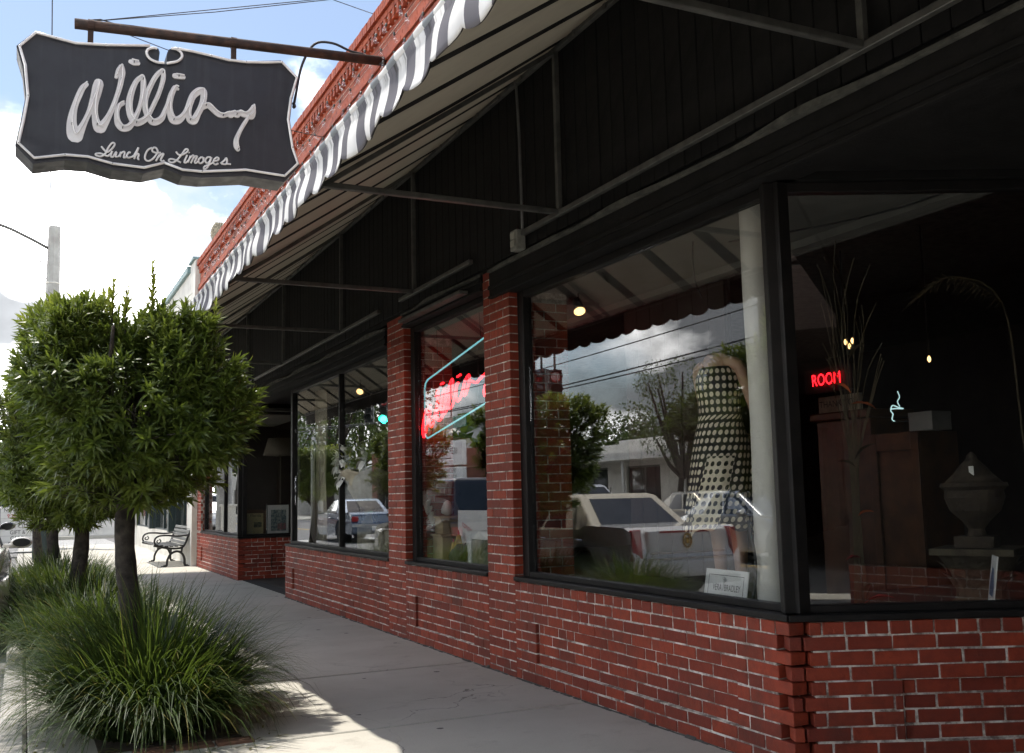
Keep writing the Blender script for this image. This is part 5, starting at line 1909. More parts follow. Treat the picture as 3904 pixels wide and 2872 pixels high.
# one panel of the skirt is printed the other way round
inv = nmath(t, 'MULTIPLY', nmath(t, 'GREATER_THAN', sx_.outputs['X'], 0.66), nmath(t, 'LESS_THAN', sx_.outputs['X'], 0.86))
inv = nmath(t, 'MULTIPLY', inv, nmath(t, 'LESS_THAN', sx_.outputs['Y'], 0.85))
dot = nmath(t, 'ABSOLUTE', nmath(t, 'SUBTRACT', dot, inv))
t.links.new(mixcol(t, dot, (0.012, 0.011, 0.011), (0.78, 0.70, 0.52)), b.inputs['Base Color'])
b.inputs['Roughness'].default_value = 0.7
dm_.materials.append(m)
dress = bpy.data.objects.new('dress', dm_)
COL.objects.link(dress)
dress.parent = mq
s_ = dress.modifiers.new('solid', 'SOLIDIFY')
s_.thickness = 0.004
dress['label'] = 'black dress with cream polka dots'
# neck cap, shoes
mb = MB()
mb.lathe([(.05, 1.50), (.05, 1.515), (.03, 1.525)], (-0.01, 0, 0), 16)
mb.build('neck_cap', MAT['grey_steel'], mq, smooth=True)
for (x, y) in ((-0.03, -.085), (0.0, .078)):
    q = MB()
    q.tube(spline([(x + 0.055, y, 0.135), (x + 0.05, y, 0.085), (x - 0.01, y, 0.055), (x - 0.08, y, 0.026), (x - 0.135, y, 0.018)], 5), [0.030, .032, .034, .035, .036, .037, .037, .037, .037, .038, .038, .038, .037, .036, .034, .03, .026, .022, .018, .012, .006], 10)
    q.tube([(x + 0.065, y, 0.10), (x + 0.075, y, 0.0)], [0.012, 0.006], 7)
    q.build('shoe', MAT['ink'], mq, smooth=True)

# ------------------------------------------------------------------ other things in the corner window
colm = MB()
prof = []
n_ = 40
V, F = [], []
for j in range(18):
    z = 0.66 + 2.19 * j / 17
    for k in range(n_):
        a = 2 * PI * k / n_
        r = 0.088 + 0.004 * math.sin(3 * a + z * 1.3) + 0.003 * math.sin(z * 5 + a)
        V.append((3.53 + r * math.cos(a) + 0.012 * math.sin(z * 1.1), 4.21 + r * math.sin(a), z))
for j in range(17):
    for k in range(n_):
        F.append((j * n_ + k, j * n_ + (k + 1) % n_, (j + 1) * n_ + (k + 1) % n_, (j + 1) * n_ + k))
colm.add(V, F)
tag(colm.build('white_column', MAT['white_paint'], smooth=True), 'tall slim white column inside the corner window', 'column')
tag(tubepart('black_cord', spline([(3.44, 4.30, 0.668), (3.44, 4.25, 0.80), (3.43, 4.22, 0.95), (3.435, 4.27, 1.15)], 4), 0.008, MAT['wire'], None), 'thin black cord leaning on the white column', 'cord')
cdd = thing('shop_card', 'white brand card with a black border standing on the corner window sill', 'card', (3.50, 4.57, 0.665))
cdd.rotation_euler = (0, 0, -0.05)
mb = MB()
mb.cbox(Matrix.Translation((0, 0, 0.115)) @ Matrix.Rotation(0.18, 4, 'Y'), (0.006, 0.40, 0.19), 0.001)
mb.build('panel', MAT['paper'], cdd)
MR = Matrix.Translation((0, 0, 0.115)) @ Matrix.Rotation(0.18, 4, 'Y')
mb = MB()
for (y0, y1, z0, z1) in ((-.165, .165, .062, .065), (-.165, .165, -.065, -.062), (-.165, -.162, -.062, .062), (.162, .165, -.062, .062)):
    c = Vector((-0.0036, (y0 + y1) / 2, (z0 + z1) / 2))
    mb.cbox(MR @ Matrix.Translation(c), (0.001, y1 - y0, z1 - z0), 0.0002)
mb.build('border_line', MAT['ink'], cdd)
ROTX = (PI / 2 - 0.0, 0, -PI / 2)


def card_text(body, size, m_, y, z, sx=1.0):
    o = text(body, size, m_, cdd, (0, 0, 0), (0, 0, 0), sx=sx)
    # local x of the text runs toward -y, up is z, facing -x
    B = Matrix(((0, 0, -1, 0), (-1, 0, 0, 0), (0, 1, 0, 0), (0, 0, 0, 1)))
    o.matrix_local = MR @ Matrix.Translation((-0.0045, y, z)) @ B @ Matrix.Scale(sx, 4, (1, 0, 0))
    return o


card_text('VERA', 0.050, MAT['ink'], 0.075, -0.005, 0.72)
card_text('BRADLEY', 0.050, MAT['ink'], -0.065, -0.005, 0.72)
card_text('D E S I G N S', 0.018, MAT['grey_ink'], 0.0, -0.040)
mb = MB()
for (y, z) in ((0.018, 0.035), (0.01, 0.045), (0.0, 0.04), (0.022, 0.048), (0.008, 0.032)):
    mb.tube([tuple(MR @ Vector((-0.0045, y + 0.008 * math.cos(a), z + 0.008 * math.sin(a)))) for a in [PI * i / 4 for i in range(8)]], 0.0012, 4, closed=True)
mb.tube([tuple(MR @ Vector((-0.0045, y, z))) for y, z in ((0.014, 0.03), (0.016, 0.0), (0.024, -0.02))], 0.0013, 4)
mb.build('flower_emblem', MAT['grey_ink'], cdd)

# ceiling spot lamps
def spot(loc, aim, label, lit=True):
    T = thing('spot_lamp', label, 'lamp', loc, group='ceiling spot lamps')
    d = Vector(aim).normalized()
    R4 = d.to_track_quat('Z', 'Y').to_matrix().to_4x4()
    def xf(mb):
        mb.v = [tuple(R4 @ Vector(p)) for p in mb.v]
        return mb
    mb = MB()
    mb.lathe([(0.015, -0.09), (0.033, -0.08), (0.037, -0.02), (0.046, 0.04), (0.046, 0.045)], (0, 0, 0), 16)
    xf(mb).build('housing', MAT['grey_steel'], T, smooth=True)
    mb = MB()
    mb.lathe([(0.0445, 0.046), (0.033, 0.05), (0.008, 0.053)], (0, 0, 0), 16)
    xf(mb).build('bulb_face', MAT['warm_lamp'] if lit else MAT['bulb_off'], T, smooth=True)
    tubepart('stem', [(0, 0, 0), (0, 0, 2.85 - loc[2])], 0.008, MAT['black_metal'], T)
    return T


spot((3.82, 6.66, 2.74), (-0.2, -0.75, -1.0), 'lit spot lamp hanging in the corner window near the brick pillar')
spot((3.92, 12.6, 2.72), (-0.6, -0.9, -0.9), 'lit spot lamp over the stone urn window')
spot((3.9, 13.6, 2.72), (-0.6, 0.2, -0.9), 'unlit spot lamp at the far side of the urn window', lit=False)
tag(tubepart('hanging_wire', spline([(3.7, 5.0, 2.85), (3.7, 5.01, 2.75), (3.72, 5.03, 2.66), (3.71, 5.0, 2.58), (3.73, 4.97, 2.49)], 5), 0.005, MAT['wire'], None, 5), 'loose wire hanging from the display ceiling', 'wire')
tag(tubepart('ceiling_cable', spline([(3.9, 4.9, 2.845), (4.05, 4.3, 2.80), (4.2, 3.8, 2.80), (4.3, 3.4, 2.845)], 5), 0.006, MAT['wire'], None, 5), 'black cable sagging under the display ceiling by the entry', 'cable')

# dried branches with leaves by the return window
br_ = thing('dried_branches', 'bundle of tall dried twigs with orange and pale silk leaves behind the return window', 'dried flowers', (4.05, 4.12, 0.66))
mb = MB()
R_ = random.Random(9)
for i in range(22):
    a = R_.uniform(0, 6.28)
    l_ = R_.uniform(1.3, 2.05)
    p1 = (0.04 * math.cos(a), 0.04 * math.sin(a), 0)
    p2 = (0.02 * math.cos(a + 1), 0.02 * math.sin(a + 1), l_ * 0.5)
    p3 = (0.10 * math.cos(a) + .03, 0.10 * math.sin(a), l_ * 0.85)
    p4 = (0.17 * math.cos(a + .4) + .05, 0.17 * math.sin(a + .4), l_)
    mb.tube(spline([p1, p2, p3, p4], 4), 0.0028, 4)
mb.build('twigs', MAT['straw'], br_, kind='stuff')


def petal(parent, c, L, w, az, el, m_, name='silk_leaf'):
    d = Vector((math.cos(az) * math.cos(el), math.sin(az) * math.cos(el), math.sin(el)))
    s = d.cross(Vector((0, 0, 1))).normalized()
    n = s.cross(d)
    q = MB()
    P = []
    for u, k in ((0, .1), (.25, .75), (.5, 1), (.78, .65), (1, .05)):
        m0 = Vector(c) + d * L * u + n * (0.12 * L * math.sin(u * 3))
        P += [tuple(m0 - s * w * k / 2 + n * .012 * k), tuple(m0), tuple(m0 + s * w * k / 2 + n * .012 * k)]
    F_ = []
    for j in range(4):
        for i in range(2):
            F_.append((j * 3 + i, j * 3 + i + 1, j * 3 + 4 + i, j * 3 + 3 + i))
    q.add(P, F_)
    return q.build(name, m_, parent, smooth=True)


for (z, az, el, L_, w_, mk) in ((1.10, -1.2, -.3, .14, .06, 'orangeleaf'), (1.16, 2.6, .5, .11, .05, 'orangeleaf'), (1.34, -1.0, .7, .13, .06, 'straw'), (0.80, -1.0, .6, .14, .05, 'straw'), (0.76, 2.7, .3, .10, .04, 'straw'), (0.50, -1.2, .2, .09, .04, 'orangeleaf'), (0.28, 2.6, -.2, .08, .05, 'redcloth'), (0.04, -.9, .2, .16, .07, 'redcloth'), (0.05, -1.7, .9, .13, .045, 'straw')):
    petal(br_, (-0.03, -0.04, z), L_, w_, az, el, MAT[mk])

# ------------------------------------------------------------------ the dark room seen through the return window
wd = thing('wooden_wardrobe', 'tall brown wooden wardrobe deep inside the dark shop', 'wardrobe', (6.0, 5.9, 0))
boxpart('door', (0.0, 0.0, 0.02), (0.45, 0.60, 1.86), MAT['wood'], wd, bevel=0.01)
boxpart('cornice', (-0.04, -0.02, 1.861), (0.47, 0.64, 1.93), MAT['wood'], wd, bevel=0.015)
scn = thing('wooden_cabinet', 'lighter brown wooden cabinet door right of the tall wardrobe', 'cabinet', (5.95, 5.40, 0))
boxpart('carcass', (0.021, 0.0, 0.02), (0.42, 0.48, 1.72), MAT['wood'], scn, bevel=0.006)
mb = MB()
for (y0, y1, z0, z1) in ((0.0, 0.07, 0.03, 1.71), (0.41, 0.48, 0.03, 1.71), (0.071, 0.409, 0.03, 0.12), (0.071, 0.409, 1.58, 1.71)):
    mb.box((0.0, y0, z0), (0.02, y1, z1))
mb.build('door_frame', MAT['wood'], scn, bevel=0.004)
ty = thing('thank_you_board', 'small dim sign board on top of the tall wardrobe', 'sign', (5.98, 5.98, 1.932))
boxpart('panel', (0.0, 0.0, 0.0), (0.03, 0.46, 0.13), MAT['stone'], ty)
text('THANK YOU', 0.075, MAT['ink'], ty, (-0.003, 0.23, 0.065), (PI / 2, 0, -PI / 2))
nr = thing('room_neon', 'small red lit neon lettering deep in the dark shop', 'neon sign', (7.0, 7.42, 2.36))
o = text('ROOM', 0.165, MAT['neon_red'], nr, (0, 0, 0), (PI / 2, 0, -PI / 2), sx=0.8)
boxpart('backing', (0.02, -0.32, -0.12), (0.05, 0.32, 0.12), MAT['ink'], nr)
cup = thing('cup_neon', 'white neon outline of a steaming cup on top of the cabinet', 'neon sign', (6.0, 5.62, 1.80))
cup.scale = (0.65, 0.65, 0.65)
tubepart('outline', [(0, y, z) for y, z in spline([(0.10, 0.16), (0.02, 0.16), (-0.09, 0.15), (-0.02, 0.17), (0.07, 0.20), (0.10, 0.14), (0.07, 0.10), (0.09, 0.04), (0.05, 0.01)], 4)], 0.007, MAT['neon_white'], cup)
tubepart('steam', [(0, y, z) for y, z in spline([(-0.04, 0.18), (-0.01, 0.24), (-0.045, 0.29), (-0.02, 0.36)], 4)], 0.006, MAT['neon_white'], cup)
boxpart('base', (-0.02, -0.12, 0.0), (0.10, 0.12, 0.008), MAT['ink'], cup)
dark_card = simple('dim_card', (0.30, 0.30, 0.29), (0.24, 0.24, 0.23), 6, 0.7)
bxx = MB()
bxx.box((6.0, 5.30, 1.722), (6.2, 5.52, 1.86))
bxx.box((5.998, 5.298, 1.83), (6.202, 5.522, 1.861))
tag(bxx.build('gift_box', dark_card, bevel=0.004), 'pale flat box on top of the lighter wooden cabinet', 'box')
for (p, lab) in (((8.0, 8.15, 2.88), 'pair of tiny lit candle bulbs high in the dark shop'), ((8.0, 7.05, 2.55), 'single tiny lit bulb right of the red neon lettering')):
    T = thing('candle_bulb', lab, 'lamp', p)
    n_ = 3 if 'pair' in lab else 1
    for i in range(n_):
        mb = MB()
        mb.lathe([(0.004, -0.03), (0.016, -0.012), (0.018, 0.006), (0.008, 0.03), (0.002, 0.036)], (0, -0.05 * i, -0.05 * (i % 2)), 10)
        mb.build('bulb', MAT['warm_lamp'], T, smooth=True)
    tubepart('stem', [(0, 0, 0.06), (0, 0, 3.9 - p[2])], 0.01, MAT['black_metal'], T)
dark_stone = simple('weathered_stone', (0.12, 0.10, 0.065), (0.07, 0.056, 0.038), 10, 0.9, bmp=.5)
ped = thing('corinthian_pedestal', 'cast stone capital pedestal with leaf carving by the right edge', 'pedestal', (4.72, 3.92, 0.653))
mb = MB()
mb.lathe([(0.15, 0), (0.15, 0.03), (0.13, 0.05), (0.13, 0.12), (0.15, 0.18), (0.20, 0.26), (0.22, 0.28)], (0, 0, 0), 20)
mb.obox((0, 0, 0.30), (0.42, 0.42, 0.035), 0.5)
mb.build('capital', dark_stone, ped, smooth=False)
for k in range(12):
    a = 2 * PI * k / 12
    for (zz, rr, ll) in ((0.10, 0.14, 0.10), (0.17, 0.165, 0.10)):
        aa = a + (0.26 if zz > .12 else 0)
        petal(ped, (rr * math.cos(aa), rr * math.sin(aa), zz), ll, 0.07, aa, 0.9, dark_stone, 'carved_leaf')
urn2 = thing('stone_urn', 'brown stone urn with a lid standing on the pedestal by the right edge', 'urn', (4.72, 3.92, 0.972))
mb = MB()
mb.obox((0, 0, 0.03), (0.20, 0.20, 0.06), 0.5)
mb.lathe([(0.05, 0.06), (0.04, 0.10), (0.07, 0.14), (0.13, 0.20), (0.155, 0.27), (0.15, 0.31), (0.175, 0.33), (0.17, 0.35)], (0, 0, 0), 22)
mb.build('bowl', simple('brown_stone', (0.07, 0.052, 0.035), (0.04, 0.03, 0.022), 12, 0.85, bmp=.5), urn2)
mb = MB()
mb.lathe([(0.15, 0.351), (0.10, 0.40), (0.07, 0.44), (0.03, 0.48), (0.025, 0.50), (0.005, 0.52)], (0, 0, 0), 22)
mb.build('lid', simple('brown_stone_lid', (0.07, 0.052, 0.035), (0.04, 0.03, 0.022), 12, 0.85, bmp=.5), urn2, smooth=True)
boxpart('price_tag', (-0.082, -0.075, 0.39), (-0.08, -0.045, 0.44), MAT['paper'], urn2)
sh = thing('slipper_print', 'white card printed with a blue slipper, leaning at the right edge', 'card', (4.34, 3.58, 0.655))
mb = MB()
mb.obox((0.05, 0.0, 0.035), (0.16, 0.12, 0.07), -0.4)
mb.build('box_stand', MAT['wood'], sh)
MS = Matrix.Translation((0.0, -0.05, 0.19)) @ Matrix.Rotation(-0.75, 4, 'Z') @ Matrix.Rotation(0.15, 4, 'Y')
mb = MB()
mb.cbox(MS, (0.006, 0.17, 0.23), 0.001)
mb.build('panel', MAT['paper'], sh)
mb = MB()
mb.add([tuple(MS @ Vector((-0.0045, y, z))) for y, z in ((0.055, -0.08), (-0.05, -0.085), (-0.065, -0.04), (-0.045, 0.0), (-0.02, 0.05), (0.02, 0.06), (0.04, 0.03), (0.06, -0.03))], [tuple(range(8))])
mb.build('print', simple('blue_slipper_print', (0.10, 0.22, 0.38), (0.02, 0.05, 0.12), 40, 0.6), sh)
fe = thing('pampas_plume', 'pale dry plume drooping at the upper right of the dark window', 'dried flowers', (5.3, 4.0, 0.653))
tubepart('stem', spline([(0, 0, 0), (0.02, 0.05, 1.0), (0, 0.1, 1.75), (-0.12, 0.35, 1.95), (-0.2, 0.55, 1.85)], 5), 0.006, MAT['straw'], fe)
mb = MB()
R_ = random.Random(4)
for i in range(60):
    u = i / 60
    c = Vector((-0.0 - 0.2 * u, 0.1 + 0.45 * u, 1.75 + 0.2 * math.sin(u * 2.6)))
    mb.tube([tuple(c), tuple(c + Vector((R_.uniform(-.06, .02), R_.uniform(0.0, .10), R_.uniform(-.09, .03))))], [0.004, 0.001], 4)
mb.build('plume', MAT['straw'], fe, kind='stuff')

# ------------------------------------------------------------------ narrow window: neon script, pedestal, poster, frame
nw = thing('neon_window_sign', 'lit red neon script inside a pale teal neon border in the narrow window', 'neon sign', (0, 0, 0))
xs_ = 3.424
KS = 0.978        # the sign hangs close behind the pane
def tilt(y, z):
    return 1.31 + (z + 0.155 * (9.15 - y) - 1.31) * 0.978


tubepart('border_tube', [(xs_, y * KS, tilt(y, z)) for y, z in ((7.2, 2.43), (9.08, 2.43), (9.14, 2.41), (9.165, 2.36), (9.165, 2.25))], 0.0075, MAT['neon_teal'], nw)
tubepart('border_tube', [(xs_, y * KS, tilt(y, z)) for y, z in ((9.165, 2.24), (9.165, 1.98), (9.155, 1.90), (9.10, 1.865), (7.2, 1.87))], 0.0075, MAT['neon_teal'], nw)


def nmap(x, z):
    """script of the big sign, scaled into the window"""
    u = (x - 0.42) / (1.90 - 0.42)
    v = (z - 4.52) / (5.36 - 4.52)
    y_ = 9.09 - u * 1.55
    return (xs_, y_ * KS, tilt(y_, 1.90 + v * 0.44))


for st in SGN_S:
    tubepart('script_tube', [nmap(x, z) for x, z, w in spline(st, 4)], 0.0095, MAT['neon_red'], nw, 7)
for y in (7.5, 7.9, 8.3, 8.7, 9.0):
    tubepart('hanger', [(xs_ + .012, y * KS, tilt(y, 1.88)), (xs_ + .012, y * KS, tilt(y, 2.42))], 0.003, MAT['grey_steel'], nw, 4)
for y in (7.8, 8.8):
    tubepart('suspension_wire', [(xs_, y * KS, tilt(y, 2.43)), (xs_, y * KS + 0.03, 2.85)], 0.003, MAT['wire'], nw, 4)
pp = thing('wooden_pedestal', 'square pale wood pedestal standing in the narrow neon window', 'pedestal', (3.60, 8.88, 0.655))
mb = MB()
mb.box((-0.10, -0.12, 0.0), (0.10, 0.12, 0.285))
mb.box((-0.085, -0.10, 0.31), (0.085, 0.10, 0.42))
mb.build('shaft', MAT['pale_wood'], pp, bevel=0.006)
mb = MB()
mb.box((-0.12, -0.14, 0.286), (0.12, 0.14, 0.309))
mb.box((-0.115, -0.135, 0.421), (0.115, 0.135, 0.445))
mb.box((-0.14, -0.165, 0.446), (0.14, 0.165, 0.475))
mb.build('moulding', MAT['pale_wood'], pp, bevel=0.006)
bd = thing('white_bird', 'small white feathered bird figure on the wooden pedestal', 'figurine', (3.60, 8.87, 1.131))
mb = MB()
mb.lathe([(0.01, 0.0), (0.05, 0.02), (0.06, 0.06), (0.04, 0.11), (0.025, 0.135), (0.005, 0.145)], (0, 0, 0), 12)
mb.tube(spline([(0, 0.03, 0.05), (0, 0.09, 0.05), (0, 0.14, 0.03)], 3), [0.03, 0.028, 0.025, 0.02, 0.018, 0.014, 0.008], 8)
mb.build('body', MAT['flower'], bd, smooth=True)
ps = thing('poster_board', 'pale poster board with a small tilted name tag in the narrow window', 'poster', (3.57, 8.20, 0.655))
boxpart('panel', (0, -0.4, 0.0), (0.008, 0.34, 0.53), MAT['paper'], ps)
q_ = text('connie', 0.085, MAT['red_ink'], ps, (-0.006, 0.12, 0.38), (PI / 2, 0.3, -PI / 2))
text('ME', 0.06, MAT['red_ink'], ps, (-0.006, 0.22, 0.21), (PI / 2, 0, -PI / 2))
pf = thing('white_picture_frame', 'white picture frame standing at the front of the narrow window', 'picture frame', (3.46, 7.66, 0.655))
mb = MB()
for (y0, y1, z0, z1) in ((-0.35, -0.28, 0, 0.36), (0.34, 0.41, 0, 0.36), (-0.279, 0.339, 0, 0.07), (-0.279, 0.339, 0.29, 0.36)):
    mb.box((0, y0, z0), (0.03, y1, z1))
mb.build('frame', MAT['paper'], pf, bevel=0.006)
boxpart('picture', (0.012, -0.278, 0.071), (0.02, 0.338, 0.289), simple('dim_picture', (0.08, 0.10, 0.07), (0.20, 0.16, 0.10), 9, 0.6), pf)
for (x, y, s, lab) in ((3.56, 8.62, 1.0, 'small yellow rooster figure left of the poster tag'), (3.52, 8.40, 1.3, 'larger yellow and black rooster figure beside the white picture frame')):
    rt = thing('rooster_figure', lab, 'figurine', (x, y, 0.655), group='rooster figures in the narrow window')
    mb = MB()
    mb.lathe([(0.02 * s, 0), (0.03 * s, 0.01 * s), (0.055 * s, 0.08 * s), (0.06 * s, 0.12 * s), (0.03 * s, 0.18 * s)], (0, 0, 0), 12, sx=.8)
    mb.tube(spline([(0, -0.02 * s, 0.1 * s), (0, -0.08 * s, 0.12 * s), (0, -0.11 * s, 0.19 * s)], 3), [0.03 * s, .03 * s, .026 * s, .02 * s, .016 * s, .012 * s, .004], 8)
    mb.build('body', MAT['ink'], rt, smooth=True)
    mb = MB()
    mb.lathe([(0.034 * s, 0.14 * s), (0.03 * s, 0.17 * s), (0.02 * s, 0.21 * s), (0.016 * s, 0.235 * s), (0.004, 0.245 * s)], (0, 0.01, 0), 12)
    mb.build('neck', simple('yellow_feathers', (0.60, 0.40, 0.06), (0.45, 0.28, 0.05), 30, .6), rt, smooth=True)
    mb = MB()
    mb.lathe([(0.004, 0.235 * s), (0.014 * s, 0.25 * s), (0.004, 0.275 * s)], (0, 0.012, 0), 8, sx=.4, sy=1.6)
    mb.build('comb', MAT['redcloth'], rt, smooth=True)
wg = thing('glass_wing', 'leaded white glass wing hanging at the left of the narrow window', 'ornament', (3.42, 8.9, 1.2))
for i, (dy, dz, s) in enumerate(((0.14, 0.09, .10), (0.13, 0.03, .11), (0.08, 0.06, .10), (0.06, -0.01, .11), (0.01, 0.0, .11), (0.02, -0.06, .11), (-0.04, -0.05, .10), (-0.06, -0.12, .12), (-0.10, -0.16, .10))):
    petal(wg, (0, dy, dz), s, s * 0.5, PI / 2, 2.2, MAT['flower'], 'feather')
tubepart('hanger', [(0, 0.05, 0.05), (0, 0.05, 1.64)], 0.002, MAT['wire'], wg, 4)


def lampshade(loc, r0, r1, h, label, base=True):
    T = thing('table_lamp', label, 'lamp', loc)
    mb = MB()
    n_ = 26
    mb.v = []
    V, F = [], []
    for (r, z) in ((r0, 0), (r1, h)):
        for k in range(n_):
            V.append((r * math.cos(2 * PI * k / n_), r * math.sin(2 * PI * k / n_), z))
    F = [(k, (k + 1) % n_, n_ + (k + 1) % n_, n_ + k) for k in range(n_)]
    mb.add(V, F)
    o = mb.build('lamp_shade', MAT['shade'], T, smooth=True)
    o.modifiers.new('s', 'SOLIDIFY').thickness = 0.004
    mb = MB()
    zb = 0.016 - loc[2] if loc[0] > 4.45 else 0.656 - loc[2]
    mb.lathe([(0.12, zb), (0.12, zb + .02), (0.03, zb + .05), (0.025, zb + .2), (0.07, zb + .35), (0.06, zb + .5), (0.015, zb + .6), (0.012, h * .7)], (0, 0, 0), 14)
    mb.build('lamp_base', MAT['stone'], T, smooth=True)
    return T


lampshade((4.05, 9.78, 1.62), 0.30, 0.20, 0.29, 'lamp with a tan pleated shade behind the neon window')
lampshade((4.6, 14.6, 2.2), 0.34, 0.24, 0.34, 'tall lamp with a pale shade far inside the urn window')

# ------------------------------------------------------------------ urn window
iod = thing('ionic_pedestal', 'pale fluted half column pedestal with scroll carving in the urn window', 'pedestal', (3.54, 10.72, 0.655))
mb = MB()
mb.box((-0.14, -0.6, 0.0), (0.16, 0.62, 0.03))
mb.box((-0.13, -0.58, 0.33), (0.16, 0.60, 0.37))
mb.box((-0.06, -0.56, 0.031), (0.15, 0.58, 0.329))
mb.build('block', MAT['stone'], iod, bevel=0.006)
for i in range(8):
    tubepart('flute', [(-0.062, 0.10 + i * 0.062, 0.032), (-0.062, 0.10 + i * 0.062, 0.328)], 0.024, MAT['stone'], iod, 8)
boxpart('pilaster', (-0.10, -0.02, 0.032), (-0.06, 0.05, 0.328), MAT['stone'], iod)
for (yc, zc, r0) in ((-0.28, 0.22, 0.10), (-0.28, 0.22, 0.06), (-0.45, 0.10, 0.08)):
    tubepart('scroll', [(-0.07, yc + r0 * (1 - i / 34) * math.cos(i * 0.42), zc + r0 * (1 - i / 34) * math.sin(i * 0.42)) for i in range(28)], 0.012, MAT['stone'], iod, 6)
for s in (-1, 1):
    tubepart('iron_scroll', [(-0.06, 0.2 + s * 0.25 + 0.09 * (1 - i / 34) * math.cos(i * 0.42 * s), 0.47 + 0.09 * (1 - i / 34) * math.sin(i * 0.42 * s)) for i in range(28)], 0.012, MAT['black_metal'], iod, 6)
urn = thing('stone_urn', 'pale carved stone urn on the pedestal behind the urn window', 'urn', (3.60, 11.22, 1.026))
mb = MB()
V, F = [], []
pr = [(0.10, 0.0), (0.10, 0.03), (0.05, 0.06), (0.06, 0.12), (0.12, 0.20), (0.19, 0.30), (0.24, 0.40), (0.25, 0.48), (0.28, 0.54), (0.33, 0.57), (0.33, 0.60), (0.27, 0.60), (0.25, 0.52)]
n_ = 36
for r, z in pr:
    for k in range(n_):
        a = 2 * PI * k / n_
        rr = r * (1 + 0.05 * math.sin(a * 9 + z * 20) * (0.15 < z < 0.5))
        V.append((rr * math.cos(a), rr * math.sin(a) * 1.35, z + (0.02 * math.sin(a * 6) if z > .5 else 0)))
for j in range(len(pr) - 1):
    for k in range(n_):
        F.append((j * n_ + k, j * n_ + (k + 1) % n_, (j + 1) * n_ + (k + 1) % n_, (j + 1) * n_ + k))
mb.add(V, F)
mb.build('bowl', MAT['stone'], urn, smooth=True)
fl_ = thing('silk_flowers', 'large white silk flowers filling the stone urn', 'flowers', (3.55, 11.28, 1.60))
R_ = random.Random(17)
for (dx, dy, dz, s) in ((-0.12, 0.55, 0.12, .17), (-0.14, 0.25, 0.18, .20), (-0.16, 0.12, 0.02, .18), (-0.1, 0.40, -0.02, .17), (-0.14, -0.5, 0.14, .16), (-0.12, 0.65, 0.2, .12), (-0.18, 0.25, -0.06, .15), (0.0, -0.1, 0.2, .16)):
    for k in range(8):
        a = 2 * PI * k / 8 + R_.uniform(-.2, .2)
        # petals open toward the street
        d = Vector((-0.55, math.cos(a), math.sin(a))).normalized()
        petal(fl_, (dx, dy, dz), s, s * 0.5, math.atan2(d.y, d.x), math.asin(d.z), MAT['flower'], 'petal')
V, F, Y = [], [], []
for i in range(600):
    a = R_.uniform(0, 6.28)
    q = math.sqrt(R_.random())
    c = Vector((0.2 * q * math.cos(a), 0.55 * q * math.sin(a), R_.uniform(-0.05, 0.42) * (1 - .5 * q)))
    d = Vector((R_.uniform(-1, 1), R_.uniform(-1, 1), R_.uniform(-.2, 1))).normalized()
    leaf(V, F, Y, c, d, Vector((0, 0, 1)), R_.uniform(.08, .15), .035, R_.uniform(0, .6))
me = bpy.data.meshes.new('foliage')
me.from_pydata(V, [], F)
me.materials.append(MAT['leaf'])
o = bpy.data.objects.new('foliage', me)
COL.objects.link(o)
o.parent = fl_
o['kind'] = 'stuff'
add_attr(o, Y)
rod = thing('leaning_rod', 'thin white curtain rod leaning in the left end of the urn window', 'rod', (0, 0, 0))
tubepart('rod', [(3.62, 13.85, 0.66), (3.50, 13.40, 2.1)], 0.03, MAT['paper'], rod)
tubepart('hook', spline([(3.5, 13.40, 2.08), (3.495, 13.35, 2.2), (3.49, 13.33, 2.27)], 4), 0.012, MAT['chrome'], rod)
sheet = MB()
V, F = [], []
for j in range(14):
    for k in range(24):
        V.append((3.66 + 0.018 * math.sin(k * 1.1) + 0.01 * math.sin(j * .7 + k), 13.32 + k * 0.022, 0.66 + 2.15 * j / 13))
for j in range(13):
    for k in range(23):
        F.append((j * 24 + k, j * 24 + k + 1, (j + 1) * 24 + k + 1, (j + 1) * 24 + k))
sheet.add(V, F)
o = sheet.build('sheer_curtain', MAT['shade'], smooth=True)
o.modifiers.new('s', 'SOLIDIFY').thickness = 0.003
tag(o, 'pale sheer curtain strip at the left end of the urn window', 'curtain')

# ------------------------------------------------------------------ far window: framed prints, lettering, small neon
fp = thing('framed_newspaper', 'yellowed newspaper page in a brown wooden frame on the recessed window sill', 'picture frame', (3.39, 17.47, 0.70))
mb = MB()
for (x0, x1, z0, z1) in ((0, 0.04, 0, 0.44), (0.32, 0.36, 0, 0.44), (0.041, 0.319, 0, 0.04), (0.041, 0.319, 0.40, 0.46)):
    mb.box((x0, 0, z0), (x1, 0.03, z1))
mb.build('frame', MAT['wood'], fp, bevel=0.005)
boxpart('page', (0.041, 0.012, 0.041), (0.319, 0.02, 0.399), simple('yellowed_paper', (0.55, 0.48, 0.26), (0.48, 0.42, 0.22), 20, .7), fp)
text('Florida', 0.066, MAT['ink'], fp, (0.19, 0.010, 0.36), (PI / 2, 0, 0))
boxpart('newspaper_photo', (0.16, 0.009, 0.16), (0.29, 0.0115, 0.25), simple('newsprint_photo', (0.06, 0.08, 0.06), (0.28, 0.26, 0.16), 45, .7), fp)
mb = MB()
for i in range(7):
    mb.box((0.06, 0.009, 0.06 + i * 0.034), (0.14, 0.0115, 0.066 + i * 0.034))
mb.build('text_lines', MAT['grey_ink'], fp)
pr_ = thing('framed_garden_print', 'bluish garden print in a white mount and thin silver frame on the recessed window sill', 'picture frame', (3.76, 17.46, 0.70))
mb = MB()
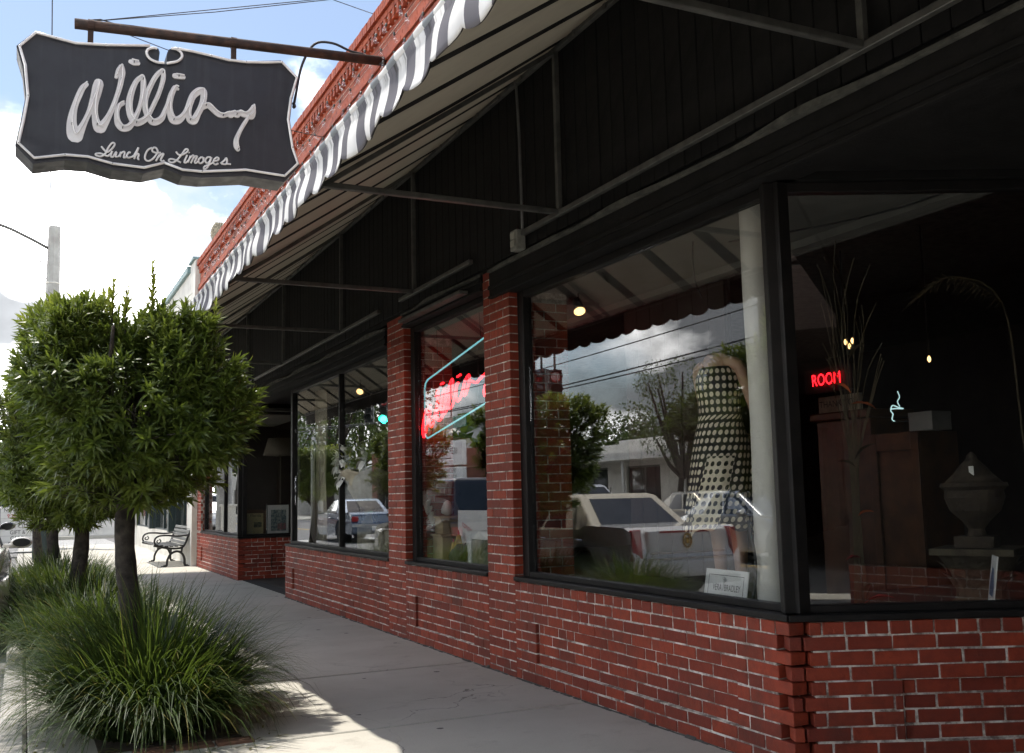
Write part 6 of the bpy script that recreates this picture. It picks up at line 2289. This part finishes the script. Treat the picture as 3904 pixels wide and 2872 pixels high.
for (x0, x1, z0, z1) in ((0, 0.012, 0, 0.545), (0.378, 0.39, 0, 0.545), (0.0121, 0.3779, 0, 0.012), (0.0121, 0.3779, 0.533, 0.545)):
    mb.box((x0, 0, z0), (x1, 0.03, z1))
mb.build('frame', MAT['chrome'], pr_)
boxpart('mount', (0.0125, 0.012, 0.0125), (0.3775, 0.02, 0.5325), MAT['paper'], pr_)
boxpart('print', (0.075, 0.008, 0.09), (0.335, 0.0115, 0.45), simple('garden_print', (0.10, 0.16, 0.18), (0.36, 0.40, 0.38), 28, .6, lo=.4, hi=.6), pr_)
boxpart('print_flowers', (0.19, 0.006, 0.11), (0.33, 0.0078, 0.22), simple('flower_print', (0.40, 0.14, 0.18), (0.12, 0.16, 0.13), 60, .6, lo=.45, hi=.55), pr_)
lt = thing('window_lettering', 'white painted lettering on the far display window', 'lettering', (3.33, 20.2, 1.98))
text('10 YEARS', 0.30, MAT['paper'], lt, (0, 0.2, 0.18), (PI / 2, 0, -PI / 2), sx=0.62)
text('Service by', 0.13, MAT['paper'], lt, (0, 0.2, -0.06), (PI / 2, 0, -PI / 2), sx=0.8)
boxpart('rule', (-0.002, -0.55, 0.03), (0.0, 0.95, 0.045), MAT['paper'], lt)
nn_ = thing('hook_neon', 'orange curved neon tube hanging in the far display window', 'neon sign', (3.5, 18.5, 1.9))
tubepart('tube', [(0, y, z) for y, z in spline([(-0.35, 0.14), (-0.30, -0.02), (-0.16, -0.13), (0.0, -0.08), (0.08, 0.02)], 5)], 0.018, MAT['neon_orange'], nn_)
tubepart('tube', [(0, y, z) for y, z in spline([(-0.05, 0.45), (0.0, 0.36), (-0.02, 0.30), (0.05, 0.22)], 4)], 0.016, MAT['neon_orange'], nn_)
for y in (-0.3, 0.05):
    tubepart('hanger', [(0, y, 0.0), (0, y, 0.94)], 0.003, MAT['wire'], nn_, 4)
# ------------------------------------------------------------------ across the street (seen in the windows)
def low_building(name, label, x, y0, y1, h, m_, step=(), openings=(), canopy=None, wm='car_glass'):
    """building facing +x with its front at x; openings are (y0,y1,z0,z1)"""
    T = thing(name, label, 'building', (0, 0, 0))
    mb = MB()
    ops = sorted(openings)
    D = 0.25
    cur = y0
    for (a, b_, z0, z1) in ops:
        mb.box((x - D, cur, -0.02), (x, a, h))
        mb.box((x - D, a, z1), (x, b_, h))
        if z0 > 0.05:
            mb.box((x - D, a, -0.02), (x, b_, z0))
        cur = b_
    mb.box((x - D, cur, -0.02), (x, y1, h))
    mb.box((x - 10, y0, -0.02), (x - D - .001, y0 + 0.2, h - .3))
    mb.box((x - 10, y1 - 0.2, -0.02), (x - D - .001, y1, h - .3))
    mb.box((x - 10, y0 + .201, h - 0.6), (x - D - .001, y1 - .201, h - 0.4))
    for (a, b_, hh) in step:
        mb.box((x - D - .002, a, h + .001), (x + .003, b_, h + hh))
    mb.build('wall', m_, T)
    for (a, b_, z0, z1) in ops:
        q = MB()
        q.box((x - 0.16, a, z0), (x - 0.15, b_, z1))
        w = q.build('window', MAT[wm], T)
        q = MB()
        for yy in (a, (a + b_) / 2 - 0.04, b_ - 0.08):
            q.box((x - 0.149, yy, z0), (x - 0.10, yy + 0.08, z1))
        q.box((x - 0.1485, a + .081, z1 - 0.08), (x - 0.101, b_ - .081, z1))
        q.build('frame', MAT['grey_steel'], w)
    mb = MB()
    mb.box((x - 0.30, y0 - 0.05, h + 0.002), (x + 0.08, y1 + 0.05, h + 0.10))
    if not step:
        mb.build('coping', MAT['kerb'], T)
    if canopy:
        z, d = canopy
        boxpart('canopy', (x + 0.005, y0 + 0.3, z), (x + d, y1 - 0.3, z + 0.28), MAT['white_paint'], T)
        y = y0 + 1.0
        while y < y1:
            tubepart('post', [(x + d - 0.15, y, 0), (x + d - 0.15, y, z)], 0.06, MAT['white_paint'], T)
            y += 4.0
    return T


far_brick = simple('far_brick', (0.22, 0.085, 0.055), (0.15, 0.06, 0.042), 8, 0.85, bmp=.2)
dark_brick = simple('dark_brick', (0.07, 0.045, 0.035), (0.05, 0.032, 0.026), 8, 0.85)  # kept very dark so the added arcade mirrors as shade
tan = simple('tan_stucco', (0.50, 0.38, 0.24), (0.42, 0.32, 0.20), 3, 0.85)
low_building('white_shop', 'low white shop with a stepped parapet and deep canopy across the street', -16.0, 24.0, 44.0, 3.35, MAT['white_paint'],
             step=((24.0, 31.0, 0.35), (31.1, 36.5, 0.15)), openings=((25.5, 28.0, 0.5, 2.4), (29.5, 32.0, 0.5, 2.4), (33.5, 36.0, 0.0, 2.4), (37.5, 41.0, 0.5, 2.4)), canopy=(2.55, 2.2))
low_building('tan_shop', 'tan stucco shop across the street behind the white sedan', -15.0, 4.0, 22.5, 3.5, tan,
             openings=((5.5, 8.5, 0.6, 2.6), (10, 13, 0.6, 2.6), (15, 17, 0.0, 2.5), (18.5, 21.5, 0.6, 2.6)))
low_building('brick_office', 'low brick office past the side street', -14.6, 52.0, 66.0, 4.3, far_brick,
             openings=((53, 55.5, 0.6, 2.7), (58, 60, 0.0, 2.5), (62, 65, 0.6, 2.7)))
low_building('grey_shop_row', 'grey shop row far down the left side of the street', -15.0, 88.0, 130.0, 4.4, MAT['pole_concrete'],
             openings=tuple((90 + i * 5.0, 93.2 + i * 5.0, 0.6, 2.6) for i in range(8)))
low_building('cream_shop', 'cream shop row across the street behind the camera', -15.0, -40.0, 3.0, 4.6, MAT['white_paint'],
             openings=tuple((-38 + i * 5.0, -35.2 + i * 5.0, 0.6, 2.6) for i in range(8)))
# far block straight ahead
T = thing('far_brick_block', 'dark brick wall of the block past the side street', 'building', (0, 0, 0))
mb = MB()
mb.box((1.6, 47.5, 0), (14, 62, 4.2))
mb.build('wall', far_brick, T)
boxpart('coping', (1.5, 47.4, 4.201), (14.1, 62.1, 4.35), MAT['kerb'], T)
for i in range(4):
    w = boxpart('window', (2.6 + i * 2.8, 47.44, 0.9), (4.4 + i * 2.8, 47.498, 2.6), MAT['car_glass'], T)
lw = MB()
lw.box((0.9, 46.9, 0), (14, 47.2, 0.75))
tag(lw.build('low_stucco_wall', MAT['white_paint']), 'low white wall along the pavement past the side street', 'wall')

# ------------------------------------------------------------------ trees beyond


def broad_tree(name, label, loc, H_, R0, seed, n=2600, group='broad trees around the street', ls=0.30):
    R_ = random.Random(seed)
    T = thing(name, label, 'tree', loc, group=group)
    tr = MB()
    th = H_ * 0.38
    tr.tube(spline([(0, 0, -0.1), (0.1, 0.05, th * .5), (0, 0, th), (0.1, 0, H_ * .6)], 4), [0.32 * R0 / 4 * (1.2 - i * 0.07) for i in range(13)], 10)
    tr.build('trunk', MAT['bark'], T, smooth=True)
    blobs = []
    for i in range(16):
        a = R_.uniform(0, 6.28)
        q = R_.random() ** 0.6
        blobs.append((Vector((math.cos(a) * q * R0 * .72, math.sin(a) * q * R0 * .72, th + (H_ - th) * R_.uniform(0.12, 0.86))), R0 * R_.uniform(0.26, 0.46)))
    lb = MB()
    for c, r in blobs:
        lb.tube(spline([(0, 0, th * .8), tuple(c * 0.5 + Vector((0, 0, th * .3))), tuple(c)], 3), [0.10, .09, .08, .07, .05, .04, .03], 5)
    lb.build('limb', MAT['bark'], T, smooth=True)
    V, F, Y = [], [], []
    for i in range(n):
        c, r = blobs[i % len(blobs)]
        d = Vector((R_.gauss(0, 1), R_.gauss(0, 1), R_.gauss(0, .8))).normalized()
        p = c + d * r * (1 - 0.5 * R_.random() ** 2)
        for k in range(3):
            dd = (d + Vector((R_.uniform(-1, 1), R_.uniform(-1, 1), R_.uniform(-1, .6)))).normalized()
            leaf(V, F, Y, p, dd, Vector((R_.uniform(-1, 1), R_.uniform(-1, 1), 1)), ls * R_.uniform(.7, 1.3), ls * .42, max(0, d.z) * R_.random() * .6)
    me = bpy.data.meshes.new('crown')
    me.from_pydata(V, [], F)
    me.materials.append(MAT['far_leaf'])
    o = bpy.data.objects.new('crown', me)
    COL.objects.link(o)
    o.parent = T
    o['kind'] = 'stuff'
    add_attr(o, Y)
    return T


TR = [('oak behind the left end of the white shop', (-27, 50, 0), 6.2, 4.0), ('oak behind the white shop roof', (-28, 40, 0), 5.6, 4.0), ('oak behind the right end of the white shop', (-28, 31, 0), 5.6, 4.0),
      ('narrow dark tree in front of the right end of the white shop', (-12.6, 27.2, 0), 5.8, 1.5), ('oak behind the tan shop', (-25, 16, 0), 9.5, 5.0), ('oak beside the brick office', (-24, 44.8, 0), 4.6, 2.8),
      ('oak behind the brick office', (-29, 58, 0), 5.6, 4.2), ('oak far down the left pavement', (-12.8, 70, 0), 12.0, 5.0), ('oak farther down the left pavement', (-12.8, 82, 0), 13.5, 5.8), ('oak farthest down the left pavement', (-13.5, 106, 0), 13.0, 6.5), ('oak behind the far oaks on the left', (-22, 92, 0), 14.0, 7.0),
      ('oak over the far kerb', (1.0, 72, 0), 7.5, 3.6), ('oak farther over the far kerb', (0.2, 86, 0), 8.0, 4.0), ('oak behind the cream shop row', (-24, -12, 0), 9.5, 5.0), ('oak across the lane behind the camera', (-9.0, -9.0, 0), 9.0, 4.4), ('oak far behind the camera', (-3.0, -50.0, 0), 8.0, 4.6)]
for i, (lab, loc, H_, R0) in enumerate(TR):
    broad_tree('oak_tree', lab + ', round crowned', loc, H_, R0, 40 + i, n=3000, ls=0.20 * R0 / 4.2)
# wooded horizon all round, one far-off mass
R_ = random.Random(77)
V, F, Y = [], [], []
for i in range(5200):
    a = R_.uniform(0, 2 * PI)
    rr = R_.uniform(150, 175)
    hgt = 9 + 4 * math.sin(a * 17) + 2.5 * math.sin(a * 41 + 1) + 2 * math.sin(a * 7)
    c = Vector((rr * math.cos(a) - 3, rr * math.sin(a) + 20, R_.uniform(0, 1) ** 0.8 * hgt))
    for k in range(2):
        d = Vector((R_.uniform(-1, 1), R_.uniform(-1, 1), R_.uniform(-.4, 1))).normalized()
        leaf(V, F, Y, c, d, Vector((R_.uniform(-1, 1), R_.uniform(-1, 1), 1)), R_.uniform(2.2, 4.0), R_.uniform(1.6, 2.6), R_.random() * .4)
me = bpy.data.meshes.new('far_woodland')
me.from_pydata(V, [], F)
me.materials.append(MAT['far_leaf'])
o = bpy.data.objects.new('far_woodland', me)
COL.objects.link(o)
o['kind'] = 'stuff'
o['label'] = 'dark far-off belt of woodland along the horizon'
o['category'] = 'woodland'
add_attr(o, Y)

# ------------------------------------------------------------------ unseen blockers added behind the camera
eb = thing('arcade_blocker', 'unseen dark arcade added over the pavement to dim the entry and its reflections', 'building', (0, 0, 0))  # added out of view to block light and give a dark reflection
boxpart('wall', (3.28, -33.0, 0), (15, -3.4, 3.2), dark_brick, eb)
boxpart('upper_storey', (0.0, -33.0, 3.201), (15, -3.4, 6.6), dark_brick, eb)
for i in range(8):
    boxpart('pier', (0.02, -32.9 + i * 4.13, 0), (0.50, -32.3 + i * 4.13, 3.2), dark_brick, eb)
boxpart('street_screen', (0.2, -33.0, 0), (0.34, -7.5, 3.2), dark_brick, eb)  # closes the street side so no daylight shows in the mirrored passage
cb = thing('backdrop_block', 'unseen brick block added behind the camera to darken the return window reflection', 'building', (0, 0, 0))
boxpart('wall', (-1.5, -46.0, 0), (24, -34.0, 9.0), far_brick, cb)  # added out of view to hide bright sky from the return window
for i in range(8):
    for z in (1.0, 5.0):
        boxpart('window', (0.2 + i * 2.8, -33.998, z), (1.7 + i * 2.8, -33.95, z + 2.2), MAT['car_glass'], cb)
# ------------------------------------------------------------------ signals, street name plate, poles and wires
def signal(loc, label, lit=False, rz=0.0):
    T = thing('traffic_signal', label, 'traffic light', loc, rz, group='signals over the crossing')
    boxpart('housing', (-0.17, -0.10, -0.5), (0.17, 0.12, 0.5), MAT['black_metal'], T, bevel=0.02)
    for k, z in enumerate((0.32, 0.0, -0.32)):
        for s in (-1, 1):
            mb = MB()
            mb.lathe([(0.14, 0.0), (0.11, 0.012 * s)], (0, s * 0.125, z), 16, axis='y')
            on = lit and k == 2
            ln = mb.build('lens', MAT['green_lamp'] if on else (MAT['tail_red'] if k == 0 else MAT['rubber']), T)
            q = MB()
            V = []
            for i in range(13):
                a = PI * (-0.1 + 1.2 * i / 12)
                for (r, yy) in ((0.15, 0.13), (0.15, 0.36), (0.158, 0.36), (0.158, 0.13)):
                    V.append((r * math.cos(a), s * yy, z + r * math.sin(a)))
            q.add(V, [(i * 4 + j, i * 4 + (j + 1) % 4, (i + 1) * 4 + (j + 1) % 4, (i + 1) * 4 + j) for i in range(12) for j in range(4)])
            q.build('visor', MAT['black_metal'], T)
    tubepart('hanger', [(0, 0, 0.5), (0, 0, 1.1)], 0.03, MAT['grey_steel'], T)
    return T


signal((-5.0, 34.8, 4.45), 'lit green traffic signal reflected beside the brick pillar', True, 0.5)
signal((-5.0, 36.6, 4.65), 'dark traffic signal hanging next to the lit green one', False, 0.5)
signal((-5.0, 22.4, 3.95), 'dark traffic signal on the left of the pair over the street', False, 1.2)
signal((-5.0, 21.7, 3.85), 'dark traffic signal on the right of the pair over the street', False, 0.4)
for (a, b_, sag, r, lab) in (((-12.0, 37.5, 6.1), (0.3, 34.0, 6.0), 0.35, 0.012, 'span wire carrying the signals at the side street'),
                             ((-8.0, 17.4, 5.6), (-2.5, 27.0, 4.95), 0.1, 0.012, 'span wire carrying the nearer pair of signals'),
                             ((-8.0, 17.4, 6.2), (-8.0, 60, 6.6), 0.5, 0.013, 'topmost cable along the street from the wooden pole'),
                             ((-8.0, 17.4, 5.45), (-8.0, 60, 6.1), 0.45, 0.017, 'second cable along the street from the wooden pole'),
                             ((-8.0, 17.4, 4.75), (-8.0, 60, 5.6), 0.5, 0.022, 'thick cable along the street from the wooden pole'),
                             ((-8.0, 17.4, 4.6), (-3.0, 40, 4.0), 0.3, 0.017, 'lowest cable slanting toward the side street'),
                             ((-8.0, 17.4, 6.2), (-8.0, -30, 6.4), 0.5, 0.013, 'cable along the street behind the camera')):
    pts = []
    for i in range(25):
        u = i / 24
        p = Vector(a).lerp(Vector(b_), u)
        p.z -= sag * 4 * u * (1 - u)
        pts.append(tuple(p))
    tag(tubepart('overhead_wire', pts, r, MAT['wire'], None, 5), lab, 'cable', 'overhead wires')
up = thing('utility_pole', 'wooden utility pole across the lane with cables leaving it', 'utility pole', (-8.0, 17.4, -0.12))
tubepart('pole', [(0, 0, 0), (0, 0, 6.6)], [0.17, 0.12], MAT['bark'], up, 10)
boxpart('crossarm', (-0.9, -0.05, 6.2), (0.9, 0.05, 6.32), MAT['bark'], up)
sn = thing('street_name_plate', 'green street name plate hanging over the crossing', 'street sign', (-4.5, 27.2, 3.45), 0.0)
boxpart('plate', (0, -1.1, -0.17), (0.02, 1.1, 0.17), MAT['green_plate'], sn)
text('o  Ave', 0.24, MAT['paper'], sn, (0.023, 0, 0), (PI / 2, 0, PI / 2))
tubepart('hanger', [(0.01, 0, 0.17), (0.01, 0, 1.62)], 0.02, MAT['grey_steel'], sn)
rs = thing('restaurant_sign', 'white restaurant pole sign with a letter board below across the street', 'sign', (-13.0, 48.4, 0), -0.25)
boxpart('panel', (0, -1.6, 2.9), (0.3, 1.6, 4.15), MAT['paper'], rs, bevel=0.02)
text("BEEF 'O' BRADY'S", 0.42, MAT['ink'], rs, (0.306, 0, 3.6), (PI / 2, 0, PI / 2), sx=0.78)
boxpart('rule', (0.301, -0.7, 3.22), (0.304, 0.7, 3.27), MAT['ink'], rs)
boxpart('letter_panel', (0.02, -1.6, 2.12), (0.28, 1.6, 2.8), MAT['paper'], rs)
text('SPECIALTY DRINKS', 0.30, MAT['ink'], rs, (0.286, 0, 2.62), (PI / 2, 0, PI / 2), sx=0.86)
text('BUY ONE GET ONE', 0.30, MAT['ink'], rs, (0.286, 0, 2.30), (PI / 2, 0, PI / 2), sx=0.86)
for y in (-1.2, 1.2):
    tubepart('post', [(0.15, y, 0), (0.15, y, 2.9)], 0.09, MAT['grey_steel'], rs)
bin_ = thing('litter_bin', 'dark slatted litter bin by the kerb, reflected in the far window', 'bin', (0.5, 27.0, 0))
mb = MB()
mb.lathe([(0.24, 0.0), (0.27, 0.05), (0.27, 0.75), (0.29, 0.78), (0.29, 0.84), (0.18, 0.88)], (0, 0, 0), 20)
mb.build('drum', MAT['green_frame'], bin_, smooth=False)
nwb = thing('newspaper_box', 'yellow newspaper box on the opposite pavement', 'newspaper box', (-12.2, 44.0, 0))
boxpart('cabinet', (-0.22, -0.24, 0.35), (0.22, 0.24, 1.15), MAT['yellow'], nwb, bevel=0.02)
boxpart('pedestal', (-0.15, -0.15, 0.0), (0.15, 0.15, 0.349), MAT['black_metal'], nwb)
boxpart('pane', (0.221, -0.18, 0.65), (0.226, 0.18, 1.05), MAT['car_glass'], nwb)
